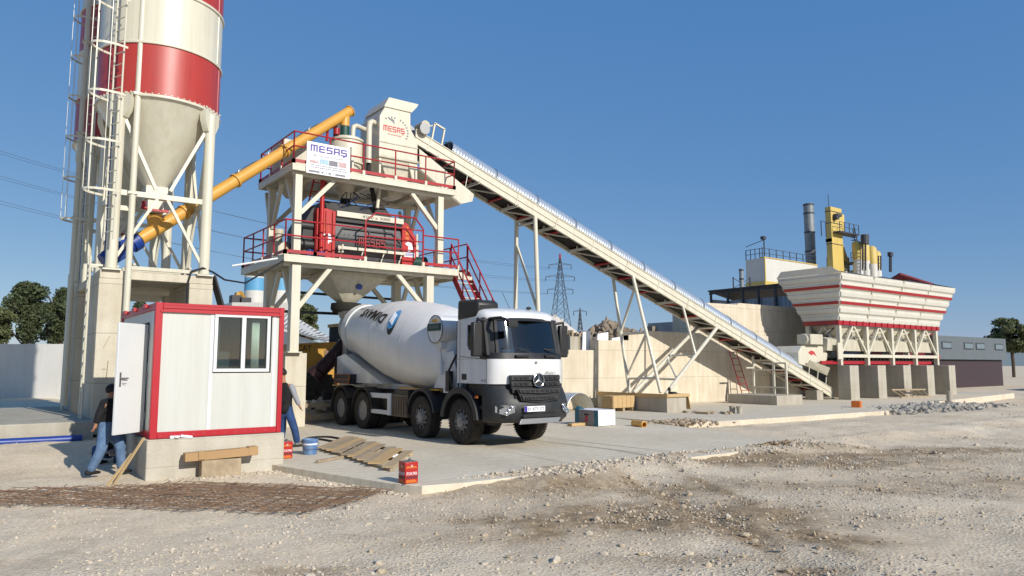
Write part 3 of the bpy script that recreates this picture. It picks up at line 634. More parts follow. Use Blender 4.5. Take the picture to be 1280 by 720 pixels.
mb = MB(); mb.tube(A1 - ad * .55 + V((0, .1, -.2)), A1 - ad * .55 + V((0, .1, -.85)), .14, 16); build(mb, 'gearbox', M['darksteel'], t)

# ================================================================ mixing tower
YF, YB, XL, XR = 21.42, 23.75, 7.78, 12.4
t = tower = thing('mixing_tower', 'two-level cream steel mixing tower with red railings above the truck', 'tower', (10, 22.6, 0))
cr = M['cream']
for x in (XL, XR):
    for y in (YF, YB):
        xu = x if x == XL else 12.8
        mb = MB(); mb.box((x - .135, y - .135, 2.23), (x + .135, y + .135, 4.87)); mb.box((x - .22, y - .22, 2.2), (x + .22, y + .22, 2.24)); mb.box((xu - .11, y - .11, 5.12), (xu + .11, y + .11, 7.62)); build(mb, 'post', cr, t, bev=.008)
def deck(x0, x1, y0, y1, z, th, name='deck'):
    mb = MB(); mb.box((x0, y0, z - .04), (x1, y1, z)); b1 = build(mb, name, cr, t)
    mb = MB()
    for y in (y0 + .04, y1 - .04): mb.box((x0 + .012, y - .035, z - th), (x1 - .012, y + .035, z - .042))
    for x in (x0 + .04, x1 - .04): mb.box((x - .035, y0 + .08, z - th + .004), (x + .035, y1 - .08, z - .043))
    k = int((x1 - x0) / .9)
    for i in range(1, k): x = x0 + (x1 - x0) * i / k; mb.box((x - .04, y0 + .08, z - th + .02), (x + .04, y1 - .08, z - .044))
    for y in (YF, YB): mb.box((x0 + .1, y - .06, z - th - .1), (x1 - .1, y + .06, z - th + .018))
    build(mb, 'deck_beam', cr, b1)
    return b1
deck(7.33, 13.45, 21.15, 25.4, 5.12, .22); deck(13.455, 14.25, 21.75, 25.4, 5.116, .2); deck(7.5, 13.3, 21.15, 24.4, 7.9, .2)
mb = MB()
def knee(x, y, z, dx, dz, w=.13): mb.bar((x, y, z), (x + dx, y, z + dz), w)
for y in (YF, YB):
    knee(XL + .1, y, 3.55, 1.0, 1.28); knee(XR - .1, y, 3.7, -1.1, 1.13); knee(XL + .1, y, 6.45, 1.05, 1.15); knee(12.7, y, 6.5, -1.0, 1.1)
for x, xu in ((XL, XL), (XR, 12.8)):
    mb.bar((x, YF + .12, 3.4), (x, YF + .95, 4.8), .12); mb.bar((x, YB - .12, 3.4), (x, YB - .95, 4.8), .12)
    mb.bar((xu, YF + .12, 6.3), (xu, YF + .9, 7.65), .11); mb.bar((xu, YB - .12, 6.3), (xu, YB - .9, 7.65), .11)
    mb.bar((xu, YB + .12, 6.35), (xu, YB + .6, 7.6), .1)
build(mb, 'brace', cr, t)
mb = MB(); mb.bar((XL, YB, 3.6), (XR, YB, 3.6), .09); mb.bar((XL + 1, YB + .4, 4.3), (XR, YB + .4, 4.25), .08); build(mb, 'pipe_run', M['darksteel'], t)
def railing(pts, z, h=1.05, post=.05, name='railing'):
    mb = MB(); base = MB()
    for a, b_ in zip(pts[:-1], pts[1:]):
        a, b_ = V(a), V(b_); L = (b_ - a).length; k = max(1, round(L / 1.15)); d = (b_ - a) / k
        for i in range(k + 1):
            p = a + d * i
            mb.tube((p.x, p.y, z + .005), (p.x, p.y, z + h), post / 2, 8); base.box((p.x - .045, p.y - .045, z), (p.x + .045, p.y + .045, z + .14))
        for zz in (h, h * .55): mb.tube((a.x, a.y, z + zz), (b_.x, b_.y, z + zz), post / 2, 8)
        mb.bar((a.x, a.y, z + .1), (b_.x, b_.y, z + .1), .012, .1)
    r = build(mb, name, M['red'], t); build(base, 'post_foot', cr, r)
zm, zu = 5.12, 7.9
railing([(7.38, 25.3, 0), (7.38, 21.2, 0), (8.3, 21.2, 0), (9.95, 21.2, 0)], zm); railing([(12.05, 21.2, 0), (13.45, 21.2, 0)], zm); railing([(14.2, 21.8, 0), (14.2, 25.3, 0), (7.38, 25.3, 0)], zm)
mb = MB(); rz = zm + 1.05                               # raised guard in front of the mixer
pts = [(9.95, 21.2, zm), (9.95, 21.2, rz + .25), (10.3, 21.2, rz + .55), (11.75, 21.2, rz + .55), (12.05, 21.2, rz + .2), (12.05, 21.2, zm)]
mb.path(pts, .03); mb.tube((11.0, 21.2, zm), (11.0, 21.2, rz + .55), .026)
for z in (.3, .62, 1.0): mb.tube((9.95, 21.2, zm + z + .2), (12.05, 21.2, zm + z + .2), .022, 8)
build(mb, 'guard_frame', M['red'], t)
railing([(7.55, 24.3, 0), (7.55, 21.2, 0), (13.25, 21.2, 0), (13.25, 24.3, 0), (7.55, 24.3, 0)], zu, 1.0)
# stairs down towards the yard
mb = MB()
for x in (13.5, 14.2): mb.bar((x, 21.75, 5.1), (x, 17.9, .1), .045, .2, up=(0, 0, 1))
build(mb, 'stair_stringer', M['red'], t)
mb = MB(); k = 18
for i in range(k): f_ = (i + .5) / k; mb.box((13.525, 21.75 - 3.85 * f_ - .1, 5.1 - 5.0 * f_ - .012), (14.175, 21.75 - 3.85 * f_ + .1, 5.1 - 5.0 * f_ + .012))
build(mb, 'stair_tread', cr, t)
mb = MB()
for x in (13.5, 14.2):
    for h in (1.0, .55): mb.tube((x, 21.75, 5.1 + h), (x, 17.9, .1 + h), .026, 8)
    for i in range(6): f_ = i / 5; mb.tube((x, 21.75 - 3.85 * f_, 5.1 - 5.0 * f_), (x, 21.75 - 3.85 * f_, 6.1 - 5.0 * f_), .024, 8)
build(mb, 'stair_rail', M['red'], t)
mb = MB()                                                 # red ladder between the decks
for q in (0, 1): mb.bar((8.2 + .42 * q, 22.6, zm), (8.75 + .42 * q, 22.6, 7.9), .05, .03)
for i in range(9): f_ = (i + .6) / 9; mb.tube((8.2 + .55 * f_, 22.6, zm + 2.78 * f_), (8.62 + .55 * f_, 22.6, zm + 2.78 * f_), .02, 6)
build(mb, 'deck_ladder', M['red'], t)
mb = MB(); mb.tube((7.2, 21.3, 4.98), (5.9, 21.3, 4.65), .03, 8); build(mb, 'hose_boom', M['white'], t)
for x in (XL + .12, XR - .1):
    for y in (YF, YB):
        mb = MB(); y0 = 21.4 if y == YF else y - .35; mb.box((x - .3 - .04, y0, 0), (x + .32, y0 + .72, 2.2))
        left, front = x < 10, y == YF
        solo(mb, 'concrete_pedestal', M['conc'], {(1, 1): 'cast concrete pedestal between the site cabin and the mixer truck, under the nearest tower post', (1, 0): 'cast concrete pedestal behind the nearest one, under the rear left tower post', (0, 1): 'cast concrete pedestal under the front right tower post, beyond the mixer truck', (0, 0): 'cast concrete pedestal under the rear right tower post'}[(int(left), int(front))], 'pedestal', group='pedestals of the mixing tower', bev=.015)
# cone below the mixer
mb = MB(); c = V((10.15, 23.0, 0))
def sq(cx, cy, z, hx, hy): return [(cx - hx, cy - hy, z), (cx + hx, cy - hy, z), (cx + hx, cy + hy, z), (cx - hx, cy + hy, z)]
def rd(cx, cy, z, r, n_=24): return [(cx + r * math.cos(2 * math.pi * i / n_ - 2.356), cy + r * math.sin(2 * math.pi * i / n_ - 2.356), z) for i in range(n_)]
def sqn(cx, cy, z, hx, hy):
    out = []; q = sq(cx, cy, z, hx, hy)
    for i in range(4):
        for k in range(6): out.append(tuple(V(q[i]).lerp(V(q[(i + 1) % 4]), k / 6)))
    return out
mb.loft([sqn(c.x, c.y, 4.86, 1.0, .95), sqn(c.x, c.y, 4.72, 1.0, .95), rd(c.x, c.y, 3.92, .3)]); dc = build(mb, 'discharge_cone', M['cream2'], t)
mb = MB(); mb.lathe([(.3, 3.93), (.5, 3.9), (.52, 3.72), (.44, 3.6)], (c.x, c.y, 0), n=28); build(mb, 'rubber_skirt', M['rubber'], dc)
mb = MB(); mb.tube((c.x + .1, c.y - .72, 4.42), (c.x + .1, c.y - .8, 4.4), .1, 16); build(mb, 'inspection_cap', M['blue'], dc)

# ---------------------------------------------------------------- twin shaft mixer on the middle deck
t = thing('concrete_mixer', 'red framed dark grey twin shaft concrete mixer on the middle deck', 'mixer', (10.4, 22.6, 5.12))
fy = 21.75
for x0 in (8.55, 11.55):
    mb = MB(); w_ = .55 if x0 > 9 else .62
    if x0 > 9: o = [(x0, fy, 5.25), (x0 + .18, fy, 5.13), (x0 + .42, fy, 5.22), (x0 + w_, fy, 5.5), (x0 + w_, fy, 6.15), (x0 + .2, fy, 6.62), (x0, fy, 6.68)]
    else: o = [(x0, fy, 5.13), (x0 + w_, fy, 5.13), (x0 + w_, fy, 6.72), (x0 + .3, fy, 6.78), (x0, fy, 6.75)]
    mb.prism(o, (0, 1.9, 0)); e = build(mb, 'end_frame', M['mixred'], t, bev=.012)
    mb = MB()
    if x0 < 9:
        mb.box((x0 + .28, fy - .05, 5.15), (x0 + .36, fy - .003, 6.7)); mb.box((x0 + .5, fy - .06, 5.15), (x0 + .58, fy - .003, 6.7)); mb.tube((x0 + .12, fy - .08, 5.14), (x0 + .12, fy - .08, 7.7), .07, 12)
        build(mb, 'rib', M['mixred'], e)
    mb = MB(); k = x0 + (.12 if x0 > 9 else .25)
    mb.prism([(k, fy - .008, 6.42), (k + .14, fy - .008, 6.42), (k + .07, fy - .008, 6.55)], (0, .004, 0)); mb.box((k, fy - .008, 6.22), (k + .14, fy - .004, 6.34)); mb.box((k, fy - .008, 6.06), (k + .14, fy - .004, 6.17)); build(mb, 'warning_label', M['orange'], e)
    mb = MB(); k = x0 + (.1 if x0 > 9 else .2)
    mb.prism([(k, fy - .009, 5.92), (k + .12, fy - .009, 6.0), (k + .25, fy - .009, 5.96), (k + .3, fy - .009, 5.84), (k + .34, fy - .009, 5.7), (k + .24, fy - .009, 5.72), (k + .2, fy - .009, 5.66), (k + .12, fy - .009, 5.66), (k + .14, fy - .009, 5.84)], (0, .004, 0))
    if x0 > 9: mb.box((k - .06, fy - .009, 5.48), (k + .38, fy - .005, 5.64))
    build(mb, 'emblem', M['sign'], e)
    if x0 > 9: build(blocktext('MESAZ', (k - .03, fy - .0095, 5.515), (1, 0, 0), (0, 0, 1), .38, .09, .003), 'lettering', M['purple'], e)
mb = MB(); X0, X1 = 9.18, 11.54
mb.prism([(X0, fy + .12, 6.42), (X0, fy + .05, 6.1), (X0, fy + .02, 5.62), (X0, fy + .25, 5.25), (X0, fy + 1.7, 5.25), (X0, fy + 1.75, 6.42)], (X1 - X0, 0, 0)); body = build(mb, 'drum_cover', M['mixgrey'], t, bev=.01)
mb = MB()
for p, q in (((X0 + .05, 5.86), (X1 - .05, 5.86)), ((X0 + .25, 6.22), (X1 - .35, 6.22)), ((X0 + .05, 5.9), (X0 + .25, 6.22)), ((X1 - .35, 6.22), (X1 - .02, 5.9)), ((10.35, 5.62), (10.35, 6.22)), ((X1 - .02, 5.6), (X1 - .02, 5.9))): mb.bar((p[0], fy + (.03 if p[1] < 6 else .05) - .02, p[1]), (q[0], fy + (.03 if q[1] < 6 else .05) - .02, q[1]), .045, .05)
for i in range(14): x = X0 + .15 + i * .16; mb.tube((x, fy + .0, 6.02), (x, fy + .06, 6.02), .012, 6)
build(mb, 'stiffener', M['darksteel'], body)
mb = MB(); mb.box((X0, fy - .08, 6.56), (X1 + .02, fy + .2, 6.74)); ws_ = build(mb, 'nameplate_beam', M['cream'], t, bev=.008)
build(text_mb('4500 x 3000', (10.05, fy - .081, 6.6), (1, 0, 0), (0, 0, 1), .1, .004, 1.0), 'lettering', M['ink'], ws_)
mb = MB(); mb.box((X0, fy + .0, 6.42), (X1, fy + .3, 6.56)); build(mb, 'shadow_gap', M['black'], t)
build(blocktext('MESAZ', (9.95, fy - .03, 5.7), (1, 0, 0), (0, 0, 1), .95, .26, .03), 'lettering', mat('dull_red', '#7d2a2c', .5), t)
mb = MB(); mb.bar((X0 + .05, fy - .06, 5.56), (X1 + .1, fy - .06, 5.56), .1, .09); mb.bar((X0 + .1, fy - .06, 5.62), (X0 + .1, fy - .06, 5.4), .06); mb.tube((X0 + .2, fy - .1, 5.4), (X0 + .2, fy - .1, 5.66), .04); build(mb, 'guard_bar', M['cream'], t)
mb = MB(); mb.box((X0, fy + .16, 5.14), (X1, fy + .2, 5.5)); build(mb, 'lower_shell', M['darksteel'], t)
mb = MB()
for x in (9.3, 10.0, 10.75, 11.4): mb.bar((x, fy - .02, 5.14), (x + .12, fy - .04, 5.52), .03)
build(mb, 'prop', M['cream'], t)
mb = MB(); mb.box((8.62, fy + .02, 5.14), (11.6, fy + .3, 5.2)); build(mb, 'base_beam', M['mixred'], t)
mb = MB(); mb.prism([(9.0, fy + .25, 6.74), (9.0, fy + 1.7, 6.74), (9.0, fy + 1.5, 7.15), (9.0, fy + .55, 7.15)], (2.2, 0, 0)); build(mb, 'hatch', M['mixgrey'], t)
mb = MB()
for k in range(7): a = random.random(); mb.path([(9.2 + 2.2 * random.random(), 21.9 + .6 * random.random(), 6.85), (9.4 + 1.8 * a, 21.9 + .4 * random.random(), 7.2 + .3 * random.random()), (9.6 + 1.4 * a, 22.3, 7.5), (9.8 + .8 * a, 22.5, 7.62)], .014, 6)
build(mb, 'hose', mat('hose_blue', '#16224a', .5), t)
mb = MB()
mb.prism([(8.2, 22.0, 5.3), (8.2, 22.0, 6.2), (8.55, 22.0, 6.9), (8.55, 22.0, 5.3)], (0, 1.4, 0)); mb.tube((8.1, 22.1, 5.6), (8.55, 22.1, 5.6), .2, 16); mb.tube((8.1, 22.1, 6.2), (8.55, 22.1, 6.2), .16, 16); build(mb, 'drive_guard', M['black'], t)
mb = MB(); mb.tube((8.25, 21.5, 5.13), (8.25, 21.5, 5.36), .11, 14); mb.tube((8.6, 21.45, 5.13), (8.6, 21.45, 5.33), .1, 14); build(mb, 'grease_pump', M['blue'], t)
mb = MB(); mb.tube((12.1, 22.3, 5.4), (12.65, 22.3, 5.4), .2, 18); mb.tube((12.65, 22.3, 5.4), (12.75, 22.3, 5.4), .23, 18); build(mb, 'drive_motor', M['green'], t)
mb = MB(); mb.obox((12.15, 22.2, 5.75), (.3, .5, .4)); mb.tube((12.25, 22.0, 5.9), (12.25, 22.0, 6.35), .04); build(mb, 'gearbox', M['cream'], t)
mb = MB(); mb.lathe([(.36, 5.13), (.36, 5.7), (.3, 5.78), (.12, 5.8), (.12, 6.05), (.16, 6.05), (.16, 6.2)], (7.85, 23.2, 0), n=28)
solo(mb, 'additive_tank', M['cream2'], 'small cream cylindrical tank on the left end of the middle deck', 'tank')

# ---------------------------------------------------------------- upper deck: weigh hoppers, aggregate hopper, sign
t = thing('cement_weigher', 'cream round cement weighing hopper with a conical bottom on the upper deck', 'hopper', (9.85, 22.6, 7.4)); wx, wy = 9.85, 22.6
mb = MB(); mb.lathe([(.16, 7.35), (.2, 7.42), (.55, 8.55), (.55, 9.36), (.5, 9.42), (.1, 9.46)], (wx, wy, 0), n=40); build(mb, 'body', M['cream'], t)
mb = MB(); mb.lathe([(.565, 8.52), (.59, 8.52), (.59, 8.58), (.565, 8.58)], (wx, wy, 0), n=40, caps=False); mb.lathe([(.565, 9.3), (.59, 9.3), (.59, 9.36), (.565, 9.36)], (wx, wy, 0), n=40, caps=False); build(mb, 'band', M['cream'], t)
mb = MB(); mb.tube((wx, wy, 7.36), (wx, wy, 7.0), .17, 18); build(mb, 'rubber_sleeve', M['rubber'], t)
mb = MB()
for a in (.4, 2.5, 4.6): mb.bar((wx + .62 * math.cos(a), wy + .62 * math.sin(a), 7.9), (wx + .62 * math.cos(a), wy + .62 * math.sin(a), 9.0), .09)
build(mb, 'support', M['cream'], t)
mb = MB(); mb.tube((wx - .5, wy - .3, 9.42), (wx - .5, wy - .3, 9.62), .1); mb.path([(wx - .75, wy - .1, 9.2), (wx - .72, wy - .1, 9.7), (wx - .4, wy, 9.75)], .05); build(mb, 'valve', M['red'], t)
t = thing('water_weigher', 'small cream box hopper on the upper deck behind the name sign', 'hopper', (8.3, 23.2, 7.9))
mb = MB(); mb.box((7.75, 22.7, 8.0), (8.75, 23.8, 9.1)); build(mb, 'box', M['cream2'], t, bev=.02)
mb = MB(); mb.loft([sq(8.25, 23.25, 8.0, .5, .55), sq(8.25, 23.25, 7.3, .15, .15)]); build(mb, 'cone', M['cream2'], t)

t = thing('aggregate_hopper', 'tall cream box hopper at the top of the belt conveyor marked with red lettering', 'hopper', (11.4, 22.6, 7.9)); hy, hw = 21.8, 1.5
O = [(10.66, 8.8), (10.66, 10.2), (10.84, 10.53), (11.82, 10.53), (11.83, 9.97), (12.12, 9.54), (12.12, 8.8)]
mb = MB(); mb.prism([(x, hy, z) for x, z in O], (0, hw, 0)); hb = build(mb, 'body', M['cream'], t, bev=.01)
mb = MB(); mb.prism([(10.8, hy - .03, 10.545), (10.98, hy - .03, 10.9), (12.12, hy - .03, 10.9), (12.06, hy - .03, 10.78), (11.86, hy - .03, 10.545)], (0, hw + .06, 0)); build(mb, 'lid', M['cream'], t, bev=.008)
mb = MB(); mb.bar((10.64, hy - .012, 9.32), (12.13, hy - .012, 9.32), .02, .04); mb.bar((10.64, hy - .02, 8.82), (12.14, hy - .02, 8.82), .05, .07); build(mb, 'seam', M['cream2'], hb)
mb = MB(); mb.loft([sq(11.39, hy + .75, 8.79, .72, .74), sq(11.5, hy + .75, 7.95, .28, .4), sq(11.5, hy + .75, 7.6, .26, .35)]); build(mb, 'cone', M['cream'], t)
mb = MB()
for y in (hy + .02, hy + hw - .08):
    mb.prism([(12.13, y, 8.8), (12.13, y, 7.9), (12.03, y, 7.9), (11.78, y, 8.78)], (0, .06, 0)); mb.box((10.68, y, 7.9), (10.75, y + .06, 8.8))
build(mb, 'support', M['cream'], t)
build(blocktext('MESAZ', (10.8, hy - .001, 9.72), (1, 0, 0), (0, 0, 1), .8, .2, .004), 'lettering', M['inkred'], hb)
mb = MB()
for i in range(13):
    a = R(125) - R(150) * i / 12; x, z = 11.2 + .5 * math.cos(a), 9.78 + .42 * math.sin(a)
    if i != 4: mb.bar((x, hy - .003, z), (x + .06 * math.cos(a), hy - .003, z + .06 * math.sin(a)), .05, .004, up=(0, 1, 0))
mb.prism([(10.95, hy - .004, 10.2), (11.2, hy - .004, 10.16), (11.22, hy - .004, 10.0), (11.14, hy - .004, 10.08), (11.0, hy - .004, 10.14)], (0, .003, 0))
build(mb, 'emblem', M['inkgrey'], hb)
build(text_mb('BETON SANTRALLERI', (10.98, hy - .002, 9.6), (1, 0, 0), (0, 0, 1), .05, .003, .5), 'small_lettering', M['inkred'], hb)
mb = MB(); mb.path([(10.66, hy + .3, 10.0), (10.5, hy + .25, 10.02), (10.4, hy + .2, 9.94), (10.38, hy + .2, 9.8), (10.38, hy + .2, 8.55)], .095, 14); build(mb, 'vent_pipe', M['cream'], t)
mb = MB(); mb.path([(10.66, hy + 1.0, 9.95), (10.2, hy + .85, 9.98), (10.08, hy + .8, 9.9), (10.06, hy + .8, 9.75), (10.06, hy + .8, 9.4)], .085, 14); build(mb, 'vent_pipe', M['cream'], t)
mb = MB(); mb.path([(10.38, hy + .2, 8.56), (10.38, hy + .2, 8.3), (10.55, hy + .2, 7.6), (10.7, hy + .25, 7.0)], .075, 12); build(mb, 'hose', M['rubber'], t)
mb = MB(); mb.path([(10.68, hy + .1, 7.05), (10.75, hy + .1, 7.7), (11.0, hy + .1, 8.0)], .06, 12); build(mb, 'chute_pipe', M['cream'], t)

t = thing('name_sign', 'white name board with purple lettering on the upper deck railing', 'sign', (8.7, 21.1, 7.9)); sy_ = 21.1
P0 = py(382, 214, sy_); P1 = py(437, 222, sy_); x0, x1, z0, z1 = P0.x + .02, P1.x, P0.z - .03, py(382, 175.5, sy_).z
mb = MB(); mb.box((x0, sy_, z0), (x1, sy_ + .03, z1)); bd = build(mb, 'board', M['sign'], t)
W_, H_ = x1 - x0, z1 - z0
build(blocktext('MESAZ', (x0 + .08 * W_, sy_ - .001, z0 + .7 * H_), (1, 0, 0), (0, 0, 1), .84 * W_, .22 * H_, .004), 'lettering', M['purple'], bd)
build(text_mb('BETON SANTRALLER\u0130', (x0 + .16 * W_, sy_ - .001, z0 + .56 * H_), (1, 0, 0), (0, 0, 1), .055 * H_, .003, .68 * W_), 'small_lettering', M['ink'], bd)
for i, (m, a, b_) in enumerate((('palepink', .07, .27), ('paleblue', .29, .5), ('inkgrey', .51, .71), ('palepink', .73, .92))):
    mb = MB(); mb.box((x0 + a * W_, sy_ - .004, z0 + .33 * H_), (x0 + b_ * W_, sy_ - .001, z0 + (.5 if i else .42) * H_)); build(mb, 'printed_picture', M[m], bd)
mb = MB()
for row, z in ((0, .255), (1, .185)):
    x = .1
    while x < .9: q = .015 + .03 * random.random(); mb.box((x0 + x * W_, sy_ - .003, z0 + z * H_), (x0 + (x + q) * W_, sy_ - .001, z0 + (z + .035) * H_)); x += q + .012
for a, b_ in ((.05, .3), (.34, .39), (.44, .46), (.5, .56), (.66, .9)): mb.box((x0 + a * W_, sy_ - .003, z0 + .04 * H_), (x0 + b_ * W_, sy_ - .001, z0 + .1 * H_))
build(mb, 'small_print', M['inkgrey'], bd)
mb = MB()
for x in (x0 + .1, x1 - .1): mb.bar((x, sy_ + .05, 7.9), (x, sy_ + .05, z1 - .02), .04)
build(mb, 'bracket', M['steel'], t)
# ================================================================ inclined belt conveyor
CY0, CY1 = 21.9, 23.1
def zt(x): return 9.97 - .3642 * (x - 12.26)
cs = V((1, 0, -.3642)).normalized(); cu_ = V((.3642, 0, 1)).normalized()
t = thing('belt_conveyor', 'long inclined cream belt conveyor under a galvanised arched cover, from ground to tower', 'conveyor', (25, 22.5, 0))
for y in (CY0, CY1):
    s = 1 if y == CY0 else -1; mb = MB(); a, b_ = 12.1, 38.3
    mb.prism([(a, y, zt(a)), (b_, y, zt(b_)), (b_ - .18, y, zt(b_) - .46), (a - .02, y, zt(a) - .5)], (0, s * .02, 0))
    for q, hh in ((0, .1), (-.27, .03), (-.5, .1)):
        mb.bar((a, y + s * (hh / 2 - .03), zt(a) + q), (b_, y + s * (hh / 2 - .03), zt(b_) + q), hh, .03, up=cu_)
    for i in range(14): x = a + .6 + i * 1.95; mb.bar((x, y - s * .012, zt(x) - .02), (x - .17, y - s * .012, zt(x - .17) - .55), .04, .03)
    build(mb, 'side_truss', M['cream'], t)
mb = MB()
for i in range(15):
    x = 13 + i * 1.78; z = zt(x) - .5
    mb.bar((x, CY0, z), (x, CY1, z), .07, .1); mb.bar((x + .8, CY0 + .05, zt(x + .8) - .52), (x + .02, CY1 - .05, z), .05)
    mb.bar((x, (CY0 + CY1) / 2, z), (x, (CY0 + CY1) / 2, z + .25), .06)
build(mb, 'cross_member', M['cream'], t)
mb = MB()
for dz, q in ((-.02, 0), (-.36, 0)): mb.prism([(12.2, CY0 + .08, zt(12.2) + dz), (38.1, CY0 + .08, zt(38.1) + dz), (38.1, CY1 - .08, zt(38.1) + dz), (12.2, CY1 - .08, zt(12.2) + dz)], cu_ * .018)
build(mb, 'belt', M['rubber'], t)
mb = MB()
for i in range(18): x = 13.2 + i * 1.4; mb.tube((x, CY0 + .06, zt(x) - .42), (x, CY1 - .06, zt(x) - .42), .05, 10)
build(mb, 'return_roller', M['red'], t)
mb = MB()
for x in (12.25, 38.1): mb.tube((x, CY0 + .06, zt(x) - .17), (x, CY1 - .06, zt(x) - .17), .2, 20)
build(mb, 'end_pulley', M['darksteel'], t)
yc = (CY0 + CY1) / 2; nseg = 11; xa, xb = 13.6, 35.4; seg = (xb - xa) / nseg
_, ea, eb = MB().frame((0, 0, 0), cs)
for k in range(nseg):
    mb = MB(); p0 = V((xa + k * seg, yc, zt(xa + k * seg) + .05)); L = seg / cs.x; rows = 64; vs_ = []; fs_ = []; nn = 20
    for i in range(rows + 1):
        rr = .5 + .011 * math.sin(2 * math.pi * i / rows * 16) if i < rows else .5
        for j in range(nn + 1): a = math.pi * j / nn; vs_.append(p0 + cs * (L * i / rows) + V((0, 1, 0)) * (-.56 * rr / .5 * math.cos(a)) + cu_ * (.52 * rr / .5 * math.sin(a)))
    for i in range(rows):
        for j in range(nn): fs_.append((i * (nn + 1) + j, (i + 1) * (nn + 1) + j, (i + 1) * (nn + 1) + j + 1, i * (nn + 1) + j + 1))
    mb.add(vs_, fs_); cov = build(mb, 'cover_section', M['galv'], t, smooth=180)
    sol = cov.modifiers.new('thickness', 'SOLIDIFY'); sol.thickness = .004
    mb = MB(); pts = [p0 + V((0, 1, 0)) * (-.585 * math.cos(math.pi * j / 20)) + cu_ * (.545 * math.sin(math.pi * j / 20)) for j in range(21)]; mb.path(pts, .008, 6); build(mb, 'cover_hoop', M['darksteel'], cov)
mb = MB()
for i in range(8):
    for j in range(1): a = 0
    pts = [V((xa - .12 + .05 * i * 0, yc, zt(xa) + .05)) + cs * (-.03 + .08 * i) + V((0, 1, 0)) * (-.5 * math.cos(math.pi * q / 14)) + cu_ * (.46 * math.sin(math.pi * q / 14)) for q in range(15)]; mb.path(pts, .012, 6)
build(mb, 'inner_ribs', M['darksteel'], t)
mb = MB(); mb.tube((12.35, CY0 - .05, zt(12.3) + .1), (12.35, CY0 - .2, zt(12.3) + .1), .2, 18); mb.tube((12.35, CY1 - .3, zt(12.3) + .3), (12.35, CY1 + .1, zt(12.3) + .3), .22, 18); build(mb, 'head_drive', M['steel'], t)
mb = MB(); mb.tube((12.55, CY0 + .1, zt(12.5) + .42), (12.55, CY0 + .62, zt(12.5) + .42), .17, 18); mb.bar((12.3, CY0 + .1, zt(12.3) + .15), (12.9, CY0 + .1, zt(12.3) + .42), .04); build(mb, 'motor', M['cream2'], t)
mb = MB()
for x in (12.75, 13.15): mb.bar((x, CY0 + .02, zt(x)), (x + .12, CY0 + .02, zt(x) + .62), .06)
mb.bar((12.85, CY0 + .02, zt(12.75) + .62), (13.28, CY0 + .02, zt(13.15) + .62), .06); build(mb, 'guard', M['cream'], t)
mb = MB(); mb.prism([(12.15, 21.72, 9.3), (14.43, 21.72, 8.01), (14.36, 21.72, 7.74), (13.88, 21.72, 7.59), (12.17, 21.72, 8.6)], (0, .03, 0)); mb.prism([(12.18, 21.752, 8.6), (13.88, 21.752, 7.59), (13.88, 23.0, 7.59), (12.18, 23.0, 8.6)], (-.01, 0, -.03)); build(mb, 'drip_chute', M['cream'], t)
mb = MB(); mb.tube((14.0, CY0 - .1, 7.75), (14.25, CY0 - .02, zt(14.25) - .5), .018, 6); build(mb, 'hanger', M['cream2'], t)
# trestles
def rodset(pairs, r=.06, name='trestle'):
    mb = MB()
    for p, q, rr in pairs: mb.tube(p, q, rr, 12)
    return build(mb, name, M['cream'], t)
n0, n1, f0, f1 = (17.4, CY0, zt(17.4) - .5), (17.4, 21.55, .05), (17.4, CY1, zt(17.4) - .5), (17.4, 23.25, .05)
L_ = lambda a, b_, k: tuple(V(a).lerp(V(b_), k))
rodset([(n0, n1, .085), (f0, f1, .085), (L_(n0, n1, .03), L_(f0, f1, .03), .05), (L_(f0, f1, .12), L_(n0, n1, .5), .055), (L_(f0, f1, .5), L_(n0, n1, .5), .05), (L_(f0, f1, .5), L_(n0, n1, .95), .05), (L_(n0, n1, 0), (17.4, CY1, zt(17.4) - .52), .05)])
n0, n1, f0, f1 = (22.75, CY0, zt(22.75) - .5), px(826, 491, 22.75), (22.75, CY1, zt(22.75) - .5), px(787, 491, 22.75)
rodset([(n0, n1, .075), (f0, f1, .075), (L_(n0, n1, .5), L_(f0, f1, .5), .045), (L_(n0, n1, .88), L_(f0, f1, .88), .045), (L_(n0, n1, .09), L_(f0, f1, .48), .055), (L_(n0, n1, .5), L_(f0, f1, .86), .05)])
na, nb, fa, fb = px(832, 493, 23.0), (28.35, CY0, zt(28.35) - .5), px(792, 491, 23.0), (28.35, CY1, zt(28.35) - .5)
rodset([(na, nb, .085), (fa, fb, .085), (L_(na, nb, .55), L_(fa, fb, .55), .045), (L_(na, nb, .2), L_(fa, fb, .2), .045), (L_(na, nb, .2), L_(fa, fb, .5), .045), (L_(na, nb, .55), (L_(na, nb, .55)[0], CY0, zt(L_(na, nb, .55)[0]) - .5), .055), (nb, fb, .06)], name='raking_strut')
mb = MB()
for u in (968, 983.6, 942.6): p = px(u, 490, 32.0); q = min(max(p.y, CY0 - 1.3), CY1); mb.bar((32.0, p.y, .4), (32.0, p.y, zt(32) - .5 if p.y > CY0 - .1 else 1.95), .09)
for z in (.75, 1.6): mb.bar((32.0, 20.7, z), (32.0, 22.5, z), .07)
mb.bar((31.3, 22.5, 1.7), (32, 22.5, 1.7), .06); mb.bar((32.0, 20.7, 1.93), (32, 22, 1.93), .08); build(mb, 'end_support', M['cream'], t)
mb = MB(); p0, p1 = V((34.9, CY0 + .05, zt(34.9) + .05)), V((37.6, CY0 + .05, zt(37.6) + .1))
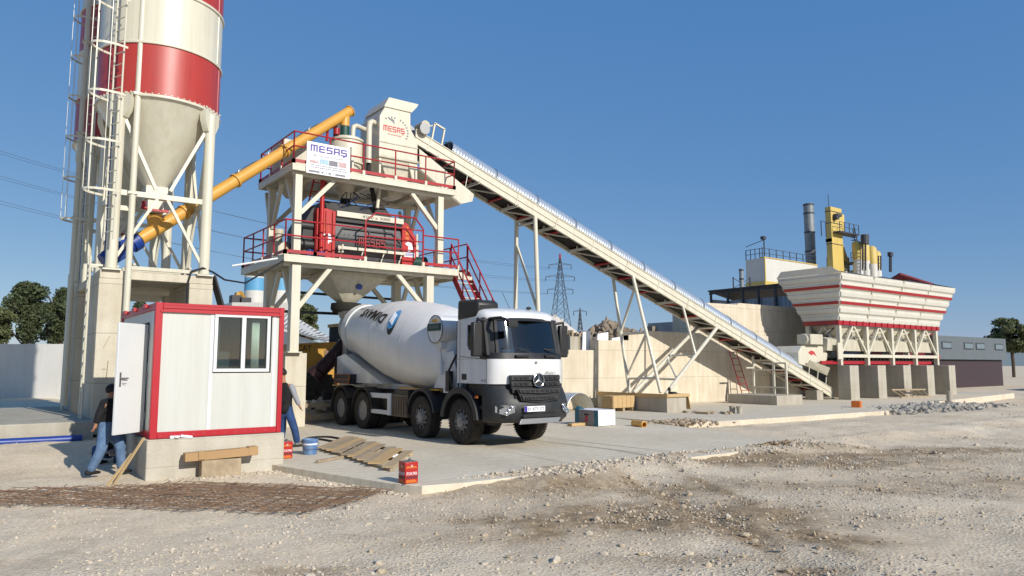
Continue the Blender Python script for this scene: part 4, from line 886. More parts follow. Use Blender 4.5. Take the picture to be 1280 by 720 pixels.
for y in (CY0 + .02, CY1 - .02):
    s = 1 if y > 22.5 else -1
    mb.prism([(35.7, y, zt(35.7) + .35), (37.7, y, zt(37.7) + .55), (37.5, y + s * .3, zt(37.5) + .9), (35.6, y + s * .3, zt(35.6) + .62)], (0, .02, .015))
    for x in (35.9, 36.7, 37.5): mb.bar((x, y, zt(x)), (x + .1, y, zt(x) + .42), .05)
build(mb, 'feed_skirt', M['cream'], t)
# blocks that carry the trestles
mb = MB(); mb.box((22.2, 19.65, -.1), (23.35, 23.6, .62)); solo(mb, 'trestle_footing', M['block'], 'long concrete footing under the crossed conveyor trestle legs', 'footing', bev=.015)
t = thing('formwork', 'pale timber formwork boards around the top of the long concrete footing', 'formwork', (22.8, 19.6, .5))
mb = MB(); mb.box((22.15, 19.6, .56), (22.195, 23.6, .7)); mb.box((22.2, 19.58, .58), (23.5, 19.64, .7)); build(mb, 'board', M['wood2'], t)
mb = MB(); mb.obox((23.52, 19.9, .38), (.04, .5, .64), rz=.1, ry=-.3); build(mb, 'side_board', M['wood2'], t)
mb = MB(); mb.box((30.3, 20.15, -.1), (32.4, 22.9, .42)); solo(mb, 'end_footing', M['block'], 'low concrete footing under the lower end support of the conveyor', 'footing', bev=.015)

# belt feeder head over the tail
t = thing('feeder_head', 'cream discharge hood with a small red emblem above the conveyor tail', 'hood', (36, 22.3, 1.6)); c0 = pd(1018, 450, 40)
hx, hy_ = 36.4, 21.9
mb = MB(); mb.prism([(35.0, hy_, 1.9), (35.0, hy_, 2.5), (35.35, hy_, 2.85), (37.3, hy_, 2.85), (37.8, hy_, 2.45), (37.6, hy_, 1.75), (37.2, hy_, 1.7), (36.0, hy_, 1.75)], (0, 1.5, 0)); hd = build(mb, 'hood', M['cream'], t, bev=.02)
mb = MB(); mb.prism([(35.9, hy_ - .006, 2.5), (36.2, hy_ - .006, 2.62), (36.5, hy_ - .006, 2.55), (36.7, hy_ - .006, 2.3), (36.4, hy_ - .006, 2.42), (36.2, hy_ - .006, 2.35)], (0, .004, 0)); build(mb, 'emblem', M['inkred'], hd)
mb = MB(); mb.obox((36.3, 22.0, 3.2), (1.2, .8, .55)); mb.tube((35.6, 22.0, 3.2), (37.0, 22.0, 3.2), .3, 16); build(mb, 'motor', M['cream2'], t, bev=.03)
mb = MB(); mb.obox((38.2, 21.4, 2.6), (.5, .06, .9)); build(mb, 'guard', M['cream'], t)
mb = MB(); mb.obox((37.9, 22.0, 2.95), (.9, .3, .35)); build(mb, 'drive', M['mixred'], t)

# ================================================================ aggregate bins
XF = lambda p: (p[0] * 1.1, p[1] * 1.1, p[2] * 1.1 - .185)      # bins drawn at 10/11 size
BX0, BX1, BYF, BYB, ZB, ZT = 34.8, 45.6, 19.5, 21.35, 4.0, 6.33
TX0, TX1, TYF, TYB = 33.85, 46.45, 18.72, 22.25
t = bins = thing('aggregate_bins', 'wide flared cream aggregate bins with red stripes on a trussed frame', 'hopper', (40, 20.4, 1.81))
def bpt(fx, fz, face):                   # point on a sloping wall: fx along, fz up
    if face == 'front': x = (BX0 + (BX1 - BX0) * fx) * (1 - fz) + (TX0 + (TX1 - TX0) * fx) * fz; return V((x, BYF + (TYF - BYF) * fz, ZB + (ZT - ZB) * fz))
    if face == 'back': x = (BX0 + (BX1 - BX0) * fx) * (1 - fz) + (TX0 + (TX1 - TX0) * fx) * fz; return V((x, BYB + (TYB - BYB) * fz, ZB + (ZT - ZB) * fz))
    x = (BX0, BX1)[face == 'right'] * (1 - fz) + (TX0, TX1)[face == 'right'] * fz; y = (BYF + (BYB - BYF) * fx) * (1 - fz) + (TYF + (TYB - TYF) * fx) * fz
    return V((x, y, ZB + (ZT - ZB) * fz))
rows = [0, .17, .335, .5, .67, .84, 1.0]
NRM = {'front': V((0, -1, .33)), 'back': V((0, 1, .33)), 'left': V((-1, 0, .4)), 'right': V((1, 0, .4))}
RIB = ((0, 0), (.1, .075), (.55, .075), (.68, 0), (.97, 0), (.972, -.02), (1, -.02))
for face in ('front', 'left', 'right', 'back'):
    nn = NRM[face].normalized(); k = 4 if face in ('front', 'back') else 1; mb = MB()
    for c in range(k):                      # folded sheets, one ribbed panel per bin
        f0, f1 = c / k + (.002 if c else 0), (c + 1) / k - (.002 if c < k - 1 else 0); vs_ = []; lv = []
        for r0, r1 in zip(rows[:-1], rows[1:]): lv += [(r0 + (r1 - r0) * q, o) for q, o in RIB]
        for q, o in lv: vs_ += [bpt(f0, q, face) + nn * o, bpt(f1, q, face) + nn * o]
        n_ = len(lv); vs_ += [bpt(f0, 0, face) - nn * .04, bpt(f1, 0, face) - nn * .04, bpt(f0, 1, face) - nn * .04, bpt(f1, 1, face) - nn * .04]
        mb.add(vs_, [(2 * i, 2 * i + 1, 2 * i + 3, 2 * i + 2) for i in range(n_ - 1)] + [(2 * n_, 2 * n_ + 2, 2 * n_ + 3, 2 * n_ + 1)] + [tuple([2 * i for i in range(n_)] + [2 * n_ + 2, 2 * n_]), tuple([2 * i + 1 for i in range(n_)] + [2 * n_ + 3, 2 * n_ + 1])])
    wl = build1(mb, 'bin_wall', M['binwhite'], t, smooth=0)
    for r0, r1 in ((.35, .41), (.68, .74)):
        mb = MB(); o = nn * .078; a, b_, c_, d_ = bpt(-.002, r0, face) + o, bpt(1.002, r0, face) + o, bpt(1.002, r1, face) + o, bpt(-.002, r1, face) + o; mb.prism([a, b_, c_, d_], nn * .012); build(mb, 'stripe', M['red'], wl)
    mb = MB()
    for c in range(1, k): mb.bar(bpt(c / k, 0, face) + nn * .03, bpt(c / k, 1, face) + nn * .03, .05, .06)
    if k > 1: build(mb, 'seam_rib', M['cream2'], wl)
mb = MB(); o = V((-.03, 0, 0))                 # raised left end plate with clipped corners
pl = [bpt(0, 1, 'left') + o, bpt(1, 1, 'left') + o]; up_ = V((-.12, 0, .32))
mb.prism([pl[0], pl[0].lerp(pl[1], .13) + up_, pl[0].lerp(pl[1], .9) + up_, pl[1]], (.03, 0, 0)); build(mb, 'end_plate', M['binwhite'], t)
for i, f_ in enumerate((.25, .5, .75, 1.0)):
    mb = MB(); a, b_ = bpt(f_, 1, 'front'), bpt(f_, 1, 'back'); dx = -1.0 if i < 3 else -.9
    mb.prism([a + V((dx, .25, -.05)), a + V((-.05, .1, .02)), a + V((-.02, 1.2, .34)), b_ + V((-.02, -.6, .34)), b_ + V((dx * .9, -.6, -.05))], (.02, 0, .02)); build(mb, 'divider', M['grey'] if i < 3 else M['darksteel'], t)
mb = MB(); mb.box((BX0 - .1, BYF - .06, ZB - .16), (BX1 + .1, BYF + .04, ZB + .06)); mb.box((BX0 - .12, BYF + .05, ZB - .155), (BX0 - .02, BYB, ZB + .055)); mb.box((BX1 + .02, BYF + .05, ZB - .155), (BX1 + .12, BYB, ZB + .055)); fl = build(mb, 'base_flange', M['red'], t)
mb = MB()
for i in range(17): x = BX0 + .3 + i * .64; mb.box((x - .015, BYF - .1, ZB - .14), (x + .015, BYF - .061, ZB + .2))
build(mb, 'gusset', M['red'], fl)
PX_ = [34.95 + 2.63 * i for i in range(5)]
for y in (BYF + .1, BYB - .1):
    for x in PX_: mb = MB(); mb.box((x - .1, y - .1, 1.83), (x + .1, y + .1, ZB - .16)); build(mb, 'leg', M['cream'], t)
mb = MB()
for y in (BYF + .08, BYB - .08):
    for a, b_ in zip(PX_[:-1], PX_[1:]):
        m_ = (a + b_) / 2; mb.bar((a + .08, y, 2.42), (m_ - .05, y, ZB - .18), .11); mb.bar((b_ - .08, y, 2.42), (m_ + .05, y, ZB - .18), .11); mb.bar((m_ - .4, y, 3.55), (m_ + .4, y, 3.55), .06)
    mb.box((PX_[0], y - .07, 2.22), (PX_[-1], y + .05, 2.38))
for x in PX_[:1]: mb.bar((x, BYF + .1, 2.6), (x, 20.4, 3.8), .09); mb.bar((x, BYB - .1, 2.6), (x, 20.4, 3.8), .09)
build(mb, 'brace', M['cream'], t)
for i in range(4):
    mb = MB(); cx_ = PX_[i] + 1.32; mb.loft([sq(cx_, 20.4, ZB - .17, 1.2, .75), sq(cx_, 20.4, 2.95, .45, .35), sq(cx_, 20.4, 2.8, .45, .35)]); build(mb, 'bin_outlet', M['cream2'], t)
    mb = MB()
    for k in range(3): x = cx_ - .5 + k * .42; mb.tube((x, 19.95, 2.95), (x + .3, 19.75, 3.35), .05); mb.bar((x, 19.9, 2.7), (x + .2, 19.8, 3.1), .03)
    mb.tube((cx_ - .8, 19.9, 3.6), (cx_ - .6, 19.85, 3.75), .05); build(mb, 'gate_cylinder', M['steel'], t)
mb = MB(); mb.prism([(34.0, 19.72, 2.55), (34.0, 19.66, 3.1), (34.0, 19.95, 3.22), (34.0, 20.9, 3.22), (34.0, 20.9, 2.55)], (11.2, 0, 0)); build(mb, 'weigh_trough', M['cream2'], t)
mb = MB()
for i in range(26): x = 35.2 + i * .4; mb.tube((x, 19.75, 2.12), (x, 20.9, 2.12), .085, 10); mb.box((x - .1, 19.7, 2.04), (x + .1, 19.74, 2.2))
build(mb, 'belt_roller', M['rubber'], t)
mb = MB(); mb.box((33.4, 19.68, 1.88), (45.0, 19.78, 2.04)); mb.box((33.4, 20.9, 1.88), (45.0, 21.0, 2.04)); build(mb, 'belt_frame', M['red'], t)
mb = MB(); mb.prism([(34.2, 19.7, 2.06), (45, 19.7, 2.06), (45, 20.95, 2.06), (34.2, 20.95, 2.06)], (0, 0, .02)); build(mb, 'belt', M['rubber'], t)
mb = MB(); mb.tube((45.7, 19.9, 2.3), (46.2, 19.9, 2.3), .2, 18); build(mb, 'tail_drum', M['red'], t)
mb = MB(); mb.path([(34.7, 19.9, 3.6), (34.3, 20.0, 3.4), (34.2, 20.2, 3.0), (34.3, 20.6, 2.6)], .05); mb.path([(35, 19.9, 3.7), (34.4, 19.9, 3.3), (34.5, 20.1, 2.8)], .04); mb.tube((34.2, 20.4, 3.0), (34.2, 20.4, 3.4), .28); build(mb, 'air_line', M['black'], t)
for i in range(5):
    x = 34.65 + 2.7 * i; mb = MB(); mb.box((x, 18.95, -.1), (x + .82, 19.6 if i == 0 else 20.4, 1.82))
    solo(mb, 'concrete_pier', M['concgrey'], ['bare concrete pier at the conveyor end of the aggregate bins', 'second concrete pier from the conveyor end under the aggregate bins', 'middle concrete pier of the five under the aggregate bins, rung frame leaning on it', 'fourth concrete pier from the conveyor end under the aggregate bins', 'bare concrete pier at the far right end of the aggregate bins'][i], 'pier', loc=(x + .4, 19.3, -.1), group='concrete piers under the bins', bev=.015)

XF = None
# ================================================================ retaining walls
t = thing('retaining_wall', 'long pale cast concrete retaining wall with stepped top behind the conveyor', 'wall', (27, 24.2, 0))
wy = 24.0
mb = MB(); mb.prism([(15.2, wy, -.1), (35.5, wy, -.1), (35.5, wy, 3.42), (26, wy, 3.46), (24.6, wy, 3.3), (24.6, wy, 2.98), (22.5, wy, 2.95), (22.5, wy, 2.5), (20.9, wy, 2.5), (20.9, wy, 2.3), (15.2, wy, 2.3)], (0, .4, 0)); build(mb, 'wall_face', M['wall'], t, bev=.012)
mb = MB(); mb.box((24.6, wy + .05, 2.98), (24.95, wy + .35, 3.32)); build(mb, 'upstand', M['wall'], t)
mb = MB(); mb.prism([(30.4, 25.2, 0), (44, 25.2, 0), (44, 25.2, 5.3), (34.6, 25.2, 5.3), (34.5, 25.2, 5.2), (30.4, 25.2, 5.16)], (0, 1.2, 0)); solo(mb, 'ramp_wall', M['wall'], 'tall pale concrete loading ramp wall behind the aggregate bins', 'wall', bev=.015)
mb = MB(); mb.box((40.4, 22.7, -.1), (50, 23.5, 1.84)); solo(mb, 'bin_back_wall', M['concgrey'], 'shaded concrete wall behind the piers of the aggregate bins', 'wall')
mb = MB()
for x, w_, h_ in ((22.1, .5, .55), (23.0, .7, .5), (23.9, .8, .32), (24.35, .3, .22)): mb.prism([(x, wy + .45, 2.5), (x + w_, wy + .45, 2.5), (x + w_ + .02, wy + .45, 2.9 + h_ * .9), (x + .05, wy + .45, 2.75 + h_)], (0, .05, 0))
solo(mb, 'foam_sheets', M['sign'], 'white broken foam sheets standing along the top of the retaining wall', 'sheets')
mb = MB(); mb.obox((21.55, wy + .6, 2.8), (.5, .5, .6)); solo(mb, 'grey_drum', M['block'], 'small grey concrete block on the low step of the retaining wall', 'block')
def quiet(): pass
# ================================================================ mixer truck (drives towards -Y)
TX, TW = 9.4, 2.15; TXE = TX + TW; TC = TX + TW / 2
t = truck = thing('mixer_truck', 'white concrete mixer truck with a white drum parked under the mixing tower', 'truck', (TC, 18, 0))
AX = [14.62, 16.5, 19.95, 21.5]; WR = .53
# --- wheels
def wheel(x, y, side, steer):
    mb = MB(); s = side
    mb.lathe([(.12, 0), (.12, -.05), (.2, -.06), (.2, -.02)] if steer else [(.13, 0), (.13, .03), (.1, .06), (.06, .065)], (x - s * 0 + s * (.0 if steer else -.12), y, WR), (s, 0, 0), n=24)
    hub = build(mb, 'wheel', M['chassis'], truck)
    mb = MB(); w_ = .31
    pr = [(.29, -w_ * .46), (.38, -w_ * .5), (.47, -w_ * .5), (.512, -w_ * .43)]
    for k in range(5): q = -w_ * .38 + k * w_ * .17; pr += [(.53, q), (.53, q + w_ * .12), (.518, q + w_ * .125), (.518, q + w_ * .165)]
    pr += [(.53, w_ * .4), (.512, w_ * .45), (.47, w_ * .5), (.38, w_ * .5), (.29, w_ * .46)]
    mb.lathe(pr, (x - s * w_ / 2, y, WR), (s, 0, 0), n=56, caps=False)
    for i in range(48):
        a = 2 * math.pi * i / 48
        for q in (-.45, .45): mb.obox((x - s * w_ / 2 + s * q * w_, y + .512 * math.cos(a), WR + .512 * math.sin(a)), (.045, .03, .04), rx=a)
    build(mb, 'tyre', M['tyre'], hub)
    mb = MB()
    if steer:
        mb.lathe([(.295, -.02), (.3, 0), (.285, .005), (.26, -.05), (.23, -.03), (.2, .0), (.14, .015), (.13, .05), (.1, .06), (.0, .062)], (x - s * .02, y, WR), (s, 0, 0), n=40)
        for i in range(10): a = .6283 * i; mb.tube((x, y + .17 * math.cos(a), WR + .17 * math.sin(a)), (x + s * .035, y + .17 * math.cos(a), WR + .17 * math.sin(a)), .02, 8)
        mb.m(1)
        for i in range(10): a = .6283 * (i + .5); mb.obox((x - s * .028, y + .238 * math.cos(a), WR + .238 * math.sin(a)), (.05, .06, .075), rx=a + 1.57)
        build(mb, 'rim', [M['rim'], M['black']], hub)
    else:
        mb.lathe([(.295, -.02), (.3, 0), (.28, .0), (.26, -.1), (.2, -.15), (.17, -.15), (.15, -.11), (.0, -.1)], (x - s * .02, y, WR), (s, 0, 0), n=40)
        for i in range(10): a = .6283 * i; mb.tube((x - s * .16, y + .19 * math.cos(a), WR + .19 * math.sin(a)), (x - s * .12, y + .19 * math.cos(a), WR + .19 * math.sin(a)), .018, 8)
        build(mb, 'rim', M['rim'], hub)
for i, y in enumerate(AX):
    for s, x in ((-1, TX - .03), (1, TXE + .03)):
        wheel(x, y, s, i < 2)
        if i > 1:
            mb = MB(); mb.lathe([(.3, -.15), (.48, -.15), (.525, -.1), (.525, .1), (.48, .15), (.3, .15)], (x - s * .52, y, WR), (s, 0, 0), n=40); build(mb, 'inner_tyre', M['tyre'], truck)
mb = MB()
for y in AX: mb.tube((TX + .2, y, WR), (TXE - .2, y, WR), .09, 12); mb.lathe([(.1, -.2), (.24, -.1), (.24, .1), (.1, .2)], (TC, y, WR), (1, 0, 0), n=20) if y > 19 else None
build(mb, 'axle', M['chassis'], t)
mb = MB()
for x in (TC - .42, TC + .36): mb.box((x, 13.7, .86), (x + .07, 23.3, 1.14))
for y in (14, 15.6, 17.4, 19.2, 20.7, 23.2): mb.box((TC - .35, y, .88), (TC + .36, y + .1, 1.1))
build(mb, 'chassis', M['chassis'], t)
mb = MB()
for x in (TC - .46, TC + .36): mb.box((x, 15.3, 1.15), (x + .1, 23.1, 1.3))
mb.box((TX + .15, 15.2, 1.16), (TXE - .15, 15.7, 1.26)); build(mb, 'subframe', M['truckwhite'], t)
mb = MB(); mb.box((TX + .12, 15.95, 1.2), (TX + .3, 18.0, 1.24)); mb.box((TX + .16, 21.5, 1.18), (TX + .34, 22.6, 1.22)); build(mb, 'yellow_strip', M['yellow'], t)
# --- fenders
def arch(mb, y, r0, r1, x0, x1, a0, a1, n_=18):
    vs = []; fs = []
    for i in range(n_ + 1):
        a = a0 + (a1 - a0) * i / n_
        for r in (r0, r1):
            for x in (x0, x1): vs.append((x, y + r * math.cos(a), WR + r * math.sin(a)))
    for i in range(n_): o = i * 4; fs += [(o, o + 1, o + 5, o + 4), (o + 2, o + 6, o + 7, o + 3), (o, o + 4, o + 6, o + 2), (o + 1, o + 3, o + 7, o + 5)]
    fs += [(0, 2, 3, 1), (n_ * 4, n_ * 4 + 1, n_ * 4 + 3, n_ * 4 + 2)]; mb.add(vs, fs)
for s in (-1, 1):
    e = TX - .06 if s < 0 else TXE + .06; i_ = e - s * .42
    x0, x1 = min(e, i_), max(e, i_)
    mb = MB(); arch(mb, AX[1], .66, .72, x0, x1, .05, math.pi - .2); mb.box((x0, AX[1] + .62, .75), (x1, AX[1] + .68, 1.2)); build(mb, 'fender', M['bumper'], t)
    for y in AX[2:]: mb = MB(); arch(mb, y, .64, .68, x0, x1, .25 if y < 21 else -.2, math.pi - (.1 if y < 21 else .5)); build(mb, 'fender', M['chassis'], t)
    mb = MB(); arch(mb, AX[0], .66, .8, e - .05 if s < 0 else e - .05, e + .07 if s < 0 else e + .05, .1, math.pi - .1); arch(mb, AX[0], .66, .7, x0, x1, .1, math.pi - .1); build(mb, 'fender', M['bumper'], t)
# --- side equipment on the visible flank
mb = MB(); y0, y1 = px(486, 510, TX).y, px(462, 510, TX).y
mb.box((TX, y0, .92), (TX + .04, y1, 1.06)); mb.box((TX, y0, .48), (TX + .04, y1, .6)); mb.box((TX - .004, y0 - .1, .47), (TX + .05, y0 + .1, 1.07)); build(mb, 'side_guard', M['white'], t, bev=.01)
mb = MB(); y0, y1 = px(508, 510, TX).y, px(489.5, 510, TX).y
mb.box((TX + .02, y0, .46), (TX + .6, y1, 1.06))
for i in range(6): y = y0 + (y1 - y0) * (i + .5) / 6; mb.box((TX + .0, y - .03, .52), (TX + .02, y + .03, 1.0))
build(mb, 'fuel_tank', mat('dusty_tank', '#7b6a58', .6, .3, vscale=3, dirt='#4d4238', damt=.5), t, bev=.02)
mb = MB(); mb.obox((TX + .3, (y0 + y1) / 2, 1.12), (.5, .7, .1)); mb.tube((TX + .2, 17.05, .75), (TX + .2, 17.35, .75), .16); mb.box((TX + .2, 18.6, .6), (TX + .7, 19.2, 1.05)); mb.box((TXE - .6, 17.2, .5), (TXE - .02, 18.9, 1.05)); build(mb, 'toolbox', M['black'], t)
mb = MB(); mb.box((TX + .05, 21.1, 1.26), (TX + .5, 22.2, 1.56)); rg = build(mb, 'rear_guard', M['black'], t)
mb = MB()
for z in (1.28, 1.4, 1.56): mb.tube((TX + .03, 21.08, z), (TX + .03, 22.2, z), .013, 6)
mb.tube((TX + .03, 21.08, 1.28), (TX + .03, 21.0, 1.56), .013, 6); build(mb, 'orange_edge', M['orange'], rg)
mb = MB(); mb.prism([(TX + .3, 19.3, 1.3), (TX + .3, 22.6, 1.3), (TX + .3, 22.6, 2.1), (TX + .3, 22.0, 2.2)], (TW - .6, 0, 0)); build(mb, 'rear_pedestal', M['truckwhite'], t)
mb = MB()
for x in (TX + .22, TXE - .3): mb.prism([(x, 15.15, 1.26), (x, 16.3, 1.26), (x, 15.7, 2.15), (x, 15.35, 2.2)], (.08, 0, 0)); mb.bar((x, 15.3, 1.9), (x, 15.0, 1.3), .06)
mb.box((TX + .3, 15.36, 1.4), (TXE - .3, 15.46, 1.8)); build(mb, 'front_pedestal', M['truckwhite'], t, bev=.01)
mb = MB(); mb.obox((TX + .1, 15.35, 1.45), (.12, .16, .5)); mb.path([(TX + .1, 15.2, 1.3), (TX + .05, 15.3, 1.7), (TX + .15, 15.1, 2.1)], .03); mb.path([(TX + .2, 15.05, 1.3), (TX + .15, 15.1, 1.9), (TX + .3, 15.0, 2.3)], .025); build(mb, 'hydraulic_hose', M['black'], t)
# --- drum
DA, DB = V((TC - .05, 15.55, 2.02)), V((TC - .05, 22.35, 3.03)); dax = (DB - DA).normalized(); dl = (DB - DA).length
prof = [(.0, .0), (.35, .02), (.62, .1), (.84, .25), (1.0, .5), (1.1, .85), (1.17, 1.3), (1.21, 1.9), (1.225, 2.6), (1.205, 3.3), (1.15, 4.0), (1.06, 4.7), (.95, 5.4), (.84, 6.1), (.76, 6.6)]
def drad(tt):
    for (r0, t0), (r1, t1) in zip(prof[:-1], prof[1:]):
        if t0 <= tt <= t1: return r0 + (r1 - r0) * (tt - t0) / (t1 - t0)
    return prof[-1][0]
mb = MB(); fine = [prof[0]] + [(drad(q), q) for q in np.linspace(.02, 6.6, 60)]
fine = [(r if i in (0, len(fine) - 1) else (fine[max(0, i - 1)][0] + r * 2 + fine[min(len(fine) - 1, i + 1)][0]) / 4, q) for i, (r, q) in enumerate(fine)]
mb.lathe(fine, DA, dax, n=96); drum = build(mb, 'drum', M['drum'], t, smooth=60)
mb = MB(); mb.lathe([(.76, 6.3), (.845, 6.31), (.845, 6.62), (.76, 6.64)], DA, dax, n=64, caps=False); build(mb, 'roller_ring', M['white'], drum)
mb = MB()
for q in (1.95, 3.9): r = drad(q) + .002; mb.lathe([(r, q - .012), (r + .004, q), (r - .001, q + .012)], DA, dax, n=96, caps=False)
build(mb, 'weld_seam', M['drum'], drum)
mb = MB(); mb.lathe([(.77, 6.66), (.77, 6.72), (.6, 6.8)], DA, dax, n=48); build(mb, 'mouth', M['black'], drum)
_, d1, d2 = MB().frame((0, 0, 0), dax)
if d1.x < 0: pass
xneg = -V((1, 0, 0)); upd = (V((0, 0, 1)) - dax * dax.z).normalized()
def onskin(tt, ang, off=.012):          # ang measured from the flank facing -X upwards
    r = drad(tt) + off; return DA + dax * tt + (xneg * math.cos(ang) + upd * math.sin(ang)) * r
# writing hangs upside down: it reads towards the rear-left when turned half round
def wrap(t0, a0, k): return lambda x, y: onskin(t0 + x, a0 - y / 1.0 * k)
def drumtext(body, t0, a0, h, w_, name, m, shear=.2):
    mb = text_mb(body, (0, 0, 0), (1, 0, 0), (0, 1, 0), h, width=w_, cut=.07, shear=shear, bold=.035 if h > .2 else .01, fn=lambda x, y: onskin(t0 + x, a0 + R(6.3) * x - y / drad(t0 + x)))
    return build(mb, name, m, drum)
drumtext('DIMAVS', 3.2, R(38.5), .31, 2.2, 'lettering', M['ink']); drumtext('Group', 5.55, R(57), .13, .6, 'small_lettering', M['inkgrey'])
def ell(cx, ca, rx, ry, name, m, off, rot=.5, clip=None):
    mb = MB(); vs = [onskin(cx, ca, off)]; n_ = 40
    for ring in (.34, .67, 1.0):
        for i in range(n_):
            a = 2 * math.pi * i / n_; x, y = ring * rx * math.cos(a), ring * ry * math.sin(a)
            if clip: x, y = clip(x, y)
            X_, Y_ = x * math.cos(rot) - y * math.sin(rot), x * math.sin(rot) + y * math.cos(rot); vs.append(onskin(cx + X_, ca + Y_ / drad(cx), off))
    fs = [(0, 1 + i, 1 + (i + 1) % n_) for i in range(n_)]
    for r_ in range(2): fs += [(1 + r_ * n_ + i, 1 + (r_ + 1) * n_ + i, 1 + (r_ + 1) * n_ + (i + 1) % n_, 1 + r_ * n_ + (i + 1) % n_) for i in range(n_)]
    mb.add(vs, fs); return build(mb, name, m, drum)
ell(2.66, R(29), .2, .36, 'logo', M['ink'], .011, -.3, None); ell(2.72, R(35), .21, .33, 'logo', M['logoblue'], .016, -.3)
mb = MB()
for k in range(4):
    pts = [onskin(2.62 + .07 * k + .02 * i, R(26) + R(5) * i + R(1.2) * k, .022) for i in range(4)]; mb.path(pts, .012, 5)
build(mb, 'logo_lines', M['white'], drum)
# --- water tank
mb = MB(); wc = V((TX + .0, 15.9, 2.74)); mb.lathe([(.0, 0), (.33, .0), (.35, .02), (.35, 1.9), (.33, 1.93), (0, 1.95)], wc, (1, 0, 0), n=48); wt = build(mb, 'water_tank', M['truckwhite'], t)
mb = MB(); mb.lathe([(.352, .0), (.36, .0), (.36, .03), (.352, .03)], wc, (1, 0, 0), n=48, caps=False); build(mb, 'tank_rim', M['steel'], wt)
mb = MB(); mb.box((wc.x - .03, wc.y - .3, wc.z - .04), (wc.x - .002, wc.y + .32, wc.z + .14)); sg = build(mb, 'level_sign', M['green'], wt)
mb = MB()
for k in range(5): mb.box((wc.x - .034, wc.y - .2 + .085 * k, wc.z + .02), (wc.x - .0305, wc.y - .16 + .085 * k, wc.z + (.08 if k % 2 else .1)))
build(mb, 'marking', M['inkgrey'], sg)
mb = MB(); mb.box((wc.x - .02, wc.y - .16, wc.z + .18), (wc.x - .002, wc.y + .12, wc.z + .25)); build(mb, 'name_label', M['yellow'], wt)
mb = MB(); mb.tube((TX + .15, 15.9, 2.4), (TX + .15, 15.8, 1.6), .04); mb.tube((TX + 1.7, 15.7, 2.4), (TX + 1.7, 15.6, 1.6), .04); mb.box((TX + .08, 15.72, 2.25), (TX + .22, 16.05, 2.42)); build(mb, 'tank_stand', M['truckwhite'], t)
# --- loading hopper, chute, rear
rc = V((TC - .12, 22.85, 0))
mb = MB(); mb.loft([rd(rc.x, rc.y, 3.62, .52), rd(rc.x, rc.y, 3.55, .52), rd(rc.x, rc.y - .1, 2.95, .26)]); build(mb, 'loading_hopper', M['steel'], t)
mb = MB(); mb.lathe([(.66, 6.75), (.7, 6.85), (.66, 7.25), (.45, 7.5), (.1, 7.55)], DA, dax, n=36); mb.prism([(TC - .5, 22.45, 2.0), (TC - .5, 22.6, 2.7), (TC - .5, 23.2, 2.7), (TC - .5, 23.3, 2.2)], (.9, 0, 0)); build(mb, 'rear_housing', mat('housing_grey', '#b3b4b2', .55, vscale=4, dirt='#8d8375', damt=.5), t)
mb = MB(); mb.path([(TC - .3, 23.0, 2.6), (TC - .6, 23.1, 2.2), (TC - 1.15, 23.15, 1.62)], .24, 14); mb.tube((TC - 1.15, 23.15, 1.62), (TC - 1.3, 23.2, 1.45), .3, 16); build(mb, 'discharge_chute', mat('chute_maroon', '#3a1b1c', .55, .2, dirt='#191414', damt=.6), t)
mb = MB()
for x in (TC - .7, TC + .6): mb.bar((x, 22.9, 1.1), (x, 22.8, 2.3), .08)
mb.box((TX + .1, 23.2, .7), (TXE - .1, 23.3, .95)); build(mb, 'rear_frame', M['chassis'], t)
# --- cab
def plan(x0, x1, yf, yb, c, bow=.05):
    return [(x0, yb), (x0, yf + c * 1.0), (x0 + c * .25, yf + c * .45), (x0 + c * .95, yf + .04), ((x0 + x1) / 2, yf - bow), (x1 - c * .95, yf + .04), (x1 - c * .25, yf + c * .45), (x1, yf + c * 1.0), (x1, yb)]
def lvl(z, yf, c=.36, ins=0, yb=14.84, bow=.06): return [(x, y, z) for x, y in plan(TX + ins, TXE - ins, yf, yb, c, bow)]
CF = 13.22
mb = MB(); mb.loft([lvl(1.42, CF + .02), lvl(1.7, CF), lvl(1.98, CF + .02)]); cab = build(mb, 'cab_shell', M['truckwhite'], t, smooth=50)
mb = MB(); mb.loft([lvl(1.982, CF + .03, ins=.012), lvl(2.12, CF + .09, ins=.012)]); build(mb, 'wiper_panel', M['black'], cab, smooth=50)
mb = MB(); mb.loft([lvl(2.9, CF + .3, ins=.02), lvl(3.0, CF + .3, ins=.01), lvl(3.1, CF + .45, ins=.04), lvl(3.18, CF + .75, ins=.16), lvl(3.2, CF + .95, ins=.35)]); build(mb, 'roof', M['truckwhite'], cab, smooth=60)
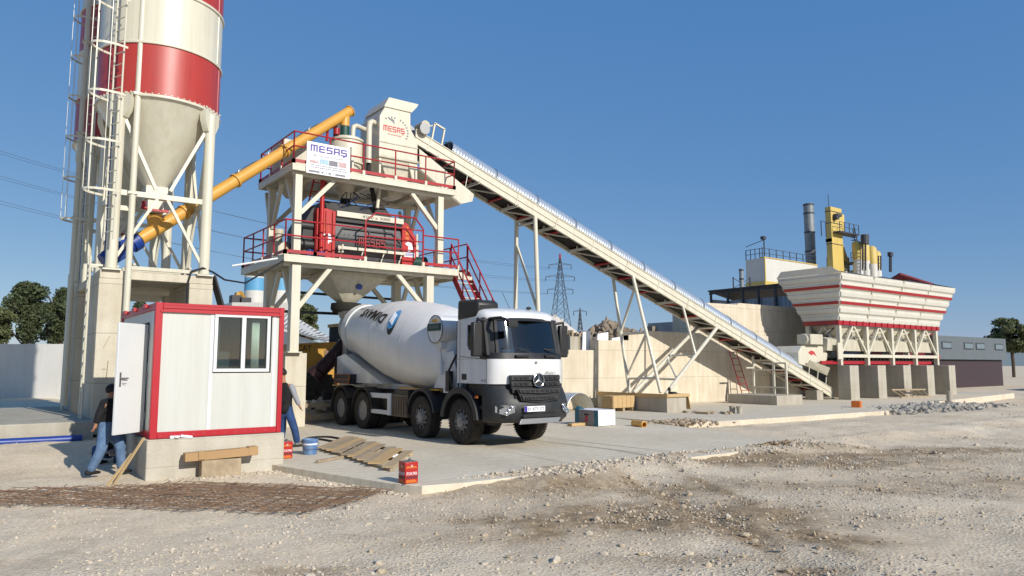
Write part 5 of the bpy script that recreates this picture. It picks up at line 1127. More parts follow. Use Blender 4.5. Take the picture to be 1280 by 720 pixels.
# doors with window openings
for s in (-1, 1):
    xo = TX if s < 0 else TXE; xi = xo - s * .05; a, b_ = min(xo, xi), max(xo, xi)
    if s < 0: a += .0
    yr0, yf0 = 14.84, 13.62
    mb = MB()
    for pl in ([(yr0, 1.985), (yr0, 2.9), (14.5, 2.9), (14.42, 2.78), (14.42, 2.3), (14.36, 2.2), (14.36, 1.985)], [(14.36, 1.985), (14.36, 2.2), (13.95, 2.12), (13.86, 1.985)], [(14.5, 2.9), (14.42, 2.78), (13.8, 2.78), (13.76, 2.9)]):
        mb.prism([(a, y, z) for y, z in pl], (b_ - a, 0, 0))
    d_ = build(mb, 'door', M['truckwhite'], cab, bev=.008)
    mb = MB(); xh = xo + s * .012
    mb.box((min(xo + s * .001, xh), 14.42, 1.5), (max(xo + s * .001, xh), 14.62, 1.64)); build(mb, 'handle', M['black'], d_, bev=.005)
    mb = MB()
    for y, z0, z1 in ((13.6, 1.43, 2.0), (14.72, 1.43, 2.88)): mb.box((min(xo, xo + s * .003), y - .006, z0), (max(xo, xo + s * .003), y + .006, z1))
    mb.bar((xo + s * .002, 14.72, 2.05), (xo + s * .002, 13.62, 1.97), .004, .012); build(mb, 'door_gap', M['black'], d_)
    mb = MB(); xw = xo - s * .03; mb.prism([(xw, 14.42, 2.22), (xw, 14.42, 2.78), (xw, 13.8, 2.78), (xw, 13.62, 2.3), (xw, 13.78, 2.0), (xw, 13.95, 2.1)], (s * .006, 0, 0)); build(mb, 'side_window', M['screen'], d_)
    mb = MB(); mb.prism([(xi, 13.86, 1.985), (xi, 13.95, 2.12), (xi, 13.76, 2.12), (xi, 13.62, 1.985)], (s * .052, 0, 0))
    p = [V((xo - s * .03, 13.62, 2.06)), V((xo - s * .05, 13.8, 2.92))]; mb.bar(p[0], p[1], .1, .12); mb.bar(V((xo - s * .2, CF + .26, 2.1)), V((xo - s * .24, CF + .42, 2.92)), .08, .06); mb.prism([V((xo - s * .005, 13.6, 2.1)), V((xo - s * .02, 13.76, 2.9)), V((xo - s * .22, CF + .42, 2.9)), V((xo - s * .18, CF + .26, 2.1))], (-s * .02, .02, 0))
    build(mb, 'pillar', M['black'], cab)
mb = MB()
for x0, x1, z0, z1 in ((TX + .05, TX + .95, 1.985, 2.9), (TX + .95, TXE - .25, 1.985, 2.2), (TX + .95, TXE - .25, 2.74, 2.9), (TXE - .25, TXE - .05, 1.985, 2.9)): mb.box((x0, 14.77, z0), (x1, 14.835, z1))
build(mb, 'rear_panel', M['grey'], cab)
mb = MB(); mb.box((TX + .95, 14.79, 2.2), (TXE - .25, 14.795, 2.74)); build(mb, 'rear_window', M['screen'], cab)
g0 = [(TX + .2, CF + .27, 2.125), (TX + .45, CF + .14, 2.125), (TC, CF + .06, 2.125), (TXE - .45, CF + .14, 2.125), (TXE - .2, CF + .27, 2.125)]
g1 = [(TX + .24, CF + .42, 2.9), (TX + .48, CF + .32, 2.9), (TC, CF + .26, 2.9), (TXE - .48, CF + .32, 2.9), (TXE - .24, CF + .42, 2.9)]
mb = MB(); mb.add(g0 + g1 + [(x, y + .008, z) for x, y, z in g0 + g1], [(i, i + 1, i + 6, i + 5) for i in range(4)] + [(10 + i, 15 + i, 16 + i, 11 + i) for i in range(4)] + [(0, 5, 15, 10), (4, 14, 19, 9)]); build(mb, 'windscreen', M['screen'], cab)
mb = MB(); mb.loft([lvl(1.99, CF + .3, ins=.08, yb=13.9), lvl(2.1, CF + .35, ins=.1, yb=13.8)]); mb.box((TX + .3, 14.35, 1.99), (TX + .85, 14.5, 2.75)); mb.box((TXE - .85, 14.4, 1.99), (TXE - .3, 14.55, 2.6)); mb.lathe([(.2, 0), (.23, .01), (.2, .02)], (TXE - .6, 13.95, 2.25), (0, -.8, .6), n=24); mb.box((TX + .1, 14.7, 2.0), (TX + .9, 14.76, 2.88)); build(mb, 'cab_interior', mat('cab_trim', '#4b4f53', .7, var=.3), cab)
mb = MB(); mb.box((TX + .35, 14.28, 2.0), (TX + .8, 14.34, 2.65)); mb.box((TXE - .8, 14.33, 2.0), (TXE - .35, 14.39, 2.55)); mb.obox((TX + .6, CF + .42, 2.16), (.3, .1, .1)); mb.obox((TXE - .5, CF + .36, 2.15), (.22, .02, .16)); build(mb, 'seat', mat('seat_cloth', '#6a6f78', .85, var=.3), cab)
mb = MB(); mb.loft([[(TX + .1, CF + .42, 2.86), (TC, CF + .1, 2.86), (TXE - .1, CF + .42, 2.86), (TC, CF + .2, 2.86)], [(TX + .1, CF + .46, 2.93), (TC, CF + .16, 2.93), (TXE - .1, CF + .46, 2.93), (TC, CF + .26, 2.93)]]); build(mb, 'sun_visor', M['black'], cab)
mb = MB()
for x, k in ((TC - .15, .55), (TC + .6, .5)): mb.bar((x + .25, CF + .06, 2.1), (x - .25, CF + .12, 2.22), .018, .014); mb.bar((x - .62, CF + .2, 2.24), (x + .1, CF + .1, 2.2), .012, .02)
for x in (TC - .35, TC + .5): mb.box((x - .18, CF - .02, 2.02), (x + .18, CF + .05, 2.07))
build(mb, 'wiper', M['black'], cab)
# grille
mb = MB(); gx0, gx1 = TX + .34, TXE - .4; GC = (gx0 + gx1) / 2
mb.prism([(gx0, CF - .0, 1.62), (gx1, CF - .0, 1.62), (gx1 + .02, CF, 1.34), (gx1 - .04, CF, 1.12), (GC, CF - .02, 1.04), (gx0 + .16, CF, 1.12), (gx0 + .02, CF, 1.34)], (0, -.07, 0)); gr = build(mb, 'grille', M['black'], cab)
mb = MB()
for i, (z, e) in enumerate(((1.555, 0), (1.425, .0), (1.27, .03), (1.14, .1))):
    mb.prism([(gx0 + e, CF - .072, z + .05), (gx1 - e, CF - .072, z + .05), (gx1 - e, CF - .072, z - .045), (GC, CF - .09, z - .055), (gx0 + e, CF - .072, z - .045)], (0, -.03, 0))
gb = build(mb, 'grille_bar', M['bumper'], gr, bev=.006)
mb = MB()
for i, z in enumerate((1.56, 1.43, 1.27, 1.14)):
    for k in range(9):
        x = gx0 + .14 + k * (gx1 - gx0 - .28) / 8
        if i < 2 and abs(x - GC - .03) < .18: continue
        mb.prism([(x - .06, CF - .1205, z + .025), (x + .06, CF - .1205, z + .025), (x + .045, CF - .1205, z - .03), (x - .045, CF - .1205, z - .03)], (0, -.003, 0))
build(mb, 'grille_slot', M['black'], gr)
sc_ = V((GC + .03, CF - .13, 1.5)); mb = MB(); mb.path([sc_ + V((.15 * math.cos(a), -.02, .15 * math.sin(a))) for a in [2 * math.pi * i / 32 for i in range(33)]], .015, 8)
for k in range(3):
    a = math.pi / 2 + k * 2.094; tip = sc_ + V((.145 * math.cos(a), -.03, .145 * math.sin(a))); l_ = sc_ + V((.03 * math.cos(a + 1.05), -.03, .03 * math.sin(a + 1.05))); r_ = sc_ + V((.03 * math.cos(a - 1.05), -.03, .03 * math.sin(a - 1.05))); mb.add([sc_ + V((0, -.045, 0)), l_, tip, r_, sc_], [(0, 1, 2), (0, 2, 3), (4, 2, 1), (4, 3, 2)])
st = build(mb, 'badge', M['chrome'], gr); mb = MB(); mb.tube(sc_ + V((0, .01, 0)), sc_ + V((0, -.008, 0)), .14, 28); build(mb, 'badge_back', M['black'], st)
build(text_mb('Arocs', (gx1 - .4, CF - .055, 1.65), (1, 0, 0), (0, 0, 1), .06, .004, .3, shear=.3), 'lettering', M['steel'], cab)
mb = MB(); mb.tube((GC + .03, CF - .05, 1.9), (GC + .03, CF - .066, 1.9), .03, 16); build(mb, 'small_badge', M['steel'], cab)
build(text_mb('4142', (TX - .001, 13.82, 1.47), (0, -1, 0), (0, 0, 1), .05, .003, .2), 'model_lettering', M['inkgrey'], cab)
# bumper
BF = CF - .16
def bl(z, yf, ins=0, c=.4, yb=13.75): return [(x, y, z) for x, y in plan(TX - .02 + ins, TXE + .02 - ins, yf, yb, c, .07)]
mb = MB(); mb.loft([bl(.56, BF + .12, .05), bl(.64, BF + .03, .0), bl(.8, BF, 0), bl(.98, BF + .0, 0), bl(1.12, BF + .05, 0), bl(1.3, BF + .16, .0), bl(1.415, BF + .24, .01)])
bu = build(mb, 'bumper', M['bumper'], t, smooth=45)
mb = MB(); mb.prism([(gx0 + .08, BF + .02, 1.3), (gx1 - .05, BF + .02, 1.3), (gx1 - .1, BF + .02, 1.06), (GC, BF - .02, 1.0), (gx0 + .2, BF + .02, 1.06)], (0, -.07, 0)); gi = build(mb, 'lower_grille', M['black'], bu)
mb = MB()
for z, e in ((1.27, .1), (1.12, .18)):
    mb.prism([(gx0 + e, BF - .055, z + .045), (gx1 - e, BF - .055, z + .045), (gx1 - e - .03, BF - .055, z - .04), (GC, BF - .085, z - .06), (gx0 + e + .05, BF - .055, z - .04)], (0, -.03, 0))
lb = build(mb, 'grille_bar', M['bumper'], gi, bev=.006)
mb = MB()
for z, e in ((1.27, .1), (1.12, .2)):
    for k in range(8): x = gx0 + e + .12 + k * (gx1 - gx0 - 2 * e - .24) / 7; mb.prism([(x - .055, BF - .088, z + .022), (x + .055, BF - .088, z + .022), (x + .04, BF - .088, z - .03), (x - .04, BF - .088, z - .03)], (0, -.012, 0))
build(mb, 'grille_slot', M['black'], gi)
for s in (-1, 1):
    xo = TX - .02 if s < 0 else TXE + .02
    o = [(xo - s * -.0 + s * -.06, BF + .26), (xo - s * .2, BF + .06), (xo - s * .4, BF + .0)]
    lo = [(o[0][0], o[0][1] - .01, .8), (o[1][0], o[1][1] - .012, .74), (o[2][0], o[2][1] - .01, .8), (o[2][0], o[2][1] - .01, .93), (o[1][0], o[1][1] - .012, .965), (o[0][0], o[0][1] - .01, .94)]
    mb = MB(); mb.loft([[(x, y + .06, z) for x, y, z in lo], lo]); hl = build(mb, 'headlight', M['lens'], bu)
    mb = MB()
    for k in range(3): p = V(lo[1]).lerp(V(lo[3]), .15 + .33 * k); mb.lathe([(.06, .02), (.058, -.008), (.04, .01), (.015, -.008), (0, -.008)], p + V((0, .0, .02)), (0, 1, 0), n=18)
    build(mb, 'lamp_bowl', M['chrome'], hl)
pl = py(668.5, 511, BF - .09); mb = MB(); mb.box((pl.x - .29, BF - .1, pl.z - .06), (pl.x + .29, BF - .075, pl.z + .06)); np_ = build(mb, 'number_plate', M['sign'], bu)
mb = MB(); mb.box((pl.x - .29, BF - .103, pl.z - .058), (pl.x - .22, BF - .101, pl.z + .058)); build(mb, 'blue_strip', M['purple'], np_)
build(text_mb('01 ATF 573', (pl.x - .2, BF - .101, pl.z - .038), (1, 0, 0), (0, 0, 1), .076, .003, .46), 'lettering', M['ink'], np_)
mb = MB(); mb.prism([(TC - .55, BF + .0, .66), (TC + .6, BF + .0, .66), (TC + .5, BF - .02, .54), (TC - .62, BF - .02, .54)], (0, -.06, 0)); build(mb, 'step_plate', M['steel'], bu, bev=.008)
mb = MB(); mb.box((TC - .5, BF - .075, .68), (TC + .55, BF - .05, .75)); build(mb, 'tow_recess', M['black'], bu)
mb = MB(); mb.box((TX + .02, 13.66, .55), (TX + .3, 14.05, .62)); mb.box((TX + .02, 13.66, .85), (TX + .3, 14.05, .92)); mb.box((TX + .05, 13.7, 1.15), (TX + .3, 14.4, 1.42)); mb.box((TX + .12, 13.5, .5), (TX + .3, 13.75, 1.3)); mb.box((TXE - .3, 13.5, .5), (TXE - .02, 14.0, 1.41)); mb.box((TX + .5, 13.6, .6), (TXE - .5, 15.2, 1.4)); build(mb, 'cab_step', M['chassis'], t)
mb = MB(); mb.obox((TX - .045, 13.93, 1.12), (.04, .1, .06)); build(mb, 'side_lamp', M['orange'], t)
# mirrors, intake
for s in (-1, 1):
    xo = TX if s < 0 else TXE; c_ = xo + s * .2
    mb = MB(); mb.obox((c_, 13.72, 2.42), (.26, .13, .78)); mr = build(mb, 'mirror', M['black'], cab, bev=.035)
    mb = MB(); mb.path([(xo - s * .03, 13.75, 2.84), (c_, 13.68, 2.88), (c_, 13.7, 2.78)], .035); mb.path([(xo, 13.75, 2.08), (c_, 13.7, 2.08)], .03); build(mb, 'mirror_arm', M['black'], mr)
    mb = MB(); mb.box((c_ - .105, 13.787, 2.1), (c_ + .105, 13.792, 2.74)); build(mb, 'mirror_glass', M['chrome'], mr)
mb = MB(); mb.path([(TX + .15, CF + .45, 2.9), (TX + .12, CF + .0, 2.9), (TX + .22, CF - .16, 2.82)], .04); mb.obox((TX + .3, CF - .18, 2.76), (.26, .1, .16)); build(mb, 'front_mirror', M['black'], cab, bev=.02)
mb = MB(); mb.prism([(TX - .01, 14.0, 2.95), (TX - .01, 13.96, 3.3), (TX - .01, 14.08, 3.36), (TX - .01, 14.84, 3.4), (TX - .01, 14.86, 2.9)], (.62, 0, 0)); ai = build(mb, 'air_intake', M['black'], cab, bev=.07)
mb = MB(); mb.box((TX + .02, 14.68, 1.45), (TX + .35, 14.9, 2.9)); build(mb, 'intake_duct', M['black'], cab)
mb = MB(); mb.tube((TC + .3, CF + .6, 3.16), (TC + .3, CF + .6, 3.24), .02, 8); mb.obox((TC + .3, CF + .6, 3.2), (.1, .07, .05)); mb.tube((TX + 1.0, CF + .85, 3.18), (TX + .95, CF + 1.1, 3.6), .006, 5); build(mb, 'aerial', M['black'], cab)
# ================================================================ site cabin
CX0, CX1, CYF, CYB, CZ0, CZ1 = 2.59, 4.86, 13.87, 17.4, .58, 2.94
mb = MB(); mb.box((2.55, 13.83, -.35), (4.92, 17.5, .575)); solo(mb, 'concrete_plinth', M['concbase'], 'rough cast concrete plinth under the white site cabin', 'plinth', bev=.02)
t = thing('site_cabin', 'white prefab site cabin with a red frame, sliding window and open door', 'cabin', (3.7, 15.6, .58))
fr_ = .12
mb = MB()
mb.box((CX0 + .05, CYF + .03, CZ0 + .1), (3.555, CYF + .08, CZ1 - .1)); mb.box((3.555, CYF + .03, CZ0 + .1), (4.64, CYF + .08, 1.7)); mb.box((3.555, CYF + .03, 2.8), (4.64, CYF + .08, CZ1 - .1)); mb.box((4.64, CYF + .03, CZ0 + .1), (CX1 - .05, CYF + .08, CZ1 - .1))
mb.box((CX1 - .08, CYF + .081, CZ0 + .1), (CX1 - .03, CYB - .05, CZ1 - .1)); mb.box((CX0 + .05, CYB - .08, CZ0 + .1), (CX1 - .081, CYB - .03, CZ1 - .1))
mb.box((CX0 + .03, CYF + .081, CZ0 + .1), (CX0 + .08, 14.5, CZ1 - .1)); mb.box((CX0 + .03, 15.25, CZ0 + .1), (CX0 + .08, CYB - .081, CZ1 - .1)); mb.box((CX0 + .03, 14.5, 2.62), (CX0 + .08, 15.25, CZ1 - .1))
build(mb, 'wall_panel', M['panel'], t)
mb = MB(); mb.box((CX0 + .06, CYF + .06, CZ0 + .03), (CX1 - .06, CYB - .06, CZ0 + .1)); build(mb, 'floor', M['interior'], t)
mb = MB(); mb.prism([(CX0 + .02, CYF + .02, CZ1 - .1), (CX1 - .02, CYF + .02, CZ1 - .1), (CX1 - .02, CYB - .02, CZ1 - .1), (CX0 + .02, CYB - .02, CZ1 - .1)], (0, 0, .05)); build(mb, 'roof', M['panel'], t)
mb = MB()
for x0, x1 in ((CX0, CX0 + fr_), (CX1 - .09, CX1)):
    for y0, y1 in ((CYF, CYF + fr_), (CYB - fr_, CYB)): mb.box((x0, y0, CZ0), (x1, y1, CZ1))
for y0, y1 in ((CYF + .004, CYF + .1), (CYB - .1, CYB - .004)): mb.box((CX0 + fr_, y0, CZ0 + .003), (CX1 - .09, y1, CZ0 + .115)); mb.box((CX0 + fr_, y0, CZ1 - .16), (CX1 - .09, y1, CZ1 - .004))
for x0, x1 in ((CX0 + .004, CX0 + .1), (CX1 - .1, CX1 - .004)): mb.box((x0, CYF + fr_, CZ0 + .003), (x1, CYB - fr_, CZ0 + .115)); mb.box((x0, CYF + fr_, CZ1 - .13), (x1, CYB - fr_, CZ1 - .004))
fm = build(mb, 'frame', M['framered'], t, bev=.008)
mb = MB(); mb.box((CX0 + fr_, CYF - .014, CZ1 - .1), (CX1 - .09, CYF + .0035, CZ1 - .075)); mb.box((CX0 + fr_ + .02, CYF - .004, CZ1 - .045), (CX1 - .1, CYF + .0035, CZ1 - .035)); mb.box((CX0 + .08, CYF - .02, CZ1 - .17), (CX1 - .05, CYF + .003, CZ1 - .135)); build(mb, 'gutter_line', M['framered'], fm)
mb = MB()
for y in (14.6, 15.7, 16.7): mb.box((CX0 - .05, y, CZ1 - .06), (CX0, y + .25, CZ1 + .01))
build(mb, 'roof_clip', M['framered'], fm)
mb = MB()
for x, w_ in ((3.52, .06), (4.66, .05)): mb.box((x, CYF + .022, CZ0 + .115), (x + w_, CYF + .0295, CZ1 - .16))
build(mb, 'panel_joint', M['white'], t)
mb = MB()
for x in (3.55, 4.685):
    for k in range(14): z = CZ0 + .2 + k * .145; mb.tube((x, CYF + .0225, z), (x, CYF + .018, z), .006, 6)
for k in range(12): mb.tube((2.76 + k * .18, CYF + .004, CZ0 + .06), (2.76 + k * .18, CYF - .002, CZ0 + .06), .007, 6)
build(mb, 'screws', M['steel'], t)
# window
wx0, wx1, wz0, wz1 = 3.585, 4.6, 1.72, 2.78
mb = MB(); F = .06
mb.box((wx0, CYF - .005, wz0), (wx1, CYF + .09, wz0 + F)); mb.box((wx0, CYF - .005, wz1 - F), (wx1, CYF + .09, wz1)); mb.box((wx0, CYF - .005, wz0 + F), (wx0 + F, CYF + .09, wz1 - F)); mb.box((wx1 - F, CYF - .005, wz0 + F), (wx1, CYF + .09, wz1 - F)); mb.box((4.07, CYF - .005, wz0 + F), (4.145, CYF + .09, wz1 - F))
wf = build(mb, 'window', M['white'], t, bev=.006)
for x0, x1 in ((wx0 + F, 4.07), (4.145, wx1 - F)):
    mb = MB(); mb.box((x0, CYF + .035, wz0 + F), (x1, CYF + .041, wz1 - F)); build(mb, 'pane', M['glass'], wf)
mb = MB()
for x0, x1 in ((wx0 + F, 4.07), (4.145, wx1 - F)):
    for z in (wz0 + F, wz1 - F - .012): mb.box((x0 + .001, CYF + .015, z), (x1 - .001, CYF + .03, z + .012))
    for x in (x0 + .001, x1 - .013): mb.box((x, CYF + .015, wz0 + F + .012), (x + .012, CYF + .03, wz1 - F - .012))
build(mb, 'seal', M['black'], wf)
mb = MB()
vs_ = []; nn = 26
for i in range(nn + 1): x = 4.3 + .14 * i / nn; y = CYF + .16 + .02 * math.sin(i * 1.6); vs_ += [(x, y, wz0 + .04), (x, y, wz1 - .05)]
mb.add(vs_, [(2 * i, 2 * i + 2, 2 * i + 3, 2 * i + 1) for i in range(nn)]); cu2 = build(mb, 'curtain', M['white'], t, smooth=180); sd_ = cu2.modifiers.new('thickness', 'SOLIDIFY'); sd_.thickness = .004
mb = MB(); mb.box((3.1, 15.6, CZ0 + .1), (4.6, 16.6, 1.35)); mb.box((3.5, 15.7, 1.35), (3.9, 15.8, 1.7)); mb.box((2.7, 17.2, CZ0 + .1), (4.7, 17.3, 2.8)); mb.tube((4.2, 15.2, CZ0 + .1), (4.2, 15.2, 1.5), .2); build(mb, 'furniture', M['interior'], t)
mb = MB(); mb.box((2.75, 17.2, 1.0), (4.75, 17.28, 2.8)); mb.box((2.75, 15.2, 1.4), (3.2, 16.4, 1.9)); build(mb, 'inner_wall', mat('inner_wall', '#8fa394', .7), t)
mb = MB(); mb.box((3.7, CYF + .3, wz0), (3.76, CYF + .36, wz1)); mb.box((3.66, CYF + .5, 1.72), (4.0, CYF + .55, 2.1)); build(mb, 'monitor', mat('monitor', '#2d3b46', .3), t)
# open door
hin, out = V((2.6, 14.47, 0)), V((2.06, 13.98, 0)); dd = (out - hin).normalized(); dn = V((dd.y, -dd.x, 0)); dn = dn if dn.y < 0 else -dn; L = (out - hin).length
dm = MB(); q = [hin, out, out - dn * .04, hin - dn * .04]; dm.prism([(p.x, p.y, .67) for p in q], (0, 0, 1.9)); dr = build(dm, 'door', M['white'], t, bev=.006)
mb = MB(); h0 = hin + dd * (L - .1); mb.prism([(p.x, p.y, 1.48) for p in (h0, h0 + dd * .035, h0 + dd * .035 + dn * .008, h0 + dn * .008)], (0, 0, .24)); mb.path([(h0 + dn * .04).to_tuple()[:2] + (1.62,), (h0 - dd * .12 + dn * .05).to_tuple()[:2] + (1.62,)], .012); mb.tube((h0.x, h0.y, 1.62), ((h0 + dn * .045).x, (h0 + dn * .045).y, 1.62), .011); mb.path([((h0 + dn * .02) - dd * .02).to_tuple()[:2] + (1.54,), ((h0 + dn * .05) - dd * .08).to_tuple()[:2] + (1.53,)], .006); build(mb, 'handle', M['steel'], dr)
mb = MB()
for z in (.9, 1.6, 2.3): mb.tube((hin.x + .01, hin.y, z), (hin.x + .01, hin.y, z + .12), .016, 8)
build(mb, 'hinge', M['steel'], dr)
# things round the cabin
c0, c1 = py(262, 581, 13.62), py(290, 579, 13.62)
mb = MB(); mb.obox((3.72, 13.66, .03), (.66, .26, .34), rz=-.06); solo(mb, 'timber_block', M['oldwood'], 'weathered timber block on the ground against the cabin plinth', 'block', bev=.012)
mb = MB(); mb.obox((3.72, 13.62, .285), (1.22, .2, .14), rz=-.04, ry=-.03); mb.obox((4.25, 13.6, .31), (.16, .215, .15), rz=-.04, ry=-.03)
for s in (-1, 1): mb.obox((3.72 + s * .35, 13.52, .3 + s * .01), (.1, .008, .14), rz=-.04)
solo(mb, 'cardboard_carton', M['card'], 'long battered cardboard carton lying across a timber block by the cabin', 'carton', bev=.006)
mb = MB(); mb.bar((2.02, 13.5, -.1), (2.5, 13.82, .62), .05, .012); mb.bar((1.96, 13.62, -.1), (2.36, 13.98, .35), .05, .02); solo(mb, 'waste_timber', M['wood2'], 'pale waste timber strips leaning against the plinth below the open door', 'timber')
mb = MB(); mb.lathe([(0, 0), (.05, 0), (.06, .02), (.05, .04), (0, .045)], (3.02, 13.83, .585), n=10)
mb.obox((2.98, 13.85, .6), (.14, .06, .05)); mb.obox((3.18, 13.85, .6), (.2, .07, .045), ry=.15); solo(mb, 'foam_scraps', M['sign'], 'white foam scraps stuck under the red frame of the cabin', 'scraps', bev=.015)
# rusty mesh
poly = [(5.5, 10.5), (4.6, 10.0), (3.72, 9.6), (1.2, 12.1), (-.9, 13.7), (-.3, 14.0), (1.4, 13.45), (2.6, 13.25), (3.7, 12.75)]
def inpoly(x, y):
    c = False; j = len(poly) - 1
    for i in range(len(poly)):
        (xi, yi), (xj, yj) = poly[i], poly[j]
        if (yi > y) != (yj > y) and x < (xj - xi) * (y - yi) / (yj - yi) + xi: c = not c
        j = i
    return c
mb = MB(); rg = random.Random(3)
for layer in range(2):
    an = R(133.5 + (rg.random() - .5) * 3); d = V((math.cos(an), math.sin(an), 0)); e = V((-d.y, d.x, 0)) if layer % 1 == 0 else d; o0 = V((3.2, 11.5, 0))
    for dirv, oth, sp, zz in ((d, e, .105, .016), (e, d, .2, .024)):
        k = -3.6 + rg.random() * sp
        while k < 3.6:
            run = None; s = -5.5; jit = (rg.random() - .5) * .25
            while s < 5.5:
                p = o0 + oth * k + dirv * s; ins = inpoly(p.x, p.y) and rg.random() > .004
                if ins and run is None: run = s - jit * .3
                if (not ins) and run is not None:
                    a, b_ = o0 + oth * k + dirv * run, o0 + oth * k + dirv * (s + jit * .3); z = zz + .02 * layer
                    pts_ = []; m_ = max(1, int((s - run) / .5))
                    for i in range(m_ + 1): p = a.lerp(b_, i / m_); pts_.append((p.x + rg.gauss(0, .012), p.y + rg.gauss(0, .012), gz(p.x, p.y) + z + .012 + abs(rg.gauss(0, .018))))
                    for p, q in zip(pts_[:-1], pts_[1:]): mb.bar(p, q, .009, .009)
                    run = None
                s += .06
            k += sp
solo(mb, 'reinforcing_mesh', M['rust'], 'flat stack of rusty brown reinforcing mesh on the gravel before the cabin', 'mesh', loc=(3, 11.5, -.15), smooth=0)

# ================================================================ paint cans, bucket, pallet, hose
def can(p, label, rz):
    t = thing('paint_can', label, 'can', p, 'red square metal cans', rz); s = .115; h = .33
    mb = MB(); mb.box((-s, -s, 0), (s, s, h)); b_ = build(mb, 'body', M['mixred'], t, bev=.01, local=True)
    mb = MB(); mb.box((-s + .01, -s + .01, h), (s - .01, s - .01, h + .006)); mb.tube((.05, .05, h), (.05, .05, h + .03), .025, 12); mb.path([(-.06, 0, h), (-.04, 0, h + .05), (.03, 0, h + .05), (.05, 0, h)], .005, 6); build(mb, 'lid', M['steel'], t, local=True)
    mb = MB()
    for q in ((0, -1), (-1, 0)):
        nx_, ny_ = q; r_ = V((-ny_, nx_, 0)); n_ = V((nx_, ny_, 0)); o = n_ * (s + .001)
        for (a, z0, b2, z1, off) in ((-.1, .0 + .015, .1, .06, 0), (-.1, .235, .1, .27, .0)): mb.prism([o + r_ * a + V((0, 0, z0)), o + r_ * b2 + V((0, 0, z0)), o + r_ * (b2 * .6) + V((0, 0, z1)), o + r_ * a * .9 + V((0, 0, z1))], n_ * .001)
    build(mb, 'orange_flash', M['orange'], b_, local=True)
    mb = MB()
    for q in ((0, -1), (-1, 0)): nx_, ny_ = q; r_ = V((-ny_, nx_, 0)); n_ = V((nx_, ny_, 0)); o = n_ * (s + .0012); mb.prism([o + r_ * -.105 + V((0, 0, .075)), o + r_ * .105 + V((0, 0, .075)), o + r_ * .105 + V((0, 0, .12)), o + r_ * -.105 + V((0, 0, .115))], n_ * .001)
    build(mb, 'dark_band', M['maroon'], b_, local=True)
    for q in ((0, -1), (-1, 0)):
        nx_, ny_ = q; r_ = V((-ny_, nx_, 0)); n_ = V((nx_, ny_, 0)); build(text_mb('FIX90', n_ * (s + .002) + r_ * -.09 + V((0, 0, .13)), r_, (0, 0, 1), .05, .002, .18), 'lettering', M['sign'], b_, local=True)
        build(text_mb('X', n_ * (s + .002) + r_ * -.02 + V((0, 0, .25)), r_, (0, 0, 1), .04, .002, .04), 'mark', M['sign'], b_, local=True)
can(pz(512, 605, 0) + V((.04, .12, .002)), 'red square metal can standing alone at the corner of the concrete pad', R(-1))
can(pz(357, 573, 0) + V((0, .06, .002)), 'red square metal can half hidden behind the cabin plinth', R(4))
p = pz(389.5, 568.5, 0); t = thing('paint_bucket', 'blue and white splashed plastic bucket beside the timber pallet', 'bucket', (p.x, p.y + .1, .002))
mb = MB(); mb.lathe([(0, 0), (.135, 0), (.14, .01), (.16, .29), (.17, .29), (.17, .315), (.155, .315), (.13, .03), (0, .025)], (0, 0, 0), n=36, caps=False); build(mb, 'body', M['bucketblue'], t, local=True)
mb = MB(); mb.path([(-.165, 0, .27), (-.17, -.06, .2), (-.1, -.16, .12), (.1, -.16, .12), (.17, -.06, .2), (.165, 0, .27)], .005, 6); build(mb, 'handle', M['steel'], t, local=True)
mb = MB(); mb.lathe([(.157, .2), (.158, .23)], (0, 0, 0), n=36, caps=False); build(mb, 'rim_band', M['sign'], t, local=True)
a, b_, c_ = pz(402, 562.5, 0), pz(489, 590, 0), pz(434, 549, 0); la = (b_ - a); lb = (c_ - a)
t = thing('timber_pallet', 'old timber pallet lying on the pad with several missing boards', 'pallet', (a + (la + lb) / 2).to_tuple()); rg = random.Random(5)
LA, LB = la.length, lb.length; ua, ub = la.normalized(), lb.normalized()
for k in (0.02, .5, .96):
    mb = MB(); o = a + ub * (k * LB); mb.bar(o + V((0, 0, .03)), o + la + V((0, 0, .03)), .07, .055); build(mb, 'bearer', M['oldwood'], t)
n_ = 13
for i in range(n_):
    if i in (11, 4): continue
    f_ = (i + .5) / n_; mb = MB(); o = a + ua * (f_ * LA) + V((0, 0, .07 + .004 * rg.random())); e = .06 if i != 8 else LB * .55
    mb.bar(o - ub * .05, o + ub * (LB + .05 - (e if i in (8, 10) else 0)), LA / n_ * (.6 + .28 * rg.random()), .022); build(mb, 'board', M[('wood', 'oldwood', 'wood2', 'oldwood')[i % 4]], t)
p, q = pz(396, 579, 0), pz(428, 573, 0); mb = MB(); mb.bar(p + V((0, 0, .03)), q + V((0, 0, .03)), .07, .045); solo(mb, 'timber_offcut', M['oldwood'], 'short timber offcut on the pad in front of the pallet', 'offcut')
mb = MB(); pts_ = [pz(u, v, .025) for u, v in ((330, 560), (362, 558), (380, 556), (378, 551), (388, 547), (410, 546), (428, 549), (436, 553), (432, 554.5), (418, 552), (400, 549), (384, 549))]
sm_ = []
for i in range(len(pts_) - 1):
    for k in range(5): p0, p1, p2, p3 = pts_[max(0, i - 1)], pts_[i], pts_[i + 1], pts_[min(len(pts_) - 1, i + 2)]; tt = k / 5; sm_.append(.5 * ((2 * p1) + (p2 - p0) * tt + (2 * p0 - 5 * p1 + 4 * p2 - p3) * tt * tt + (3 * p1 - p0 - 3 * p2 + p3) * tt ** 3))
mb.path(sm_, .025, 8); solo(mb, 'black_hose', M['rubber'], 'looped black rubber hose lying on the pad behind the bucket', 'hose')
mb = MB(); rg = random.Random(9); p0 = pz(492, 571, .02)
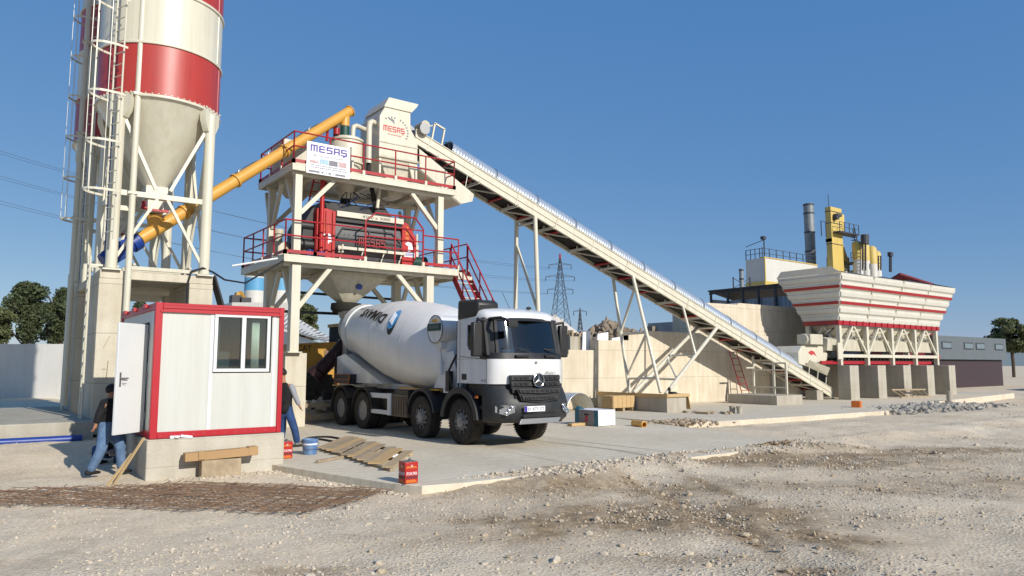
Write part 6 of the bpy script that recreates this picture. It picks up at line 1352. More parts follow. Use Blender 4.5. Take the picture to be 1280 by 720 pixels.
for i in range(14): q = p0 + V((rg.gauss(0, .16), rg.gauss(0, .1), 0)); mb.loft([[(q.x - .06, q.y - .04, .005), (q.x + .07, q.y - .03, .005), (q.x + .05, q.y + .05, .005), (q.x - .05, q.y + .04, .005)], [(q.x - .03, q.y - .02, .05 + .03 * rg.random()), (q.x + .04, q.y - .01, .03), (q.x + .02, q.y + .03, .06), (q.x - .02, q.y + .02, .03)]])
solo(mb, 'plastic_wrap', M['sign'], 'crumpled white plastic wrap on the pad at the end of the pallet', 'wrap')
# right-hand yard objects
def crate(a, b_, z0, z1):
    t = thing('wooden_crate', 'pale plywood crate on short feet before the concrete footing', 'crate', ((a[0] + b_[0]) / 2, (a[1] + b_[1]) / 2, z0))
    mb = MB(); mb.box((a[0], a[1], z0 + .14), (b_[0], b_[1], z1)); bd = build(mb, 'box', M['wood2'], t, bev=.008)
    mb = MB()
    for x in (a[0], (a[0] + b_[0]) / 2 - .06, b_[0] - .12): mb.box((x, a[1] + .01, z0), (x + .12, b_[1] - .01, z0 + .14))
    build(mb, 'foot', M['oldwood'], t)
    mb = MB()
    for i in range(5): x = a[0] + (b_[0] - a[0]) * i / 5 + .02; mb.box((x, a[1] - .012, z0 + .15), (x + (b_[0] - a[0]) / 5 - .03, a[1] - .001, z1 - .01)); y = a[1] + (b_[1] - a[1]) * i / 5; mb.box((a[0] - .012, y + .01, z0 + .15), (a[0] - .001, y + (b_[1] - a[1]) / 5 - .01, z1 - .01))
    build(mb, 'board', M['wood2'], bd)
g_ = -.02
crate((20.88, 21.3), (22.1, 21.98), g_, .6)
p0 = pz(748, 533.5, 0); t = thing('insulation_pack', 'white foam insulation pack with teal and grey printed wrapping beyond the truck', 'pack', (p0.x + .3, p0.y + .5, 0)); h = py(748, 513, p0.y).z
mb = MB(); mb.box((p0.x, p0.y, .01), (p0.x + .72, p0.y + 1.05, h)); b_ = build(mb, 'foam_block', M['sign'], t, bev=.02)
mb = MB(); mb.box((p0.x - .006, p0.y + .18, .012), (p0.x - .001, p0.y + .86, h - .01)); build(mb, 'printed_wrap', M['sack'], b_)
mb = MB()
for y0, y1 in ((0.0, .18), (.86, 1.05)): mb.box((p0.x - .008, p0.y + y0, .012), (p0.x - .001, p0.y + y1, h - .006))
mb.loft([[(p0.x - .01, p0.y + .9, h), (p0.x + .1, p0.y + .7, h), (p0.x + .2, p0.y + 1.05, h), (p0.x, p0.y + 1.05, h)], [(p0.x + .02, p0.y + .9, h + .08), (p0.x + .08, p0.y + .8, h + .05), (p0.x + .12, p0.y + .95, h + .07), (p0.x + .03, p0.y + .97, h + .1)]]); build(mb, 'teal_wrap', M['teal'], b_)
mb = MB(); mb.box((p0.x - .009, p0.y + .46, .12), (p0.x - .0065, p0.y + .58, .3)); build(mb, 'red_mark', M['inkred'], b_); mb = MB(); mb.box((p0.x - .009, p0.y + .42, .31), (p0.x - .0065, p0.y + .62, .36)); build(mb, 'dark_mark', M['ink'], b_)
mb = MB(); q = pz(722, 531.5, 0); mb.box((q.x - .5, q.y - .3, .01), (q.x + .5, q.y - .1, .09)); solo(mb, 'pale_plank', M['wood2'], 'short pale plank lying before the white insulation pack', 'plank')
# spare arched cover leaning by the wall
t0_ = V((pz(722, 513, 0).x, 0, 0)); cx_, cy_ = 20.0, 21.9
mb = MB(); rr = .74; vs_ = []; fs_ = []; nn = 28; rows_ = 40
cy0 = V((19.75, 22.0, -.02))
for i in range(rows_ + 1):
    for j in range(nn + 1): a = math.pi * j / nn; r2 = rr + .012 * math.sin(i * 1.6); vs_.append((cy0.x - r2 * math.cos(a), cy0.y + 1.3 * i / rows_, r2 * math.sin(a) * 1.02 - .03))
for i in range(rows_):
    for j in range(nn): o = i * (nn + 1) + j; fs_.append((o, o + 1, o + nn + 2, o + nn + 1))
mb.add(vs_, fs_); o_ = solo(mb, 'spare_cover', M['galv'], 'spare arched galvanised conveyor cover section standing on the ground by the truck nose', 'cover', smooth=180); q = o_.modifiers.new('thickness', 'SOLIDIFY'); q.thickness = .01
p, q = pz(792, 529, .08), pz(808, 531, .08); mb = MB(); mb.lathe([(.1, 0), (.1, .55), (.075, .56), (.075, .0)], p, (q - p), n=24); solo(mb, 'yellow_pipe', M['yellow'], 'short yellow pipe offcut lying on dug soil beside the pad', 'pipe', loc=p)
for (u, v, lb_) in ((915.5, 516.5, 'dirty grey mortar bucket on the rough slab, left of two'), (924.5, 517, 'dirty grey mortar bucket on the rough slab, right of two')):
    p = pz(u, v, -.02); mb = MB(); mb.lathe([(0, 0), (.09, 0), (.12, .26), (.13, .26), (.13, .28), (.11, .28), (.08, .02), (0, .02)], (p.x, p.y, -.02), n=24, caps=False); solo(mb, 'mortar_bucket', M['block'], lb_, 'bucket', group='mortar buckets')
p = pz(1071, 511.5, -.1); mb = MB(); mb.obox((p.x, p.y, .07), (.4, .36, .34), rz=.3); mb.obox((p.x, p.y, .25), (.36, .32, .02), rz=.3); solo(mb, 'orange_box', M['orange'], 'small orange box on the rough slab before the bin piers', 'box', bev=.01)
t = thing('red_ladder', 'red steel ladder leaning on the retaining wall under the conveyor', 'ladder', (32.3, 23.6, 0)); mb = MB()
l0, l1, r0, r1 = V((32.2, 23.3, -.02)), V((31.85, 23.9, 2.6)), V((32.75, 23.25, -.02)), V((32.4, 23.88, 2.6)); mb.bar(l0, l1, .06, .04); mb.bar(r0, r1, .06, .04); build(mb, 'rail', M['red'], t); mb = MB()
for i in range(8): f_ = (i + .7) / 8; mb.tube(l0.lerp(l1, f_), r0.lerp(r1, f_), .02, 6)
build(mb, 'rung', M['red'], t)
p, q = px(1105, 494, 39.6), px(1137, 494, 41.9); mb = MB(); a = pz(1104, 494, .35); b_ = pz(1139, 494, .5)
mb.bar((42.0, 20.6, .45), (45.6, 20.4, .4), .08); mb.bar((42.2, 20.2, .02), (45.4, 20.0, .02), .08)
for i in range(6): f_ = i / 5; mb.bar((42.1 + 3.3 * f_, 20.6, .42), (42.4 + 3.0 * f_, 20.15, .03), .06)
solo(mb, 'rung_frame', M['oldwood'], 'old wooden rung frame leaning at the foot of the middle bin piers', 'frame')
mb = MB(); p = pz(1187, 503, -.1); mb.tube((p.x, p.y, -.1), (p.x, p.y, .5), .14, 14); solo(mb, 'concrete_bollard', M['block'], 'short round concrete post standing right of the bin piers', 'post')
mb = MB(); rg = random.Random(2)
for i in range(8): q = pz(600 + 0 * i + 255 + rg.random() * 60, 515 + rg.random() * 2, 0); mb.obox((q.x, q.y, .02), (.7 * rg.random() + .2, .12, .06), rz=rg.random() * 3)
solo(mb, 'scrap_timber', M['oldwood'], 'scattered dark scrap timber on the rough slab below the conveyor', 'scrap')
mb = MB(); q = V((23.3, 20.4, .63)); mb.obox(q + V((0, 0, .06)), (.4, .3, .12), rz=.4); mb.tube(q + V((-.1, 0, .1)), q + V((-.1, 0, .3)), .06); mb.obox(q + V((.25, .2, .04)), (.5, .15, .08), rz=-.3); solo(mb, 'tool_heap', M['black'], 'small dark heap of tools on top of the long concrete footing', 'tools')
mb = MB(); mb.box((36.6, 21.9, -.05), (37.2, 22.6, .5)); solo(mb, 'tail_block', M['block'], 'pale concrete blocks under the tail of the conveyor', 'block', bev=.02)

# ================================================================ people
def skin(name, verts, edges, m, parent, lvl=2, root=0):
    me = bpy.data.meshes.new(name); o = LOC[parent.name]; me.from_pydata([V(p) - o for p, r in verts], edges, []); me.materials.append(m)
    ob = bpy.data.objects.new(name, me); col.objects.link(ob); ob.parent = parent; LOC[ob.name] = o
    ob.modifiers.new('skin', 'SKIN'); sv = me.skin_vertices[0].data if me.skin_vertices else None
    if sv is None: me.skin_vertices.new(); sv = me.skin_vertices[0].data
    for i, (p, r) in enumerate(verts): sv[i].radius = (r if isinstance(r, tuple) else (r, r)); sv[i].use_root = i == root
    ob.modifiers['skin'].use_smooth_shade = True; sb = ob.modifiers.new('smooth', 'SUBSURF'); sb.levels = lvl; sb.render_levels = lvl
    return ob
def person(label, J, face, top, legs, shoe, sleeve=None, vest=None, cap=None, group=None):
    """J: world joints; one continuous body, clothes as children"""
    base = V(((J['aL'].x + J['aR'].x) / 2, (J['aL'].y + J['aR'].y) / 2, min(J['aL'].z, J['aR'].z) - .08)); t = thing('person', label, 'person', base)
    face = V(face).normalized(); hd = J['head']
    nk = J['neck']; ch = J['chest']; pe = J['pelvis']; mid = pe.lerp(ch, .5)
    vs = [(pe, .1), (mid, .09), (ch, .095), (nk, .055), (nk.lerp(hd, .55) , .06), (hd, (.082, .092)), (hd + (hd - nk).normalized() * .085, .06)]; es = [(0, 1), (1, 2), (2, 3), (3, 4), (4, 5), (5, 6)]
    def chain(st, pts):
        prev = st
        for p, r in pts: vs.append((p, r)); es.append((prev, len(vs) - 1)); prev = len(vs) - 1
        return prev
    for s in 'LR':
        sh, el, ha = J['s' + s], J['e' + s], J['h' + s]; dr = (ha - el).normalized(); e = chain(2, [(sh, .045), (el, .036), (ha, .03), (ha + dr * .06, (.036, .02))])
        _, a1, a2 = MB().frame((0, 0, 0), dr); palm = ha + dr * .085
        for k in range(4): f = palm + a1 * (.027 - .018 * k); L = (.055, .066, .06, .046)[k]; chain(e, [(f, .009), (f + dr * L * .6 + a2 * .012, .008), (f + dr * L + a2 * .03, .007)])
        chain(e, [(ha + dr * .04 + a1 * .04, .011), (ha + dr * .085 + a1 * .055 + a2 * .01, .009)])
        hp, kn, an = J['p' + s], J['k' + s], J['a' + s]; chain(0, [(hp, .07), (kn, .05), (an, .04), (an + J.get('t' + s, face) * .12 + V((0, 0, -.05)), .036)])
    body = skin('body', vs, es, M['skin'], t)
    tv = [(pe - (ch - pe) * .3, .16), (mid, .16), (ch, .175), (nk - (nk - ch) * .1, .08)]; te = [(0, 1), (1, 2), (2, 3)]
    for s in 'LR':
        k = len(tv); tv += [(J['s' + s], .09), (J['e' + s], .068), (J['h' + s], .052)]; te += [(2, k), (k, k + 1), (k + 1, k + 2)]
    if not vest: skin('shirt', tv, te, M[top], t)
    else:
        skin('vest', [(pe - (ch - pe) * .3, .17), (mid, .17), (ch, .185), (nk - (nk - ch) * .1, .085), (J['sL'].lerp(ch, .12), .1), (J['sR'].lerp(ch, .12), .1)], [(0, 1), (1, 2), (2, 3), (2, 4), (2, 5)], M[vest], t)
        for s in 'LR': skin('sleeve', [(J['s' + s].lerp(ch, .2), .08), (J['s' + s].lerp(J['e' + s], .15), .08), (J['e' + s], .066), (J['h' + s], .05)], [(0, 1), (1, 2), (2, 3)], M[top], t)
    jv = [(mid, .14), (pe - V((0, 0, .03)), .155)]; je = [(0, 1)]
    for s in 'LR':
        k = len(jv); jv += [(J['p' + s], .12), (J['k' + s], .09), (J['a' + s] - V((0, 0, .03)), .078)]; je += [(1, k), (k, k + 1), (k + 1, k + 2)]
    skin('trousers', jv, je, M[legs], t)
    for s in 'LR':
        f = J.get('t' + s, face); a = J['a' + s]; side = f.cross(V((0, 0, 1))).normalized(); mb = MB()
        def ring(c, w_, h_): return [c + side * (w_ * math.cos(q)) + V((0, 0, 1)) * (h_ * math.sin(q)) for q in [2 * math.pi * i / 12 for i in range(12)]]
        fl = V((0, 0, -.045)); mb.loft([ring(a + fl - f * .07, .03, .03), ring(a + fl * .8 - f * .05, .042, .045), ring(a + fl * .7 + f * .03, .046, .052), ring(a + fl + f * .1, .048, .036), ring(a + fl * 1.15 + f * .17, .04, .026), ring(a + fl * 1.2 + f * .2, .02, .016)]); build(mb, 'shoe', M[shoe], t)
    mb = MB(); u_ = (hd - nk).normalized(); sd = face.cross(u_).normalized(); vs_ = []; n1, n2 = 16, 9
    for i in range(n2 + 1):
        for j in range(n1):
            th = 2 * math.pi * j / n1; ph = math.pi * (.5 - .2 * math.cos(th)) * i / n2; d = u_ * math.cos(ph) + (face * math.cos(th) + sd * math.sin(th)) * math.sin(ph); cut = 1 if not (d.dot(face) > .35 and d.dot(u_) < .55) else .78
            vs_.append(hd + u_ * .03 - face * .008 + V(d) * .101)
    mb.add(vs_, [(i * n1 + j, i * n1 + (j + 1) % n1, (i + 1) * n1 + (j + 1) % n1, (i + 1) * n1 + j) for i in range(n2) for j in range(n1)]); build(mb, 'hair', M['hair'], t, smooth=180)
    mb = MB(); c = hd + face * .083
    mb.loft([[c + sd * .006 + u_ * .03, c - sd * .006 + u_ * .03, c - sd * .012 - u_ * .01, c + sd * .012 - u_ * .01], [c + face * .012 + u_ * .02, c + face * .012 + u_ * .02 - sd * .002, c + face * .03 - u_ * .012 - sd * .006, c + face * .03 - u_ * .012 + sd * .006]])
    for q in (-1, 1): mb.lathe([(.0, 0), (.022, .004), (.026, .012), (.01, .014)], hd + sd * (q * .082) - u_ * .005, sd * q, n=10)
    ft = build(mb, 'face', M['skin'], body)
    mb = MB()
    for q in (-1, 1): e = hd + face * .078 + sd * (q * .032) + u_ * .022; mb.obox(e, (.018, .018, .012)); mb.bar(e + u_ * .022 - sd * .02, e + u_ * .022 + sd * .02, .006)
    mb.bar(hd + face * .085 - u_ * .045 - sd * .024, hd + face * .085 - u_ * .045 + sd * .024, .007); build(mb, 'eyes_and_mouth', M['hair'], body)
    return t
def P_(u, v, D): return pd(u, v, D)
X1 = V((.8, .45, 0)).normalized()
g1 = -.02
J = dict(pelvis=P_(133, 535, 12.9), chest=P_(138, 508, 12.9), neck=P_(139, 497, 12.9), head=P_(140, 489, 12.9), sL=P_(131, 504, 12.7), sR=P_(148, 503, 13.1), eL=P_(124, 518, 12.62), hL=P_(120, 530, 12.62), eR=P_(158, 512, 13.3), hR=P_(166, 515, 13.6),
         pL=P_(130, 541, 12.8), pR=P_(138, 541, 13.0), kL=P_(127, 562, 12.7), kR=P_(150, 555, 13.0), aL=P_(112, 588, 12.75), aR=P_(152, 586, 13.1))
person('man in a black top and faded jeans stepping behind the open cabin door', J, X1, 'shirtblack', 'jeans', 'shoe')
D_ = 14.2
J = dict(pelvis=P_(133, 563, D_), chest=P_(139, 545, D_), neck=P_(143, 536, D_), head=P_(146, 529, D_), sL=P_(134, 543, D_ - .15), sR=P_(145, 542, D_ + .15), eL=P_(130, 556, D_ - .2), hL=P_(122, 562, D_ - .2), eR=P_(152, 556, D_), hR=P_(150, 566, D_),
         pL=P_(132, 565, D_ - .1), pR=P_(138, 565, D_ + .1), kL=P_(118, 560, D_ - .25), kR=P_(150, 561, D_), aL=P_(122, 575, D_ - .2), aR=P_(146, 577, D_))
person('man in dark clothes crouching low in the shade by the platform', J, X1, 'shirtblack', 'jeansdark', 'shoe')
sx = CX0 - .02
J = dict(pelvis=V((sx + .12, 14.95, .82)), chest=V((sx + .1, 14.95, 1.2)), neck=V((sx + .06, 14.95, 1.36)), head=V((sx + .02, 14.95, 1.48)), sL=V((sx + .1, 14.78, 1.28)), sR=V((sx + .1, 15.12, 1.28)), eL=V((sx - .05, 14.72, 1.05)), hL=V((sx - .2, 14.8, .92)), eR=V((sx - .05, 15.18, 1.05)), hR=V((sx - .2, 15.05, .92)),
         pL=V((sx + .08, 14.85, .78)), pR=V((sx + .08, 15.05, .78)), kL=V((sx - .28, 14.82, .74)), kR=V((sx - .3, 15.06, .74)), aL=V((sx - .24, 14.82, .32)), aR=V((sx - .26, 15.06, .34)))
person('person in jeans and pale shoes seated in the cabin doorway behind the door', J, (-1, 0, 0), 'shirtblack', 'jeans', 'shoegrey')
D_ = 17.3; _P = P_; P_ = lambda u, v, D: _P(u + 4, v, D); aw = V((-.35, .93, 0)).normalized()
J = dict(pelvis=P_(353, 512, D_), chest=P_(351, 488, D_), neck=P_(350, 475.5, D_), head=P_(349, 467, D_), sR=P_(360, 481, D_ - .05), sL=P_(342, 480, D_), eR=P_(365, 496, D_ - .05), hR=P_(370, 507, D_), eL=P_(338, 495, D_), hL=P_(337, 508, D_ + .1),
         pR=P_(357, 517, D_), pL=P_(349, 517, D_), kR=P_(364, 535, D_ - .05), kL=P_(349, 537, D_ + .15), aR=P_(368, 553, D_), aL=P_(346, 556, D_ - .1))
J['tR'] = V((.75, .3, 0)).normalized()
person('man in a black vest, grey sleeves and jeans walking off beside the cabin', J, aw, 'shirtgrey', 'jeansdark', 'shoegrey', vest='shirtblack')
# ================================================================ far surroundings
def far_box(name, m, label, cat, corner, x1, y1, z0, group=None): pass
# white plant building and its yellow tower
t = thing('filter_house', 'white plant building with a yellow band and roof railing beyond the bins', 'building', (73, 47, 0)); c = pd(955, 322, 80); yl = px(932, 326, c.x).y; xr = py(1022, 340, c.y).x; zb_ = px(955, 356, c.x).z
mb = MB(); mb.box((c.x, c.y, 4), (xr, yl, c.z)); build(mb, 'walls', M['farwhite'], t)
mb = MB(); z = px(945, 354.5, c.x).z; mb.box((c.x - .06, c.y - .06, z - .2), (xr + .06, yl + .06, z + .2)); mb.box((c.x - .02, c.y - .1, 4), (c.x + .14, c.y - .01, c.z)); mb.box((c.x - .05, c.y - .08, c.z), (xr, c.y + .5, c.z + .1)); build(mb, 'yellow_trim', M['plantyellow'], t)
mb = MB()
for i in range(9): x = c.x + (xr - c.x) * i / 8; mb.bar((x, c.y + .2, c.z), (x, c.y + .2, c.z + 1.15), .07); y = c.y + (yl - c.y) * min(i, 4) / 4; mb.bar((c.x + .1, y, c.z), (c.x + .1, y, c.z + 1.1), .07)
for h in (.55, 1.1): mb.bar((c.x, c.y + .2, c.z + h), (xr, c.y + .2, c.z + h), .05); mb.bar((c.x + .1, c.y, c.z + h), (c.x + .1, yl, c.z + h), .05)
mb.bar((c.x + .1, c.y, c.z), (c.x + .1, c.y, c.z + 2.1), .1); mb.bar((c.x + .1, yl, c.z + 1.5), (c.x + .1, c.y, c.z + 2.0), .06); mb.obox((c.x, c.y, c.z + 2.2), (.5, .4, .35)); build(mb, 'roof_railing', M['rail'], t)
def stack(u, D, v0, w_px, label, m, rings):
    p = pd(u, v0, D); r = w_px / 2 * D / FPX; mb = MB(); mb.lathe([(r, 0), (r, p.z)], (p.x, p.y, 0), n=32); t = thing('chimney', label, 'chimney', (p.x, p.y, 0)); build(mb, 'flue', m, t)
    mb = MB()
    for k in rings: mb.lathe([(r, p.z * k), (r * 1.07, p.z * k), (r * 1.07, p.z * k + .18), (r, p.z * k + .18)], (p.x, p.y, 0), n=32, caps=False)
    build(mb, 'flange', M['rail'], t); return p, r, t
p, r, ct = stack(1010.5, 90, 255, 12.5, 'tall grey steel chimney between the white building and yellow tower', M['chimney'], (.99, .94, .83, .72, .6))
p2, r2, ct2 = stack(926.5, 78, 336, 5.5, 'short thin grey chimney with a ladder cage left of the white building', M['chimney'], (.98, .9, .75))
mb = MB(); d = RT * .9
for s in (-1, 1):
    mb.bar(p2 + d * s + V((0, 0, -.9)), V((p2.x, p2.y, 0)) + d * s, .1)
    for k in range(5): z = p2.z - 1 - k * 1.1; mb.bar((p2 + d * s).to_tuple()[:2] + (z,), (p2 - d * s).to_tuple()[:2] + (z - 1.1,), .06)
build(mb, 'lattice', M['rail'], ct2)
t = thing('elevator_tower', 'tall yellow bucket elevator tower of the asphalt plant with platforms and stairs', 'tower', (81, 46, 0)); c = pd(1038, 258, 85)
x1 = py(1051.5, 258, c.y).x; yb = px(1031, 258, c.x).y
mb = MB(); mb.box((c.x, c.y, 2), (x1, yb, c.z)); mb.box((x1, c.y + .1, c.z - 2.6), (x1 + .75, yb - .1, c.z - .6)); body = build(mb, 'casing', M['plantyellow'], t)
mb = MB(); mb.prism([(x1, c.y + .15, c.z - 3.6), (x1 + 1.3, c.y + .15, c.z - 6.0), (x1 + 1.3, c.y + .15, c.z - 6.6), (x1, c.y + .15, c.z - 6.0)], (0, 1.2, 0)); mb.box((x1 + .0, c.y + .2, c.z - 14), (x1 + .3, yb, c.z - 5.5)); mb.box((x1 + 1.9, c.y - .3, 2), (x1 + 2.3, c.y + .3, c.z - 7.3)); build(mb, 'chute', M['plantyellow'], t)
mb = MB(); mb.box((x1 + .02, c.y + .6, 3), (x1 + 2.4, yb + 1.5, c.z - 5.6)); build(mb, 'screen_house', mat('plant_khaki', '#9a9273', .6, vscale=.8, dirt='#6f6a56', damt=.4), t)
mb = MB(); mb.box((x1 + .9, c.y + .55, c.z - 7.5), (x1 + 1.7, c.y + .598, c.z - 7.0)); build(mb, 'notice', M['sign'], t)
mb = MB()
for k in (.5, 1.9, 4.4, 7.6): z = c.z - k; mb.box((c.x - .04, c.y - .04, z - .08), (x1 + .04, yb + .04, z))
mb.tube((c.x + .7, c.y - .5, c.z - 1.2), (c.x + .7, c.y + .1, c.z - 1.2), .38, 16); mb.obox((c.x + 1.0, c.y - .4, c.z - 1.0), (1.0, .3, .3)); build(mb, 'drive', M['rail'], t)
mb = MB()
def plat(x0, x1_, y, z, h=1.1):
    mb.box((x0, y - .9, z - .15), (x1_, y + .4, z))
    k = 4
    for i in range(k + 1): x = x0 + (x1_ - x0) * i / k; mb.bar((x, y - .85, z), (x, y - .85, z + h), .07)
    for q in (.5, 1): mb.bar((x0, y - .85, z + h * q), (x1_, y - .85, z + h * q), .05)

for ar in ((c.x + .3, x1 + 2.2, c.y, c.z - 3.0), (x1 - .1, x1 + 2.2, c.y, c.z - 10.4), (x1 + .1, x1 + 2, c.y, c.z - 6.5)): mb = MB(); plat(*ar); build(mb, 'platform', M['rail'], t)
mb = MB()
for i in range(12): z = c.z - 3 - i * .34; mb.box((x1 + 1.1 + i * .1, c.y - .9, z - .06), (x1 + 1.8 + i * .1, c.y - .3, z))
mb.bar((x1 + 1.1, c.y - .9, c.z - 2.2), (x1 + 2.4, c.y - .9, c.z - 6.3), .07); mb.bar((x1 + 1.8, c.y - .3, c.z - 2.2), (x1 + 3.1, c.y - .3, c.z - 6.3), .07)
mb.bar((c.x + .5, c.y + .5, c.z), (c.x + .5, c.y + .5, c.z + 1.6), .05)
q = pd(1003, 282, 88); mb.box((q.x, c.y, c.z - 4.2), (c.x, c.y + .8, c.z - 3.8)); mb.bar((c.x - 2.2, c.y, c.z - 3.8), (c.x - 2.2, c.y, c.z - 2.0), .08); mb.bar((c.x - 1.2, c.y, c.z - 3.8), (c.x - 1.2, c.y, c.z - 2.0), .08); mb.bar((c.x - 2.2, c.y, c.z - 2.0), (c.x, c.y, c.z - 2.0), .06); build(mb, 'stair_flight', M['rail'], t)
t = thing('bitumen_tanks', 'yellow and white storage tanks beside the elevator tower', 'tanks', (86, 44, 0))
for k, (u, v, w_) in enumerate(((1071, 302, 12), (1080, 304, 12), (1089, 308, 12), (1095, 314, 11))):
    p = pd(u, v, 86 + k); r = w_ / 2 * 86 / FPX; mb = MB(); zz = p.z
    mb.lathe([(r, 2), (r, zz - 2.2)], (p.x, p.y, 0), n=20); lo = build(mb, 'tank', M['farwhite'], t); mb = MB(); mb.lathe([(r * 1.01, zz - 2.2), (r * 1.01, zz - .3), (r * .6, zz), (0, zz)], (p.x, p.y, 0), n=20); build(mb, 'tank_top', M['plantyellow'], lo)
mb = MB()
for u0, u1, v0, v1 in ((1077.5, 1085, 293, 306), (1078, 1082, 304, 338), (1098, 1101, 320, 338), (1112, 1114, 318, 340)):
    for u in (u0, u1): mb.bar(pd(u, v0, 85), pd(u, v1, 85), .12)
    k = max(2, int((v1 - v0) / 4))
    for i in range(k): v = v0 + (v1 - v0) * i / k; mb.bar(pd(u0, v, 85), pd(u1, v, 85), .07)
p = pd(1113, 318, 85); mb.obox(p, (.6, .4, .5)); mb.tube(pd(1081, 305, 85), pd(1081, 294, 85), .45, 12); build(mb, 'ladder_frame', M['rail'], t)
p0, p1 = pd(1125, 343, 60), pd(1150, 352, 60); mb = MB(); mb.prism([(p0.x, p0.y, p0.z), (p0.x + 6, p0.y, p0.z - .5), (p0.x + 6, p0.y + 3, p0.z - 1.5), (p0.x, p0.y + 3, p0.z - 1.5)], (0, 0, .15)); mb.box((p0.x + .2, p0.y + .2, 0), (p0.x + 5.8, p0.y + 2.8, p0.z - 1.4)); solo(mb, 'maroon_shed', M['maroon'], 'maroon sheet roofed shed just showing above the bins', 'shed')
# canopy shed
xs = pd(980, 356, 52).x; L0, L1 = px(885, 364.7, xs), px(985, 355.5, xs); t = thing('canopy_shed', 'long grey lean-to shed with a dark flat roof behind the ramp wall', 'shed', (xs, L1.y, 0))
zr = (L0.z + L1.z) / 2
mb = MB(); mb.prism([(xs, L1.y - 4, zr), (xs, L0.y, zr), (xs + 3.2, L0.y, zr - .55), (xs + 3.2, L1.y - 4, zr - .55)], (0, 0, .12)); build(mb, 'roof', mat('roof_brown', '#4a4340', .7), t)
mb = MB()
for u in (889, 910, 929, 948.6, 970): q = px(u, 380, xs + .15); mb.bar((q.x, q.y, 0), (q.x, q.y, zr - .02), .14)
mb.bar((xs + .15, L0.y, zr - .15), (xs + .15, L1.y - 4, zr - .15), .12); build(mb, 'post', M['rail'], t)
mb = MB(); zw = px(940, 373, xs).z; y = L0.y - .2
while y > L1.y - 4: mb.box((xs + .3, y - .3, 0), (xs + .36, y - .02, zw)); mb.box((xs + .33, y - .34, 0), (xs + .345, y + .0, zw)); y -= .32
mb.box((xs + .3, L0.y - .2, 0), (xs + 3.2, L0.y - .12, zr - .6)); build(mb, 'sheet_wall', M['shed'], t)
# right hand building
c = pd(1168, 419, 62); t = thing('grey_prefab', 'grey prefabricated building with a maroon lower storey at the right', 'building', (c.x, c.y, 0)); zm_ = pd(1185, 449, 62).z
mb = MB(); mb.box((c.x, c.y, zm_), (c.x + 15, c.y + 9, c.z)); bw = build(mb, 'upper_storey', M['grey'], t); mb = MB(); mb.box((c.x + .3, c.y + .3, -.6), (c.x + 14.6, c.y + 8.5, zm_)); build(mb, 'lower_storey', mat('dark_maroon', '#3b2c31', .6), t)
q = pd(1175, 411, 63); mb = MB(); mb.box((q.x, c.y + 2, c.z), (q.x + 3.2, c.y + 5, q.z)); build(mb, 'roof_room', M['farwhite'], t); mb = MB(); mb.box((q.x - .1, c.y + 1.9, q.z), (q.x + 3.3, c.y + 5.1, q.z + .2)); build(mb, 'room_roof', M['maroon'], t)
for i, xo_ in enumerate((1.2, 5.6, 8.1, 12.3)):
    x = c.x + xo_; mb = MB(); mb.box((x, c.y - .04, zm_ + .9), (x + 1.9, c.y - .002, c.z - .5)); w_ = build(mb, 'window', M['rail'], t); mb = MB(); mb.box((x + .12, c.y - .06, zm_ + 1.0), (x + 1.78, c.y - .041, c.z - .6)); build(mb, 'pane', mat('far_pane', '#7d8a90', .2, .2) if i == 0 else bpy.data.materials['far_pane'], w_)
mb = MB(); mb.prism([(c.x + 1, c.y - 8, 0), (c.x + 20, c.y - 8, 0), (c.x + 20, c.y - 8, .9), (c.x + 3, c.y - 8, .9)], (0, 2, 0)); solo(mb, 'low_kerb_wall', M['wall'], 'low pale concrete wall before the grey building on the right', 'wall')
# pylons
def pylon(u, v0, D, label, w_px, arms, red):
    p = pd(u, v0, D); H = p.z; b = Matrix.Rotation(.5, 3, 'Z'); t = thing('power_pylon', label, 'pylon', (p.x, p.y, 0)); ww = w_px * D / FPX / 2; th = D * .0006
    def w_at(z): return ww * (1 - z / H) ** 1.15 + .012 * H * (1 - z / H) + .1
    def corner(z, i): a = b @ V((w_at(z) * (1, -1, -1, 1)[i], w_at(z) * (1, 1, -1, -1)[i], 0)); return V((p.x, p.y, z)) + a
    lv = [H * (1 - (1 - i / 13) ** 1.25) for i in range(14)]; lo, hi = MB(), MB()
    for z0, z1 in zip(lv[:-1], lv[1:]):
        m = hi if (red and z0 > H * .92) else lo
        for i in range(4): m.bar(corner(z0, i), corner(z1, i), th); m.bar(corner(z0, i), corner(z1, (i + 1) % 4), th * .6); m.bar(corner(z1, i), corner(z0, (i + 1) % 4), th * .6)
    build(lo, 'lattice', M['rail'], t)
    if hi.v: build(hi, 'red_tip', M['red'], t)
    out = []
    for v, du in arms:
        z = pd(u, v, D).z; L = du * D / FPX; a = MB(); dv = RT
        for s in (-1, 1):
            tip = V((p.x, p.y, z)) + dv * (L * s)
            for k in (.0, 1.0): a.bar(V((p.x, p.y, z + k * L * .17)) + dv * (w_at(z) * s), tip, th * .8)
            a.bar(tip, tip - V((0, 0, D * .006)), th * 1.2); out.append(tip - V((0, 0, D * .006)))
            for k in (.35, .7): a.bar(V((p.x, p.y, z)) + dv * (L * s * k), V((p.x, p.y, z + L * .17 * (1 - k))) + dv * (L * s * k), th * .6)
        build(a, 'cross_arm', M['rail'], t)
    return out
tips = pylon(700, 317, 250, 'tall grey lattice pylon with a red tip beyond the truck cab', 30, ((331, 14), (346, 18), (362, 16)), True)
pylon(725, 385, 520, 'small distant lattice pylon right of the tall one', 12, ((389, 8),), False)
